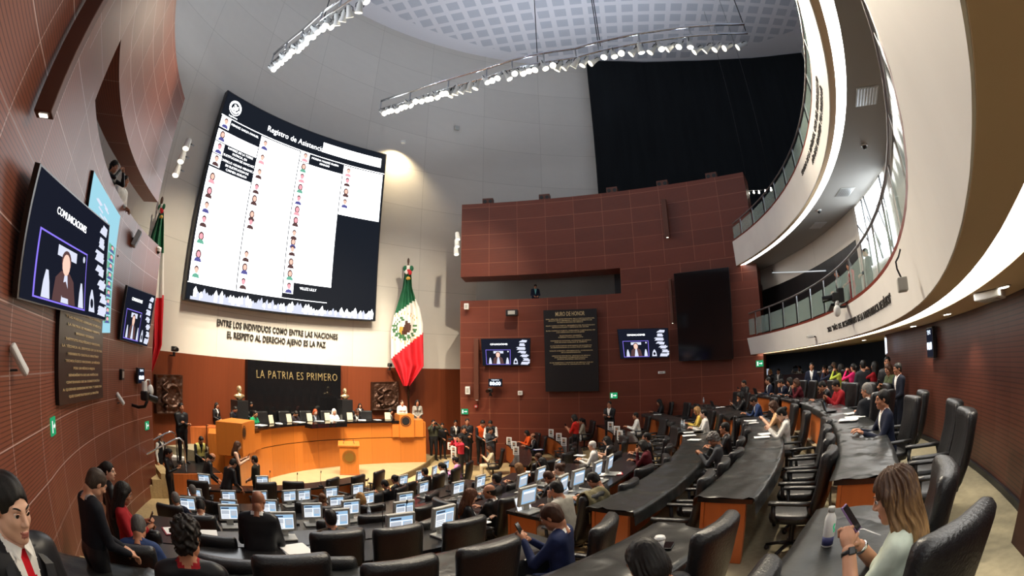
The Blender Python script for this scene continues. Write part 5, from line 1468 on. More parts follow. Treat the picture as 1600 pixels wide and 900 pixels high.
def get_hand(kind, side, fine):
    k = (kind, side, fine)
    if k not in HANDS: HANDS[k] = hand_arr(kind, side, .0038 if fine else .0062)
    return HANDS[k]
def body_mesh(name, seated=False, lean=0.0, yaw=0.0, head=(0, 0, 0), L=None, R=None, hands=('relax', 'relax'), fem=False, skirt=False, h=.02, fine=False, spread=1.0,
              vneck=1.0, legs=True, step=0.0, side=0.0, handrot=(0, 0), long_skirt=False, bulk=1.0):
    """one continuous figure facing +y with its feet on z = 0; head = (yaw, pitch, roll); L, R = wrist positions"""
    pz = .56 if seated else .96
    P = V3(0, 0, pz); Rt = (rotz(yaw) @ rotx(-lean) @ roty(side)).astype(np.float32)
    T = lambda x, y, z: P + Rt @ V3(x, y, z)
    sh = (.165 if fem else .183) * spread; nz_ = .50
    N = T(0, -.01, nz_)
    ys = [P]; s = SDF((-.62, -.50 if not seated else -.45, -.01), (.62, .75 if seated else .62, pz + .62), h)
    fwd = Rt @ V3(0, 1, 0)
    fl = (fwd, .68)
    b = bulk * (.90 if fem else 1.0)
    s.cap(T(-.055, 0, .0), T(.055, 0, .0), .145 * b, .145 * b, LEG if not skirt else TOP, .04, fl)
    s.cap(T(-.05, .0, .14), T(.05, .0, .14), (.125 if fem else .140) * b, (.125 if fem else .140) * b, TOP, .06, fl)
    s.cap(T(-.075, .005, .32), T(.075, .005, .32), .145 * b, .145 * b, TOP, .07, fl)
    s.cap(T(-sh + .055, -.01, .435), T(sh - .055, -.01, .435), .070 * b, .070 * b, TOP, .07)
    if fem:
        for x in (-1, 1): s.ell(T(x * .075, .075, .315), (.062, .055, .06), TOP, .04)
    s.cap(T(0, -.01, .44), T(0, -.012, .56), .060, .054, SKIN, .025)
    s.cap(T(-.05, -.015, .465), T(.05, -.015, .465), .055, .055, TOP, .03)
    wr = []
    for i, (x, tgt) in enumerate(((-1, L), (1, R))):
        S = T(x * sh, -.01, .425)
        if tgt is None: tgt = V3(x * .27, .04, .80 if not seated else .62)
        tgt = np.array(tgt, np.float32); d = tgt - S; dl = float(np.linalg.norm(d)); a1, a2 = .30, .26
        if dl > a1 + a2 - .005: tgt = S + d / dl * (a1 + a2 - .005); d = tgt - S; dl = a1 + a2 - .005
        u = d / dl; proj = (a1 ** 2 - a2 ** 2 + dl * dl) / (2 * dl); hgt = math.sqrt(max(0, a1 * a1 - proj * proj))
        hint = Rt @ V3(x * .55, -.45, -.8); hint = hint - u * float(hint @ u); hint /= np.linalg.norm(hint) + 1e-6
        E_ = S + u * proj + hint * hgt
        s.cap(S, E_, .057 * b, .047 * b, UPPER, .035); s.cap(E_, tgt, .047 * b, .034, FORE, .02)
        wr.append((tgt, (tgt - E_) / np.linalg.norm(tgt - E_), x))
    if legs:
        for x in (-1, 1):
            Hp = P + rotz(yaw * .5) @ V3(x * .09, 0, -.02)
            if seated:
                K = V3(x * .11, .42, .53); A = V3(x * .11, .40, .09); toe = A + V3(x * .02, .16, -.045)
            else:
                st = step * x; K = V3(x * .10, .02 + st * .5, .50); A = V3(x * .105, -.02 + st, .09); toe = A + V3(x * .03, .15, -.045)
            if long_skirt and not seated: s.cap(Hp, K, .11, .12, TOP, .05); s.cap(K, A + V3(0, 0, .2), .10, .10, TOP, .04)
            else: s.cap(Hp, K, .098 * b, .066, TOP if skirt else LEG, .04)
            s.cap(K, A, .066, .044, LEG, .02); s.cap(A + V3(0, -.03, -.03), toe, .042, .032, SHOE, .02)
    Pm, F, Lb = s.mesh()
    def vw(z): return .004 + .215 * np.clip(z - .17, 0, 1) * vneck
    qv = (Pm - P) @ Rt                                        # snap vertices to the edges of the shirt opening and the tie
    fr = (qv[:, 1] > .02) & (qv[:, 2] > .17) & (qv[:, 2] < .50)
    for wf in (lambda z: vw(z), lambda z: .020 + .010 * (z < .38)):
        w_ = wf(qv[:, 2]); e = np.abs(qv[:, 0]) - w_; m = fr & (np.abs(e) < h * .52) & (w_ > h * .3) & (w_ <= vw(qv[:, 2]) + 1e-4)
        qv[m, 0] = np.sign(qv[m, 0]) * w_[m]
    if vneck: Pm = (qv @ Rt.T + P).astype(np.float32)
    m = (np.abs(qv[:, 2] - .478) < h * .52) & (np.abs(qv[:, 0]) < .085) & (vneck > 0)
    if vneck: qv[m, 2] = .478; Pm = (qv @ Rt.T + P).astype(np.float32)
    C = Pm[F].mean(1); q = (C - P) @ Rt                       # torso frame
    front = (q[:, 1] > .02)
    v = front & (q[:, 2] > .17) & (q[:, 2] < .50) & (np.abs(q[:, 0]) < vw(q[:, 2])) & (Lb == TOP)
    Lb = Lb.copy(); Lb[v] = SHIRT
    if vneck: Lb[(Lb == TOP) & (q[:, 2] > .478) & (np.abs(q[:, 0]) < .075)] = SHIRT
    t = v & (np.abs(q[:, 0]) < .020 + .010 * (q[:, 2] < .38)); Lb[t] = TIE
    parts = [(Pm, F, Lb)]
    hp, hf, hl = get_head(fem, fine); hy, hpi, hr = head
    Rh = (rotz(yaw + hy) @ rotx(-lean * .55 - hpi) @ roty(hr)).astype(np.float32)
    HC = T(0, -.012, .518) + Rh @ V3(0, .03, .115)
    parts.append((hp @ Rh.T + HC, hf, hl))
    for i, (w, dr, x) in enumerate(wr):
        kp, kf, kl = get_hand(hands[i], x, fine)
        up = V3(0, 0, 1) if abs(dr[2]) < .85 else Rt @ V3(x * .9, .3, 0)
        if handrot[i]: up = up * math.cos(handrot[i]) + np.cross(dr, up) * math.sin(handrot[i])
        xx = np.cross(dr, up); xx /= np.linalg.norm(xx) + 1e-6; zz = np.cross(xx, dr)
        M = np.stack([xx, dr, zz], 1).astype(np.float32)
        parts.append((kp @ M.T + w + dr * .03, kf, kl))
    Pm, F, Lb = join(parts)
    me = bpy.data.meshes.new(name)
    me.from_pydata([tuple(p) for p in Pm.tolist()], [], F.tolist())
    me.polygons.foreach_set('material_index', Lb.astype(np.int32)); me.polygons.foreach_set('use_smooth', np.ones(len(F), bool)); me.update()
    for k in range(12): me.materials.append(m_black)
    return dict(me=me, hc=HC, rh=Rh, wr=wr, top=float(HC[2]) + .125, T=T, P=P, Rt=Rt)
def hair_mesh(style, h=.009, fem=False, fine=False):
    if fine: h = .006
    s = SDF((-.20, -.26, -.42), (.20, .19, .22), h); w = .95 if fem else 1.0
    X, Y, Z = np.meshgrid(*s.ax, indexing='ij', sparse=True)
    g = .006 if style in ('short', 'grey', 'bun', 'pony') else .012
    s.ell((0, -.016, .042), (.079 * w + g * .6, .099 + g * .6, .087 + g), 0, .01)
    s.ell((0, -.045, -.02), (.070 * w + g * .4, .062 + g * .5, .075), 0, .03)
    if style == 'curly':
        s.ell((0, .0, .07), (.088, .105, .085), 0, .03)
    if style in ('long', 'wavy'):
        s.ell((0, -.055, -.10), (.098, .058, .17), 0, .05); s.ell((0, -.075, -.22), (.105, .045, .13), 0, .05)
        for x in (-1, 1): s.cap((x * .078, .0, .02), (x * .098, -.01, -.20), .030, .035, 0, .04)
    if style == 'bob':
        for x in (-1, 1): s.cap((x * .076, .0, .03), (x * .088, .0, -.09), .028, .032, 0, .04)
        s.ell((0, -.055, -.05), (.09, .05, .09), 0, .04)
    if style == 'pony': s.cap((0, -.10, .06), (0, -.145, .0), .03, .035, 0, .02); s.cap((0, -.145, .0), (0, -.125, -.26), .038, .018, 0, .03)
    if style == 'bun': s.ell((0, -.115, .055), (.042, .04, .042), 0, .012)
    D = s.D
    # face opening and neckline
    def smax(a, b, k): hh = np.clip(.5 - .5 * (a - b) / k, 0, 1); return a * (1 - hh) + b * hh + k * hh * (1 - hh)
    rad_ = np.array((.066 * w, .10, .096)); cz = -.024 if style != 'bald' else .03
    k0 = np.sqrt((X / rad_[0]) ** 2 + ((Y - .085) / rad_[1]) ** 2 + ((Z - cz) / rad_[2]) ** 2)
    face = (k0 - 1) * .07
    D = smax(D, -face, .01)
    if style in ('short', 'grey', 'curly', 'bald'):
        D = smax(D, -(Z - (-.078 + np.clip(Y + .06, 0, 1) * .75)), .01)
    if style in ('pony', 'bun'):
        D = np.where((Y > -.09), smax(D, -(Z - (-.07 + np.clip(Y + .06, 0, 1) * .6)), .01), D)
    if style == 'bald': D = smax(D, Z - .035, .01)
    am = .0035
    if style == 'curly': D = D + .0085 * np.sin(X * 120 + 2 * np.sin(Z * 70)) * np.sin(Y * 115 + 1 + np.sin(X * 50)) + .006 * np.sin(Z * 110 + 2 * np.sin(X * 60 + Y * 40))
    elif style in ('long', 'wavy', 'pony', 'bob'): D = D + (.0065 if style == 'wavy' else am) * np.sin(np.arctan2(X, Y + .03) * (20 if style == 'wavy' else 26) + (2.2 if style == 'wavy' else 3) * np.sin(Z * (30 if style == 'wavy' else 9)))
    else: D = D + .0022 * np.sin(X * 150 + 3 * np.sin(Y * 30)) * np.sin(Z * 60 + Y * 30)
    s.D = D.astype(np.float32)
    P_, F, _ = s.mesh()
    me = bpy.data.meshes.new('hair_' + style); me.from_pydata([tuple(p) for p in P_.tolist()], [], F.tolist())
    me.polygons.foreach_set('use_smooth', np.ones(len(F), bool)); me.update(); me.materials.append(m_black)
    return me
HAIRS = {}
def get_hair(style, fine=False):
    if (style, fine) not in HAIRS: HAIRS[style, fine] = hair_mesh(style, fem=style in ('long', 'wavy', 'bob', 'pony', 'bun'), fine=fine)
    return HAIRS[style, fine]
CLOTH = {}
def cloth(c, rough=.8, kind=''):
    k = (tuple(round(x, 3) for x in c), kind)
    if k not in CLOTH:
        m = mat('cloth_%d' % len(CLOTH), c, rough, spec=.25); CLOTH[k] = varied(m, 14, .14)
        if kind == 'pattern':
            pass
    return CLOTH[k]
HAIRM = {}
def hairm(c):
    k = tuple(round(x, 3) for x in c)
    if k not in HAIRM:
        m = mat('hair_%d' % len(HAIRM), c, .55, spec=.3); HAIRM[k] = varied(m, 30, .45, stretch=(6, 6, .6))
    return HAIRM[k]
SKINS = [varied(mat('skin_%d' % i, c, .5, spec=.35), 8, .06) for i, c in enumerate((srgb(206, 152, 122), srgb(178, 122, 92), srgb(150, 98, 72), srgb(222, 176, 150)))]
m_eye = mat('eye_white', (.75, .72, .70), .2); m_lips = mat('lips', srgb(172, 104, 92), .45); m_dk = mat('eye_dark', (.01, .008, .007), .2)
K_ = (.014, .014, .016); NAVY_ = srgb(26, 32, 52); GREY_ = srgb(72, 74, 78); WH_ = srgb(226, 224, 218); CREAM_ = srgb(218, 204, 172)
BLACKH, BROWNH, BLONDE, GREYH, WHITEH = (.010, .008, .007), srgb(66, 40, 26), srgb(170, 128, 78), srgb(120, 116, 112), srgb(214, 208, 200)
POSES = {}
def dress_person(o, skin=1, top=K_, shirt=None, tie=None, leg=None, shoe=K_, fore=None, upper=None, brow=BLACKH):
    T = cloth(top); sk = SKINS[skin]
    S = cloth(shirt) if shirt else T
    ms = [sk, T, S, cloth(tie) if tie else S, cloth(leg) if leg is not None else T, cloth(shoe, .4),
          sk if fore == 'skin' else (cloth(fore) if fore else T), sk if upper == 'skin' else (cloth(upper) if upper else T), m_dk, m_lips, m_eye, hairm(brow)]
    for k, m in enumerate(ms):
        o.material_slots[k].link = 'OBJECT'; o.material_slots[k].material = m
PEOPLE = []
def person(pose, pos, rz, label, hair='short', hcol=BLACKH, sc=1.0, group=None, **colr):
    B = POSES[pose] if isinstance(pose, str) else pose
    o = bpy.data.objects.new('person', B['me']); COL.objects.link(o)
    dress_person(o, brow=hcol, **colr)
    o.location = pos; o.rotation_euler = (0, 0, rz); o.scale = (sc,) * 3
    tag(o, label, 'person', group)
    if hair != 'none':
        hm = get_hair(hair, B.get('fine', False))
        ho = bpy.data.objects.new('hair', hm); COL.objects.link(ho); ho.parent = o
        ho.material_slots[0].link = 'OBJECT'; ho.material_slots[0].material = hairm(hcol)
        M = Matrix([[float(x) for x in r] for r in B['rh']]); ho.matrix_local = Matrix.Translation([float(x) for x in B['hc']]) @ M.to_4x4()
    PEOPLE.append((o, B)); return o
def P(name, **k): POSES[name] = body_mesh('body_' + name, **k); POSES[name]['fine'] = k.get('fine', False)
# ================================================================== WHO SITS AND STANDS WHERE
P('stand', L=(-.07, .24, .98), R=(.07, .25, 1.0), head=(0, .1, 0))
P('stand_side', L=(-.30, .06, .82), R=(.30, .06, .82), step=.05)
P('cross', L=(.035, .23, 1.20), R=(-.035, .27, 1.16), hands=('grip', 'grip'))
P('phone', L=(-.12, .30, 1.32), R=(.06, .26, 1.02), head=(-.2, .2, 0), hands=('grip', 'relax'))
P('photo', L=(-.10, .26, 1.58), R=(.10, .26, 1.57), hands=('grip', 'grip'))
P('video', L=(-.16, .33, 1.66), R=(.14, .33, 1.64), hands=('grip', 'grip'), head=(0, -.1, 0))
P('look_down', lean=.18, L=(-.12, .34, 1.0), R=(.12, .34, 1.0), head=(0, .45, 0))
P('lean_over', lean=.38, L=(-.05, .42, .92), R=(.24, .30, .90), head=(0, .45, 0))
P('fstand', fem=True, L=(-.06, .22, 1.02), R=(.07, .24, 1.0), head=(0, .15, 0), skirt=True, vneck=.8)
P('fphone', fem=True, L=(-.08, .28, 1.24), R=(.08, .28, 1.2), head=(0, .35, 0), hands=('grip', 'grip'))
P('fphoto', fem=True, L=(-.09, .27, 1.50), R=(.09, .27, 1.49), hands=('grip', 'grip'), long_skirt=True, skirt=True, vneck=.4)
P('sit', seated=True, lean=.16, L=(-.14, .40, .80), R=(.14, .40, .80))
P('sit_read', seated=True, lean=.30, L=(-.12, .44, .80), R=(.14, .44, .80), head=(0, .5, 0))
P('sit_chin', seated=True, lean=.36, L=(-.03, .33, 1.0), R=(.16, .46, .80), head=(0, .25, .1), hands=('grip', 'relax'))
P('sit_phone', seated=True, lean=.10, L=(-.06, .36, .92), R=(.08, .34, .88), head=(0, .45, 0), hands=('grip', 'grip'))
P('sit_turn', seated=True, lean=.12, yaw=.25, L=(-.14, .40, .80), R=(.10, .40, .82), head=(.6, .1, 0))
P('sit_back', seated=True, lean=-.05, L=(-.2, .30, .74), R=(.2, .30, .74))
P('fsit', seated=True, fem=True, lean=.14, L=(-.10, .38, .80), R=(.12, .38, .80), head=(0, .25, 0), vneck=.8)
P('fsit_phone', seated=True, fem=True, lean=.12, L=(-.06, .36, .90), R=(.07, .34, .88), head=(0, .45, 0), hands=('grip', 'grip'))
P('fsit_chin', seated=True, fem=True, lean=.30, L=(-.02, .32, .99), R=(.14, .42, .80), head=(0, .2, .12), hands=('grip', 'relax'))
def origin(px, py, B, zf, sc, rz, R=None, D=None):
    """where the feet go so that the top of the head meets the sight line"""
    top = B['top'] * sc
    if D is not None: p = atd(px, py, D)
    elif R is not None: p = onring(px, py, R)
    else: p = at(px, py, zf + top)
    hc = Vector((float(B['hc'][0]), float(B['hc'][1]), 0)) * sc
    hc.rotate(Euler((0, 0, rz)))
    return Vector((p.x - hc.x, p.y - hc.y, zf))
SEATED = []
GRP = {'s': 'people seated at the desks', 'p': 'people at the presidium', 'u': 'people under the balcony', 'f': 'people around the presidium stairs', 'w': 'people by the right wall'}
def seat(px, py, pose, label, off=0, j=None, hair='short', hcol=BLACKH, sc=1.0, chair=True, dR=1.0, exact=False, **c):
    B = POSES[pose] if isinstance(pose, str) else pose
    if j is None:
        best = None
        for jj in range(1, 9):
            p = at(px, py, row_floor(jj) + B['top'] * sc); e = abs((p.xy - O).length - (row_R(jj) if jj < 8 else 7.7) - 1.0)
            if best is None or e < best[0]: best = (e, jj)
        j = best[1]
    zf = row_floor(j)
    p0 = at(px, py, zf + B['top'] * sc); rz = face_in(p0) + rad(off)
    p = origin(px, py, B, zf, sc, rz)
    rr = (p.xy - O).length; Rj = (row_R(j) if j < 8 else 7.7)
    q = p
    lo, hi = Rj + .72, Rj + 1.12
    if not exact and not lo <= rr <= hi:                                   # slide along the sight line until the seat lies behind its own desk
        best = None; hv = p0.xy - p.xy
        for k in range(-260, 261):
            t_ = p0.xy * (1 + k * .0016); w = t_ - hv; r2 = (w - O).length; e = max(lo - r2, r2 - hi, 0) + abs(k) * 1e-5
            if best is None or e < best[0]: best = (e, w)
        q = Vector((best[1].x, best[1].y, zf))
    q = Vector((q.x, q.y, zf))
    o = person(pose, q, rz, label, hair, hcol, sc, GRP['s'], **c)
    if chair and min(((q - s_[0]).length for s_ in SEATED), default=9) > .52: SEATED.append((q, face_in(q) + rad(off * .8), label))
    return o
def stand(px, py, pose, zf, face, label, R=None, D=None, hair='short', hcol=BLACKH, sc=1.0, g='u', fit=False, **c):
    """face: degrees, 'in' towards the chamber centre, or a point"""
    B = POSES[pose] if isinstance(pose, str) else pose
    p0 = atd(px, py, D) if D else (onring(px, py, R) if R else at(px, py, zf + B['top'] * sc))
    if fit: sc = min(1.12, max(.9, (p0.z - zf) / B['top']))
    if isinstance(face, (int, float)): rz = face_in(p0) + rad(face)
    else: rz = math.atan2(-(face[0] - p0.x), face[1] - p0.y)
    p = origin(px, py, B, zf, sc, rz, R, D)
    return person(pose, p, rz, label, hair, hcol, sc, GRP[g], **c)
W_, CAMP = WH_, (0, 0)
RED_ = srgb(150, 26, 34); PINK_ = srgb(226, 40, 110); YGR_ = srgb(176, 190, 70); OLIVE_ = srgb(66, 74, 48); ORANGE_ = srgb(232, 92, 34); MAROON_ = srgb(86, 22, 32); BLUE_ = srgb(44, 62, 104)
# ---- presidium
def pseat(px, pose, label, hair='short', hcol=BLACKH, off=0, R=1.30, sc=1.0, **c):
    p = onpres(px, 680, PR + R); rz = math.atan2(-(PC.x - p.x), PC.y - p.y) + rad(off)
    person(pose, (p.x, p.y, PZ), rz, label, hair, hcol, sc, GRP['p'], **c)
def pchair(px, label, R=1.5):
    p = onpres(px, 680, PR + R); rz = math.atan2(-(PC.x - p.x), PC.y - p.y)
    put_chair((p.x, p.y, PZ), rz, label, 'chairs behind the presidium counter')
for k, px in enumerate((388, 419, 452, 484, 516, 550, 576)):
    pchair(px, 'black executive chair behind the presidium counter, %s from the left' % ORD[k])
pseat(396, 'fsit', 'woman in green jacket seated at the presidium', 'bun', top=srgb(20, 130, 84), shirt=srgb(20, 130, 84))
pseat(458, 'sit_read', 'man in dark shirt reading at the presidium counter', top=srgb(44, 40, 46), shirt=srgb(60, 50, 54))
pseat(491, 'fsit', 'red-haired woman in dark suit at the presidium counter', 'bob', srgb(150, 66, 34), top=K_, shirt=srgb(150, 160, 176), skin=3)
pseat(521, 'sit', 'white-haired person in white at the presidium counter', 'bob', WHITEH, top=W_, shirt=W_, skin=0)
pseat(556, 'sit_read', 'person in dark suit and glasses at the presidium counter', hcol=BROWNH, top=K_, shirt=W_)
pseat(608, 'sit_turn', 'man in dark suit at the right end of the counter', top=K_, shirt=W_, off=50)
def pstand(px, py, pose, label, R, **k):
    p = onpres(px, py, PR + R); hc = k.pop('hair', 'short'); B = POSES[pose]
    rz = math.atan2(-(PC.x - p.x), PC.y - p.y) + rad(k.pop('off', 0)); sc = min(1.05, max(.86, (p.z - PZ) / B['top']))
    person(pose, (p.x, p.y, PZ), rz, label, hc, k.pop('hcol', BLACKH), sc, GRP['p'], **k)
pstand(388, 627, 'look_down', 'standing man in grey suit behind the woman in green', 2.3, top=srgb(40, 44, 54), shirt=W_, tie=srgb(90, 110, 160))
pstand(457, 621, 'look_down', 'standing man in dark suit in front of the black slab', 2.5, top=K_, shirt=W_, tie=K_)
pstand(562, 632, 'fstand', 'woman with long dark hair standing behind the counter', 2.2, hair='long', top=K_, shirt=W_)
pstand(628, 625, 'fstand', 'woman in white suit speaking at the right podium', .95, hair='pony', hcol=BROWNH, top=W_, shirt=W_, skin=3)
pstand(652, 625, 'fstand', 'woman in black and white patterned dress beside the podium', 1.1, hair='long', top=srgb(140, 136, 128), shirt=srgb(60, 58, 56), leg='x' and srgb(120, 116, 110))
pstand(338, 643, 'fstand', 'woman with white collar at the left ledge of the presidium', 2.6, hair='long', top=K_, shirt=W_)
pstand(363, 642, 'look_down', 'man half hidden behind the left presidium podium', 1.6, top=K_, shirt=NAVY_)
# ---- around the stairs on the left
F0 = (0, 8)
stand(283, 628, 'cross', 1.11, (0, 8), 'guard with folded arms before the left bronze relief', D=15.6, g='f', fit=True, top=K_, shirt=K_)
stand(251, 677, 'stand_side', ZG, (-2, 12), 'white-haired man in black vest at the end of the left wall', g='f', hair='bald', hcol=WHITEH, top=K_, shirt=W_, fore=W_, upper=W_, skin=0)
stand(264, 701, 'fphone', ZG, (-3, 12), 'woman in black leather jacket holding a camera by the stair', g='f', hair='pony', top=K_, leg=K_)
stand(314, 682, 'look_down', ZG, (-3, 10), 'guard with pale yellow shoulder straps', g='f', top=srgb(196, 190, 110), shirt=K_, fore=K_, upper=K_, leg=K_)
stand(331, 708, 'lean_over', ZG, (-4, 16), 'bald man in dark suit bending with hand to his head', g='f', hair='bald', top=K_, shirt=K_)
stand(371, 690, 'fphone', ZG + .25, (0, 16), 'woman in sleeveless black dress holding a camera before the podium', g='f', hair='long', hcol=BROWNH, top=K_, shirt=K_, fore='skin', upper='skin', skin=3)
stand(397, 712, 'stand', ZG, (-14, 10), 'man in dark olive shirt talking before the presidium', g='f', top=srgb(36, 36, 30), shirt=K_, fore='skin', skin=0, sc=.95)
stand(364, 717, 'lean_over', ZG, (-4, 17), 'man in black suit seen from behind before the podium', g='f', top=K_, shirt=K_, sc=1.02)
# ---- right of the presidium
stand(677, 650, 'photo', ZG, (2, 10), 'photographer in dark vest at the right end of the presidium', D=22.0, g='w', fit=True, top=srgb(70, 72, 58), shirt=K_, leg=K_)
stand(691, 661, 'phone', ZG, (2, 10), 'kneeling-height man in black beside the photographer', D=22.4, g='w', fit=True, top=K_)
stand(712, 656, 'fstand', ZG, (0, 8), 'woman in black suit by the end of the wood wall', D=22.0, g='w', fit=True, hair='pony', top=K_, shirt=W_)
stand(730, 654, 'cross', .56, (0, 8), 'man in black left of the orange vest', D=20.0, g='w', fit=True, top=K_)
stand(725, 666, 'phone', ZG, (4, 8), 'man filming in front of the man in black', D=19.3, g='w', fit=True, top=srgb(30, 30, 32))
stand(754, 649, 'look_down', .56, (4, 12), 'person in orange safety vest against the right wall', D=19.6, g='w', fit=True, top=ORANGE_, shirt=ORANGE_, fore=K_, upper=K_, leg=K_)
stand(766, 649, 'look_down', .56, (-2, 8), 'man in black vest and white sleeves beside the orange vest', D=19.5, g='w', fit=True, top=K_, fore=W_, upper=W_)
stand(767, 667, 'fphone', .56, (4, 12), 'woman in grey jacket below the orange vest', D=18.6, g='w', hair='pony', top=GREY_, shirt=GREY_)
stand(719, 681, 'photo', ZG, (-9, 14), 'photographer in red sweater aiming at the presidium', g='w', top=srgb(196, 48, 66), shirt=srgb(196, 48, 66), leg=K_)
stand(952, 627, 'cross', 1.52, (-2, 9), 'guard with folded arms under the exit sign', g='w', top=K_, shirt=W_)
stand(897, 648, 'fphone', 1.2, (-4, 20), 'woman in red blouse checking a phone at the right wall', g='w', hair='bob', top=srgb(200, 40, 30), shirt=srgb(200, 40, 30), fore='skin', leg=K_)
stand(1092, 593, 'cross', 2.17, (0, 4), 'man in beige jacket standing left of the red tie', R=20.0, g='w', fit=True, hair='bald', hcol=GREYH, top=srgb(110, 90, 66), shirt=W_)
stand(1104, 590, 'stand_side', 2.17, (0, 4), 'guard with red tie and white shirt before the right wall', R=19.9, g='w', fit=True, top=K_, shirt=W_, tie=srgb(190, 20, 30))
stand(1117, 596, 'stand_side', 2.17, (2, 4), 'man half hidden behind the guard with red tie', R=20.4, g='w', fit=True, top=K_, shirt=K_)
stand(1162, 594, 'phone', 2.17, (0, 14), 'man in dark suit looking at his raised phone', R=20.1, g='w', fit=True, top=K_, shirt=K_)
# ---- under the balcony
def U(px, py, pose, face, label, R=22.6, **k): stand(px, py, pose, 2.5, face, label, R=R, fit=True, **k)
U(1203, 577, 'stand', (0, 10), 'blond woman standing at the end of the right wall', R=22.6, hair='bob', hcol=BLONDE, top=K_)
U(1216, 577, 'stand', (0, 10), 'man in grey suit beside the blond woman', R=22.7, top=GREY_, shirt=W_)
U(1249, 572, 'video', (-2, 12), 'cameraman in white shirt behind the low partition', R=24.8, top=W_, shirt=W_)
U(1268, 567, 'stand_side', (2, 6), 'standing man in navy suit and white shirt under the balcony', R=21.9, top=NAVY_, shirt=W_, leg=K_)
U(1288, 571, 'fstand', (-6, 14), 'woman with tied dark hair behind the standing man in navy', R=22.6, hair='pony', top=srgb(60, 30, 30))
U(1302, 566, 'stand_side', (-6, 14), 'grey-haired man in the crowd under the balcony', R=22.8, hcol=GREYH, top=K_, shirt=W_)
U(1297, 576, 'fphoto', (8, 14), 'woman in navy photographing with the crowd', R=21.9, hair='bob', top=NAVY_)
U(1313, 569, 'fphoto', (8, 16), 'woman in lime green dress with dark curly hair', R=22.0, hair='wavy', top=YGR_, shirt=YGR_)
U(1333, 568, 'fphoto', (8, 18), 'woman in bright pink dress taking a picture', R=22.0, hair='pony', top=PINK_, shirt=PINK_, upper=PINK_, fore=PINK_)
U(1348, 563, 'stand_side', (12, 16), 'broad man in dark grey suit seen from behind', R=21.8, top=srgb(44, 46, 50), shirt=K_)
U(1366, 565, 'fphoto', (6, 20), 'woman in red raising a phone in the crowd', R=22.1, hair='long', top=RED_, shirt=RED_)
U(1386, 557, 'stand_side', (2, 4), 'tall man in black at the corner of the rear wall', R=22.0, top=K_)
U(1388, 572, 'fphone', (2, 8), 'woman in olive green reading her phone by the rear wall', R=21.8, hair='long', hcol=BROWNH, top=OLIVE_, shirt=OLIVE_)
U(1402, 570, 'stand', (2, 8), 'man in navy suit standing behind the topmost chairs', R=21.75, top=srgb(22, 26, 40), shirt=W_, hcol=BLACKH, skin=2)
# ---- seated: far rows under the balcony and right sector
seat(1200, 594, 'sit', 'man in navy suit at the far top desk', j=0, top=NAVY_, shirt=W_)
seat(1220, 596, 'sit_chin', 'man in suit resting chin at the far top desk', j=0, top=NAVY_, shirt=W_)
seat(1234, 601, 'fsit', 'woman with dark hair at the far top desk', j=0, hair='bob', top=K_, shirt=W_)
seat(1244, 598, 'fsit_chin', 'woman in maroon at the right end of the far top desk', j=0, hair='bob', hcol=BROWNH, top=MAROON_, shirt=MAROON_)
seat(1285, 604, 'sit_read', 'man in black suit with laptop on the topmost desk', j=0, off=-10, top=K_, shirt=W_)
seat(1306, 601, 'sit_phone', 'man in red sweater with hands to his face', j=0, off=15, top=RED_, shirt=RED_)
seat(1354, 611, 'sit_turn', 'man in dark suit and tie turning to his neighbour', j=0, off=-75, top=srgb(34, 36, 42), shirt=W_, tie=srgb(60, 110, 100), hcol=GREYH)
seat(1379, 623, 'sit', 'man in navy suit seen from behind on the topmost desk', j=0, off=10, top=NAVY_, shirt=W_)
seat(1156, 620, 'sit_phone', 'woman in black with hand raised at the far second desk', j=1, hair='bob', top=K_)
seat(1177, 622, 'sit_read', 'man in blue suit reading at the far second desk', j=1, top=BLUE_, shirt=W_)
seat(1208, 632, 'fsit_phone', 'woman with reddish hair and bare arms at the second desk', j=1, hair='wavy', hcol=BROWNH, top=srgb(200, 160, 120), shirt=srgb(200, 160, 120), fore='skin', skin=3)
seat(1221, 637, 'fsit_phone', 'woman in white blazer writing on the second desk', j=1, hair='bun', top=W_, shirt=K_, skin=3)
seat(1030, 633, 'fsit', 'woman in black at the left end of the far third desk', j=2, hair='long', top=K_)
seat(1089, 643, 'fsit', 'grey-blond woman in yellow top at the third desk', j=2, hair='bob', hcol=BLONDE, top=srgb(220, 190, 90), shirt=RED_)
seat(1099, 643, 'sit', 'man in white shirt reaching over the third desk', j=2, top=W_, shirt=W_, skin=3)
seat(1132, 660, 'sit', 'man in white shirt collar and dark jacket on the third desk', j=2, top=K_, shirt=W_)
seat(1123, 664, 'sit_back', 'dark-haired man turned away on the third desk', j=2, off=20, top=K_) if False else None
seat(1115, 676, 'fsit_phone', 'woman with curly grey hair writing on the third desk', j=2, hair='curly', hcol=GREYH, top=GREY_, shirt=GREY_)
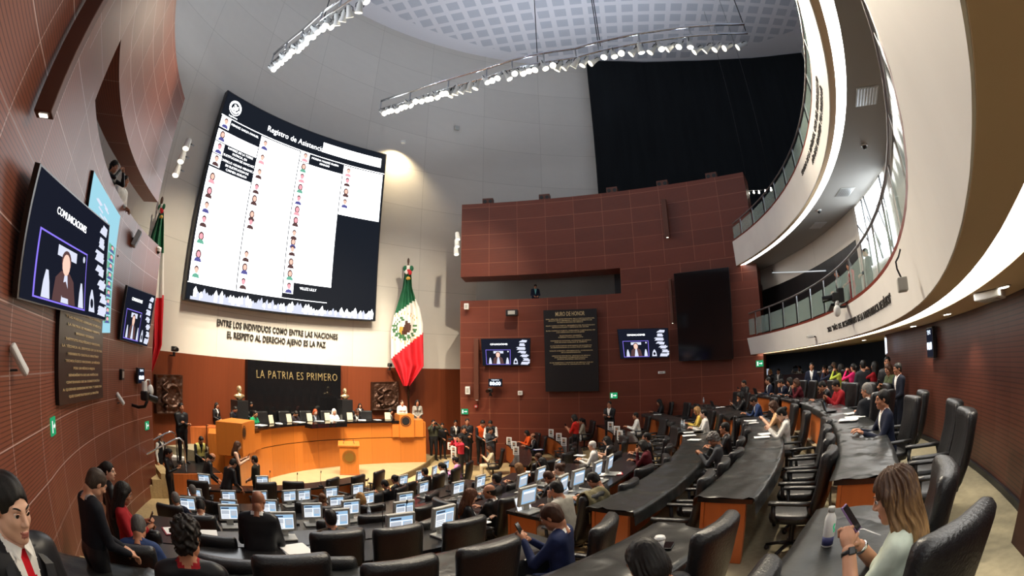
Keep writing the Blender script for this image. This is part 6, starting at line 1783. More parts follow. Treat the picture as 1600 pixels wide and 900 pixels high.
# ---- seated: right inner rows
seat(993, 656, 'sit', 'man in white shirt behind the paper posters', j=3, top=W_, shirt=W_)
seat(1010, 667, 'sit', 'man in black suit leaning on the highest monitor row', j=3, top=K_, shirt=W_)
seat(1004, 688, 'fsit_chin', 'woman in maroon jacket on the highest monitor row', j=3, hair='bob', top=MAROON_, shirt=MAROON_)
seat(908, 668, 'fsit', 'woman with patterned blouse by the taped posters', j=4, hair='pony', top=srgb(170, 160, 140), shirt=K_)
seat(925, 686, 'sit', 'white-haired man in white shirt among the posters', j=4, hcol=WHITEH, top=W_, shirt=W_, skin=0)
seat(948, 682, 'fsit', 'woman with dark hair and pale sleeveless top', j=4, hair='long', top=srgb(200, 196, 188), shirt=W_, fore='skin', upper='skin', skin=3)
for ph, ps, lab, kw in ((12.5, 'fsit', 'woman in orange jacket near the right wall', dict(hair='bob', top=ORANGE_, shirt=ORANGE_)), (7.5, 'sit', 'bald man in dark suit beside the orange jacket', dict(hair='bald', top=K_, shirt=W_))):
    q = pol(12.95, ph, .66); kw = dict(kw); hs = kw.pop('hair')
    person(ps, q, face_in(q), lab, hs, BLACKH, 1.0, GRP['s'], **kw); SEATED.append((q, face_in(q), lab))
seat(764, 687, 'fsit_phone', 'woman in cream jacket on the lower right row', j=7, hair='long', hcol=BROWNH, top=CREAM_, shirt=CREAM_)
seat(711, 714, 'fsit', 'woman in pink near the red photographer', j=7, hair='bun', top=srgb(226, 150, 200), shirt=W_)
seat(689, 718, 'fsit', 'woman in white with black ponytail near the dais', j=7, hair='pony', top=W_, shirt=W_)
seat(663, 723, 'sit', 'person with dark round hair close to the dais', j=7, top=K_)
seat(841, 708, 'sit_turn', 'man glancing back beside a blue folder', j=5, off=-60, top=K_, shirt=W_, hcol=BROWNH)
seat(847, 721, 'fsit', 'woman with black hair below the glancing man', j=5, hair='long', top=K_)
seat(810, 724, 'fsit', 'woman with brown hair on the third monitor row', j=5, hair='long', hcol=srgb(120, 84, 50), top=srgb(60, 50, 40))
seat(874, 724, 'fsit_chin', 'woman in pale top resting her head on one hand', j=4, hair='bun', hcol=BROWNH, top=CREAM_, shirt=CREAM_, fore='skin', skin=3)
seat(857, 739, 'sit_read', 'brown-haired person leaning forward on the second-highest row', j=4, hcol=BROWNH, top=K_)
seat(775, 740, 'sit', 'man in dark jacket on the third monitor row', j=5, top=srgb(30, 30, 34))
seat(735, 749, 'fsit', 'woman with wavy brown hair turned to the right', j=4, off=-120, hair='wavy', hcol=srgb(92, 54, 34), top=K_, skin=3, chair=True)
seat(764, 757, 'sit_turn', 'man in black beside the woman with wavy hair', j=4, hair='bald', hcol=BLACKH, top=K_, shirt=W_)
seat(869, 752, 'sit_chin', 'man in grey shirt leaning on his hand at a laptop', j=3, top=srgb(170, 166, 156), shirt=srgb(170, 166, 156))
seat(927, 744, 'sit_read', 'person with dark hair bowed over papers', j=3, top=K_)
seat(862, 788, 'sit_phone', 'man in navy blue suit holding a phone', j=2, off=25, top=srgb(28, 40, 78), shirt=W_, hcol=BROWNH)
# ---- seated: centre and left rows
seat(616, 734, 'fsit', 'person with dark hair bun in front of the lectern', j=7, hair='bun', top=K_)
seat(601, 750, 'sit_phone', 'man in black holding a phone near the dais', j=7, off=20, top=K_)
seat(563, 770, 'fsit', 'blond woman on the fourth monitor row', j=6, hair='bob', hcol=BLONDE, top=srgb(60, 50, 44))
seat(503, 768, 'fsit', 'woman with light brown ponytail', j=6, hair='bun', hcol=srgb(110, 74, 48), top=srgb(70, 60, 50))
seat(515, 796, 'sit', 'person with black hair and tan jacket among monitors', j=4, top=srgb(90, 76, 58), shirt=K_)
seat(400, 767, 'sit', 'broad man in black suit from behind at the left desks', j=4, hair='bald', hcol=BLACKH, top=K_, shirt=W_, sc=1.08, bulk=None) if False else stand(402, 767, 'look_down', 1.2, (-7, 17), 'broad man in black suit from behind at the left desks', D=5.4, fit=True, g='f', hair='none', skin=2, top=K_, shirt=W_)
seat(270, 744, 'sit_turn', 'man with glasses in navy suit at the left row ends', j=6, off=-15, top=NAVY_, shirt=W_, hcol=GREYH)
seat(297, 731, 'sit_turn', 'man in beige jacket beside the man with glasses', j=7, hcol=GREYH, top=CREAM_, shirt=CREAM_)
seat(311, 769, 'sit_read', 'man hidden behind a monitor at the left desks', j=5, top=K_, shirt=W_)
stand(191, 754, 'fphone', 1.2, (2, 10), 'woman in red jacket with long black hair', D=5.5, fit=True, g='f', hair='long', top=RED_, shirt=RED_, leg=K_)
seat(214, 806, 'sit_read', 'grey-haired person in a blue jacket at the left', j=3, hcol=srgb(80, 78, 76), top=BLUE_, shirt=BLUE_)
# ---- close to the camera
BZ = body_mesh('body_blazer', lean=.12, L=(.02, .30, .98), R=(.16, .30, .96), head=(0, .55, 0), h=.014, fine=True); BZ['fine'] = True
stand(148, 733, BZ, 1.85, (-1, 9), 'man in dark blazer looking down beside the left wall', g='f', sc=.93, hair='short', hcol=srgb(62, 50, 42), skin=0, top=srgb(22, 24, 32), shirt=srgb(150, 152, 156), tie=srgb(150, 152, 156), leg=K_)
PT = body_mesh('body_pony', fem=True, L=(-.20, .12, .9), R=(.20, .14, .9), head=(-.5, .05, 0), h=.016, fine=True); PT['fine'] = True
stand(168, 722, PT, 1.2, (-1, 12), 'woman in black with a long ponytail by the left wall', g='f', hair='pony', skin=3, top=K_, shirt=K_)
RT_ = body_mesh('body_redtie', L=(-.27, .05, .82), R=(.27, .05, .84), head=(.12, .18, 0), h=.009, fine=True, legs=True); RT_['fine'] = True
rt = stand(8, 741, RT_, 2.17, (2.0, 1.0), 'man in black suit with a bright red tie', D=1.85, g='f', fit=True, skin=3, top=K_, shirt=W_, tie=srgb(200, 16, 34), leg=K_)
CU = body_mesh('body_curly', seated=True, lean=.05, L=(-.14, .36, .78), R=(.14, .36, .78), head=(-.25, .05, 0), h=.014, fine=True); CU['fine'] = True
seat(285, 795, CU, 'man with thick curly black hair in the near row', j=2, sc=1.1, hair='curly', hcol=(.014, .010, .008), top=K_, shirt=RED_, skin=1)
seat(1011, 846, 'sit_read', 'person with straight black hair behind the coffee cup', j=1, hair='bob', top=K_)
WM = body_mesh('body_tee', seated=True, fem=True, lean=.09, L=(-.06, .285, .93), R=(.08, .27, .90), head=(.05, .34, 0), h=.010, fine=True, hands=('grip', 'grip'), vneck=0); WM['fine'] = True
wm = seat(1402, 732, WM, 'woman in pale tee with long wavy hair using a phone', j=0, off=-8, exact=True, chair=False, hair='wavy', hcol=srgb(112, 78, 48), skin=0, top=srgb(196, 206, 190), shirt=srgb(196, 206, 190), fore='skin', leg=srgb(30, 34, 40))
# ---- spectators behind the left slit and in the booth
def watcher(px, py, pose, Wl, off, zf, label, **k):
    p, q = Wl.hit(px, py, -off); B = POSES[pose]; rz = math.atan2(-(2 - p.x), 10 - p.y)
    person(pose, (p.x, p.y, zf), rz, label, k.pop('hair', 'short'), k.pop('hcol', BLACKH), min(1.2, max(.8, (p.z - zf) / B['top'])), 'watchers in the wall openings', **k)
watcher(179, 253, 'fphoto', WL, .62, 6.4, 'curly-haired spectator, upper one in the left wall opening', hair='curly', top=K_)
watcher(196, 275, 'stand', WL, .62, 6.4, 'spectator, lower one in the left wall opening', top=W_, shirt=W_)
watcher(836, 449, 'look_down', WR, 1.0, 7.0, 'camera operator in the slit of the right wall', top=NAVY_, shirt=srgb(120, 200, 200))
# ================================================================== FILLING THE CHAIR ROWS
for p, rz, lab in SEATED:
    put_chair(p, rz, 'black leather chair occupied by the ' + ' '.join(lab.split()[:10]), 'occupied leather chairs')
put_chair((wm.location.x - .15, wm.location.y - .02, wm.location.z), .08, 'black leather chair occupied by the woman in pale tee with long hair', 'occupied leather chairs')
NEAR = [(1480, 727, 0, 'high chair nearest the rear wall, behind the woman in pale tee'), (1126, 816, 1, 'large chair at the end of the near desk with the cup'),
        (455, 870, 2, 'chair at the bottom edge left of centre'), (628, 877, 2, 'chair at the bottom edge in the middle'), (769, 850, 2, 'chair at the bottom edge right of the middle'), (882, 826, 2, 'chair right of the man in navy blue suit'),
        (205, 842, 3, 'large chair between the blazer man and the curly head'), (340, 876, 2, 'low chair just right of the curly head'), (527, 832, 3, 'chair behind the tan jacket in the highest monitor row'), (624, 824, 3, 'chair in the middle of the highest monitor row'), (729, 812, 3, 'chair at the aisle end of the highest monitor row')]
for px, py, j, lab in NEAR:
    p = at(px, py, row_floor(j) + 1.17); rz = face_in(p); f = Vector((-math.sin(rz), math.cos(rz), 0)) * .38
    q = Vector((p.x + f.x, p.y + f.y, row_floor(j)))
    if min((q - c).length for c in CH) < .55: continue
    put_chair(q, rz, 'black leather ' + lab, 'empty leather chairs')
PL = {0: [(-43, -21, 'topmost right desk'), (-18.5, -6, 'far top desk')], 1: [(-41.5, -19.5, 'second right desk'), (-17.3, -2.5, 'far second desk')], 2: [(-40.8, -19.5, 'third right desk'), (-17, 3.5, 'far third desk')],
      3: [(-59, -46.5, 'highest monitor row left of the aisle'), (-40.4, -21, 'highest monitor row right of the aisle'), (-16.5, 2, 'highest monitor row by the wall')],
      4: [(-60, -44.5, 'second monitor row left of the aisle'), (-39.6, -21, 'second monitor row right of the aisle'), (-16.5, -2, 'second monitor row by the wall')],
      5: [(-61, -21, 'third monitor row'), (-15.5, 0, 'third monitor row by the wall')], 6: [(-61, -21, 'fourth monitor row')], 7: [(-62, -14, 'fifth monitor row')], 8: [(-62, -26, 'lowest monitor row')]}
rc = random.Random(11)
for j, segs in PL.items():
    Rj = (row_R(j) if j < 8 else 7.7) + 1.0
    for a0, a1, nm in segs:
        step = math.degrees(.86 / Rj); n = int((a1 - a0) / step); k = 0
        for i in range(n + 1):
            a = a0 + .3 * step + i * step
            if a > a1: break
            q = pol(Rj + rc.uniform(-.05, .08), a, row_floor(j))
            if min((q - c).length for c in CH) < .66: continue
            if min(((q.xy - o.location.xy).length for o, _ in PEOPLE if abs(o.location.z - q.z) < .6), default=9) < .5: continue
            k += 1
            put_chair(q, face_in(q) + (rc.uniform(-.12, .12) if j < 3 else rc.uniform(-.45, .45)), 'empty black chair, %s from the right end of the %s' % (ORD[n - k if False else k - 1].replace('first', 'first'), nm) if False else 'empty black leather chair, %s free seat counting leftward... ' % ORD[k - 1] if False else 'empty black leather chair, %s free one along the %s' % (ORD[k - 1], nm), 'empty leather chairs')
# ================================================================== SMALL THINGS ON THE DESKS
m_pet = mat('clear_bottle', (.80, .88, .92), .08, alpha=.45); m_cap = mat('bottle_cap', (.85, .85, .86), .4); m_label = mat('bottle_label', (.55, .62, .72), .5)
def once(build):
    st = {}
    def f(label, cat, loc, rz=0.0, group=None, **k):
        key = tuple(sorted(k.items()))
        if key not in st: t = build(**k); st[key] = t
        else: t = copy_tree(st[key])
        t.location = loc; t.rotation_euler = (0, 0, rz); tag(t, label, cat, group); return t
    return f
@once
def bottle():
    t = empty('water_bottle'); mb = MB(); mb.lathe([(.028, 0), (.032, .01), (.032, .12), (.026, .15), (.013, .185), (.013, .2)], seg=14); mb.done('body', (m_pet,), t, True)
    mb = MB(); mb.lathe([(.0145, .195), (.0145, .215)], seg=12); mb.done('cap', (m_cap,), t)
    mb = MB(); mb.lathe([(.0328, .05), (.0328, .10)], seg=14); mb.done('label_band', (m_label,), t); return t
@once
def microphone():
    t = empty('gooseneck_microphone'); mb = MB(); mb.box((0, 0, .015), (.09, .12, .03), None, .008); mb.done('base', (m_black,), t)
    mb = MB(); mb.tube([(0, 0, .03), (0, .0, .2), (0, -.02, .34), (0, -.05, .42)], .006, 6); mb.done('stem', (m_black,), t)
    mb = MB(); mb.tube([(0, -.045, .405), (0, -.06, .46)], .015, 8); mb.done('head', (m_dkmetal,), t); return t
@once
def sheet(w=.21, n=3):
    t = empty('paper_stack'); r = random.Random(int(w * 1000) + n)
    for k in range(n):
        mb = MB(); mb.box((r.uniform(-.01, .01), r.uniform(-.01, .01), .002 + .004 * k), (w, w * 1.35, .003), Euler((0, 0, r.uniform(-.15, .15))).to_matrix()); mb.done('sheet', (m_paper,), t)
    return t
@once
def laptop(dark=0):
    t = empty('laptop'); m = m_dkmetal if dark else m_metal
    mb = MB(); mb.box((0, 0, .011), (.33, .23, .018), None, .006); mb.done('base', (m,), t)
    mb = MB(); R3 = Euler((rad(-18), 0, 0)).to_matrix(); mb.box((0, .145, .115), (.33, .012, .215), R3, .005); mb.done('lid', (m,), t)
    mb = MB(); mb.box(Vector((0, .145, .115)) + R3 @ Vector((0, -.0075, .0)), (.30, .002, .19), R3); mb.done('screen', (m_ui if not dark else m_uib,), t)
    mb = MB(); mb.box((0, .03, .0205), (.29, .11, .002)); mb.done('keyboard', (m_black,), t); return t
@once
def tablet():
    t = empty('desk_nameplate'); mb = MB(); R3 = Euler((rad(12), 0, 0)).to_matrix(); mb.box((0, 0, .16), (.25, .012, .31), R3, .01); mb.done('panel', (mat('cream_panel', srgb(206, 196, 170), .5) if 'cream_panel' not in MATS else MATS['cream_panel'],), t)
    mb = MB(); mb.cyl(R3 @ Vector((0, .007, .17)) , R3 @ Vector((0, .012, .17)), .05, None, 18); mb.done('seal', (m_brass,), t)
    mb = MB(); mb.box((0, -.04, .01), (.2, .1, .02), None, .004); mb.done('foot', (m_dkmetal,), t); return t
@once
def poster(k=0):
    t = empty('taped_poster'); mb = MB(); mb.box((0, 0, .16), (.23, .006, .31)); mb.done('paper', (m_paper,), t)
    pt = Patch(Vector((.11, .005, .31)), Vector((-.11, .005, .31)), Vector((.11, .005, .01)), Vector((-.11, .005, .01))); pt.n = Vector((0, 1, 0)); mb = MB()
    pt.rect(mb, .12, .30, .88, .90, .001, 0); portrait(pt, mb, .5, .58, .6, .5, .002, 1, 2, 1)
    for q in range(3): pt.rect(mb, .1, .06 + .07 * q, .9, .10 + .07 * q, .001, 1)
    mb.done('print', (m_greyplast, m_ink, SKINS[1]), t); return t
def onrow(px, py, dz, j=None, dr=.3):
    if j is None: j, p = rownear(px, py, dz, dr)
    else: p = at(px, py, row_desk(j) + dz)
    return j, p
MIC = [(467, 741), (420, 735), (516, 742), (564, 745), (526, 760), (597, 790), (460, 782), (633, 782), (700, 742), (505, 752), (344, 760), (330, 775)]
for k, (px, py) in enumerate(sorted(MIC)):
    j, p = onrow(px, py, .44); j = min(j, 8); Rj = row_R(j) if j < 8 else 7.7
    q = pol(min(max((p.xy - O).length, Rj + .1), Rj + .5), phi_of(p), row_desk(j) + .002)
    microphone('black gooseneck microphone on the monitor desks, %s from the left' % ORD[k], 'microphone', q, face_in(q), 'gooseneck microphones')
BOT = [(577, 806), (642, 820), (504, 803), (529, 795), (436, 802), (472, 792), (710, 792), (1063, 668), (1069, 670), (905, 690), (1130, 628), (660, 770)]
for k, (px, py) in enumerate(sorted(BOT)):
    best = min(((abs((at(px, py, row_desk(j)).xy - O).length - (row_R(j) if j < 8 else 7.7) - .3), j) for j in range(0, 9))); j = best[1]; p = at(px, py, row_desk(j)); Rj = row_R(j) if j < 8 else 7.7
    q = pol(min(max((p.xy - O).length, Rj + .08), Rj + .52), phi_of(p), row_desk(j) + (.002 if j > 2 else .03))
    bottle('clear water bottle on the desks, %s from the left' % ORD[k], 'bottle', q, 0, 'small water bottles')
PAP = [(452, 841, 3, .3), (1200, 681, 1, .26), (1190, 686, 1, .22), (1150, 662, 1, .24), (1140, 666, 1, .2), (1076, 683, 2, .24), (1085, 690, 2, .22), (1072, 678, 2, .2), (1336, 655, 0, .26), (1326, 660, 0, .24), (1343, 648, 0, .2), (1125, 638, 1, .22), (1020, 650, 2, .2),
       (912, 748, 3, .24), (945, 742, 3, .24), (700, 800, 3, .2), (880, 712, 4, .22), (836, 738, 5, .2), (330, 800, 4, .24), (560, 815, 3, .22)]
for k, (px, py, j, w) in enumerate(sorted(PAP)):
    p = at(px, py, row_desk(j)); q = pol(min(max((p.xy - O).length, row_R(j) + .14), row_R(j) + .46), phi_of(p), row_desk(j) + (.003 if j > 2 else .034))
    sheet('loose white papers lying on the desks, %s from the left' % ORD[k], 'papers', q, face_in(q) + .3 * math.sin(k * 2.1), 'white papers on the desks', w=w, n=2 + k % 3)
for k, (px, py, j) in enumerate([(727, 702, 7), (731, 709, 7), (736, 718, 7), (779, 690, 5), (788, 695, 5), (798, 702, 5), (806, 711, 5), (857, 678, 4), (868, 682, 4), (877, 689, 4), (884, 697, 4), (961, 672, 3), (967, 680, 3), (973, 688, 3)]):
    Rj, zj = FARD.get(j, (row_R(j), row_desk(j))); p = at(px, py, zj)
    q = pol(Rj + .06, phi_of(p), zj + .002)
    poster('white sheet with a printed portrait standing on a desk edge, %s from the left' % ORD[k], 'poster', q, math.atan2(-(-7 - q.x), 5 - q.y) + .12 * math.sin(k * 2.3), 'taped portrait posters', k=k % 2)
for k, (px, py, j, dk, lab) in enumerate([(829, 800, 3, 0, 'open silver laptop beside the man in grey shirt'), (890, 772, 3, 0, 'open laptop in front of the man in grey shirt'), 
                                          (1290, 646, 0, 1, 'dark laptop in front of the man in black suit'), (1180, 618, 0, 1, 'dark laptop at the left end of the far top desk'), (1090, 640, 1, 1, 'dark laptop on the far second desk')]):
    p = at(px, py, row_desk(j)); q = pol(min(max((p.xy - O).length, row_R(j) + .15), row_R(j) + .45), phi_of(p), row_desk(j) + (.003 if j > 2 else .034))
    laptop(lab, 'laptop', q, face_in(q), None, dark=dk)
for k, (px, lab) in enumerate(((424, 'right of the woman in green'), (452, 'before the man in dark shirt'), (484, 'before the red-haired woman'), (512, 'before the person in white'), (547, 'before the person with glasses'), (606, 'near the right podium'))):
    p = onpres(px, 670, PR + .35); tablet('cream upright panel with seal on the presidium counter ' + lab, 'nameplate', (p.x, p.y, 2.362), math.atan2(-(PC.x - p.x), PC.y - p.y), 'cream panels on the presidium counter')
for k, (px, w) in enumerate(((408, .3), (436, .22), (468, .3), (500, .24), (530, .3), (566, .3), (590, .22))):
    p = onpres(px, 670, PR + .25); sheet('white papers on the presidium counter, %s from the left' % ORD[k], 'papers', (p.x, p.y, 2.363), k * .7, 'papers on the presidium counter', w=w, n=3)
# ---- near things
p = at(1030, 858, row_desk(1) + .03); t = empty('coffee_cup', p, label='white lidded paper coffee cup on the near black cover', cat='cup')
mb = MB(); mb.lathe([(.030, 0), (.041, .085)], seg=24); mb.done('body', (m_whiteplast,), t, True)
mb = MB(); mb.lathe([(.044, .083), (.044, .094), (.039, .098), (.037, .108), (.0, .108)], seg=24); mb.done('lid', (m_whiteplast,), t)
p = at(1044, 853, row_desk(1) + .03); t = empty('smartphone', p, rad(-30), label='black phone lying beside the coffee cup', cat='phone')
mb = MB(); mb.box((0, 0, .005), (.075, .15, .009), None, .003); mb.done('casing', (m_black,), t); mb = MB(); mb.box((0, 0, .0098), (.068, .138, .001)); mb.done('screen', (m_blackgloss,), t)
p = at(1292, 853, row_desk(0) + .02); t = empty('drink_bottle', p, .5, label='tall white bottle standing on the near right desk', cat='bottle')
mb = MB(); mb.lathe([(.030, 0), (.034, .006), (.034, .155), (.030, .175), (.018, .198), (.017, .205)], seg=24); mb.done('body', (m_whiteplast,), t, True)
mb = MB(); mb.lathe([(.021, .203), (.021, .228), (.018, .232)], seg=20); mb.done('cap', (m_greyplast,), t)
mb = MB(); mb.lathe([(.0345, .012), (.0345, .062)], seg=24); mb.done('blue_label', (mat('blue_label', srgb(56, 60, 110), .5),), t)
mb = MB(); pts = [(.0348 * math.cos(a), .0348 * math.sin(a), .09 + .05 * k / 8) for k, a in enumerate([-1.9 + .12 * math.sin(k * .9) for k in range(9)])]; mb.tube(pts, .004, 6); mb.done('green_mark', (m_exit,), t)
# phone and watch of the woman
m_ombre = mat('wavy_brown_hair', srgb(80, 54, 34), .5, spec=.35)
nt = m_ombre.node_tree; L = nt.links.new; b = nt.nodes['Principled BSDF']
tc = nd(nt, 'ShaderNodeTexCoord'); sp = nd(nt, 'ShaderNodeSeparateXYZ'); L(tc.outputs['Object'], sp.inputs[0])
mp = nd(nt, 'ShaderNodeMapping'); mp.inputs['Scale'].default_value = (9, 9, .8); L(tc.outputs['Object'], mp.inputs[0]); nz = nd(nt, 'ShaderNodeTexNoise', i_Scale=9.0, i_Detail=4.0); L(mp.outputs[0], nz.inputs['Vector'])
mr = nd(nt, 'ShaderNodeMapRange'); L(sp.outputs[2], mr.inputs[0]); mr.inputs[1].default_value, mr.inputs[2].default_value, mr.inputs[3].default_value, mr.inputs[4].default_value = .10, -.28, -.15, .75
ad = nd(nt, 'ShaderNodeMath', operation='ADD'); L(mr.outputs[0], ad.inputs[0]); m2_ = nd(nt, 'ShaderNodeMath', operation='MULTIPLY_ADD'); L(nz.outputs['Fac'], m2_.inputs[0]); m2_.inputs[1].default_value = 1.6; m2_.inputs[2].default_value = -.75; L(m2_.outputs[0], ad.inputs[1]); ad.use_clamp = True
mx = nd(nt, 'ShaderNodeMix', data_type='RGBA'); L(ad.outputs[0], mx.inputs[0]); mx.inputs[6].default_value = (*srgb(74, 50, 34), 1); mx.inputs[7].default_value = (*srgb(178, 140, 92), 1); L(mx.outputs[2], b.inputs['Base Color'])
for ch in wm.children:
    if ch.name.startswith('hair'): ch.material_slots[0].material = m_ombre
def hand_world(o, B, i):
    w, dr, x = B['wr'][i]; return o.matrix_world @ Vector([float(q) for q in (w + dr * .03)]), (o.rotation_euler.to_matrix() @ Vector([float(q) for q in dr]))
bpy.context.view_layer.update()
hw, hd = hand_world(wm, WM, 0); hw2, _ = hand_world(wm, WM, 1)
mid = (hw + hw2) / 2 + hd * .10 + Vector((0, 0, .03))
t = empty('smartphone', mid, label='dark phone held by the woman in pale tee', cat='phone', rot=(rad(50), 0, wm.rotation_euler.z))
mb = MB(); mb.box((0, 0, 0), (.075, .155, .009), None, .003); mb.done('casing', (mat('phone_case', srgb(120, 90, 140), .4),), t); mb = MB(); mb.box((0, 0, .0055), (.068, .14, .001)); mb.done('screen', (m_blackgloss,), t)
for i, (nm, m) in enumerate((('watch', m_black), ('bracelet', m_chrome))):
    w, dr, x = WM['wr'][i]; c = Vector([float(q) for q in (w - dr * .015)]); d = Vector([float(q) for q in dr]).normalized(); Q = d.to_track_quat('Z', 'Y').to_matrix()
    mb = MB(); mb.lathe([(.036, -.011), (.040, -.008), (.040, .008), (.036, .011)], c, 18, 0, Q)
    if i == 0: mb.box(c + Q @ Vector((0, .040, 0)), (.034, .014, .038), Q, .004)
    mb.done(nm, (m,), wm)
cb = MB(); a = at(1342, 833, row_desk(0) + .035); b_ = at(1362, 836, row_desk(0) + .035); cb.tube([a, a + Vector((.03, .04, .004)), (a + b_) / 2 + Vector((.03, .05, .01)), b_ + Vector((.02, .02, .005)), b_ + Vector((.03, -.05, .0))], .004, 6); tag(cb.done('charging_cable', (m_whiteplast,)), 'white charging cable looping by the hands of the woman', 'cable')
# lapel pin, lapels and collar of the man with the red tie
w0 = Vector([float(q) for q in RT_['T'](.095, .135, .335)])
mb = MB(); mb.lathe([(.0, 0), (.012, .0), (.012, .004), (.0, .006)], w0, 14, 0, Euler((rad(-80), 0, 0)).to_matrix()); mb.done('lapel_pin', (m_brass,), rt)
for sx in (-1, 1):
    L0 = [Vector([float(q) for q in RT_['T'](sx * x, y, z)]) for x, y, z in ((.075, .045, .475), (.085, .10, .42), (.062, .128, .34), (.022, .138, .26), (.0, .138, .20))]
    L1 = [Vector([float(q) for q in RT_['T'](sx * x, y, z)]) for x, y, z in ((.10, .035, .47), (.135, .10, .41), (.115, .132, .34), (.06, .142, .27), (.012, .142, .20))]
    mb = MB(); va = [mb.bm.verts.new(v + Vector((0, .008, 0))) for v in L0]; vb = [mb.bm.verts.new(v + Vector((0, .006, 0))) for v in L1]
    for k in range(4): mb.bm.faces.new((va[k], va[k + 1], vb[k + 1], vb[k]))
    mb.done('lapel', (cloth(K_),), rt)
    C0 = [Vector([float(q) for q in RT_['T'](sx * x, y, z)]) for x, y, z in ((.008, .085, .492), (.055, .035, .515), (.062, .0, .52), (.066, .05, .478), (.040, .098, .452))]
    mb = MB(); mb.bm.faces.new([mb.bm.verts.new(v) for v in C0]); mb.done('collar', (cloth(WH_),), rt)
# jacket thrown over a chair back, stanchion, coloured folders
best = min((c for c in bpy.data.objects if c.name.startswith('executive_chair')), key=lambda c: (c.location - at(905, 790, 2.5)).length)
t = empty('draped_jacket', best.location, best.rotation_euler.z, label='olive jacket thrown over a chair back by the aisle', cat='jacket')
mb = MB(); m_ol = varied(mat('olive_cloth', srgb(104, 96, 66), .85), 9, .2, bump=.3)
rings = []
for k in range(15):
    a = -1.0 + 2.0 * k / 14; y = -.36 + .14 * math.sin(a * 1.57) ; z = 1.225 - .42 * abs(a) ** 1.6
    rings.append([(x, (-.36 + .105 * (1 if a > 0 else -1) * min(1, abs(a) * 2.2)) + .015 * math.sin(x * 30 + k), z + .012 * math.sin(x * 23 + k * .8)) for x in [(-.24 + .04 * q) * (1 + .08 * abs(a)) for q in range(13)]])
V = [[mb.bm.verts.new(p) for p in r] for r in rings]
for A, B in zip(V, V[1:]):
    for q in range(12): f = mb.bm.faces.new((A[q], A[q + 1], B[q + 1], B[q])); f.smooth = True
o = mb.done('cloth', (m_ol,), t); md = o.modifiers.new('thick', 'SOLIDIFY'); md.thickness = .012
p = at(1147, 718, row_floor(1)); t = empty('stanchion_post', p, label='black barrier post on a round base between the right desks', cat='post')
mb = MB(); mb.lathe([(.17, 0), (.17, .012), (.03, .03)], seg=24); mb.done('base', (m_black,), t); mb = MB(); mb.cyl((0, 0, .02), (0, 0, .95), .032, None, 14); mb.sph((0, 0, .97), .04, 12); mb.done('pole', (m_black,), t)
for px, py, j, c, lab in ((960, 741, 3, srgb(170, 30, 40), 'red folder on the highest monitor row'), (829, 703, 5, srgb(30, 60, 190), 'bright blue folder by the glancing man'), (281, 800, 4, srgb(150, 30, 50), 'dark red folder on the left end of the desks')):
    p = at(px, py, row_desk(j)); q = pol(min(max((p.xy - O).length, row_R(j) + .14), row_R(j) + .46), phi_of(p), row_desk(j) + .003)
    t = empty('folder', q, face_in(q) + .4, label=lab, cat='folder'); m = mat('folder_%d' % px, c, .5)
    mb = MB(); mb.box((0, 0, .006), (.24, .32, .012), None, .002); mb.done('cover', (m,), t); mb = MB(); mb.box((0, 0, .0135), (.2, .28, .003)); mb.done('sheet', (m_paper,), t)
# cameras in photographers' hands
def handcam(o, B, lab, video=False):
    if o.get('label') != lab: return
for o, B in PEOPLE:
    if B is POSES['photo'] or B is POSES['video'] or (B is POSES['fphoto'] and 'spectator' not in o['label']):
        c = (B['wr'][0][0] + B['wr'][1][0]) / 2 + np.array((0, .08, .03)); wp = o.matrix_world @ Vector([float(q) for q in c])
        t = empty('photo_camera', wp, o.rotation_euler.z, label='black camera raised by the ' + ' '.join(o['label'].split()[:10]), cat='camera')
        mb = MB(); mb.box((0, 0, 0), (.14, .07, .10), None, .012); mb.box((0, 0, .06), (.05, .06, .04), None, .01); mb.done('body', (m_black,), t)
        mb = MB(); mb.cyl((0, .03, 0), (0, .16, 0), .04, .045, 16); mb.done('lens', (m_dkmetal,), t)
        mb = MB(); mb.cyl((0, .161, 0), (0, .163, 0), .036, None, 16); mb.done('front_glass', (m_blackgloss,), t)
    elif B in (POSES['fphone'], POSES['phone'], POSES['sit_phone']) and 'writing' not in o['label']:
        w, dr, x = B['wr'][0]; c = w + dr * .11 + np.array((0, 0, .02)); wp = o.matrix_world @ Vector([float(q) for q in c])
        t = empty('smartphone', wp, label='phone held by the ' + ' '.join(o['label'].split()[:11]), cat='phone', rot=(rad(60), 0, o.rotation_euler.z))
        mb = MB(); mb.box((0, 0, 0), (.075, .15, .009), None, .003); mb.done('casing', (m_black,), t); mb = MB(); mb.box((0, 0, .0055), (.068, .138, .001)); mb.done('screen', (m_blackgloss,), t)
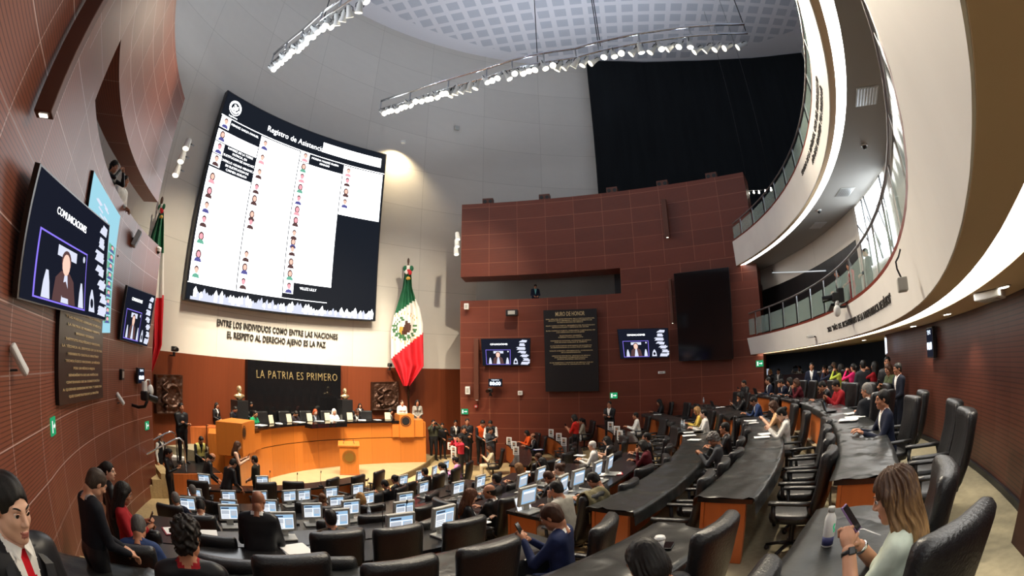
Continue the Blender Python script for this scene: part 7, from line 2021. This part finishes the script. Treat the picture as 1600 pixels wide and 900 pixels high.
# small lights far away
lb = [onring(x, y, 23.0) for x, y in ((1170, 302), (1178, 301), (1186, 301), (1196, 300), (1205, 297))]
t = empty('light_batten', lb[0], label='row of tiny warm bulbs at the far end of the upper balcony', cat='lamp')
mb = MB(); mb.tube([q - lb[0] + Vector((0, 0, .12)) for q in lb], .02, 6)
for q in (lb[0], lb[4]): mb.tube([q - lb[0] + Vector((0, 0, .12)), Vector((q.x - lb[0].x, q.y - lb[0].y, 23.5 - lb[0].z))], .008, 6)
mb.done('bar', (m_dkmetal,), t)
for q in lb:
    mb = MB(); mb.sph(q - lb[0], .045, 10); mb.cyl(q - lb[0], q - lb[0] + Vector((0, 0, .12)), .02, None, 8); mb.done('bulb', (m_bulb,), t, True)
a, b_ = onring(1207, 426, RB - .1), onring(1290, 423, RB - .1)
t = empty('tube_light', a, label='dim tube light in the dark end of the lower balcony', cat='lamp'); mb = MB(); mb.tube([(0, 0, 0), (b_ - a) / 2 + Vector((.05, .05, 0)), b_ - a], .022, 8); mb.done('tube', (mat('dim_tube', (.3, .3, .3), .4, emit=(.8, .85, .9), es=.5),), t)
mb = MB(); mb.cyl((0, 0, 0), (0, 0, .12), .02); mb.done('bracket', (m_dkmetal,), t)
a = onring(1385, 528, 22.35); b_ = onring(1385, 552, 22.35)
t = empty('wall_tube_light', b_, label='short vertical white tube light at the corner of the rear wall', cat='lamp'); mb = MB(); mb.cyl((0, 0, 0), (0, 0, a.z - b_.z), .025, None, 12); mb.done('tube', (m_digits,), t); mb = MB(); mb.box((.02, .03, (a.z - b_.z) / 2), (.06, .03, a.z - b_.z + .06), None, .008); mb.done('casing', (m_whiteplast,), t)
for k, (x, y, top, hs) in enumerate(((1308, 424, K_, 'short'), (1327, 411, RED_, 'bob'), (1352, 388, NAVY_, 'short'))):
    q = onring(x, y, 22.0); B = POSES['stand'] if k != 1 else POSES['fstand']
    person('stand' if k != 1 else 'fstand', (q.x, q.y, 5.3), face_in(q), 'spectator on the lower balcony in ' + ('black, farthest of three', 'red', 'navy, in front of the bright window')[k], hs, BLACKH, min(1.05, max(.8, (q.z - 5.3) / B['top'])), 'spectators on the lower balcony', top=top, shirt=W_)
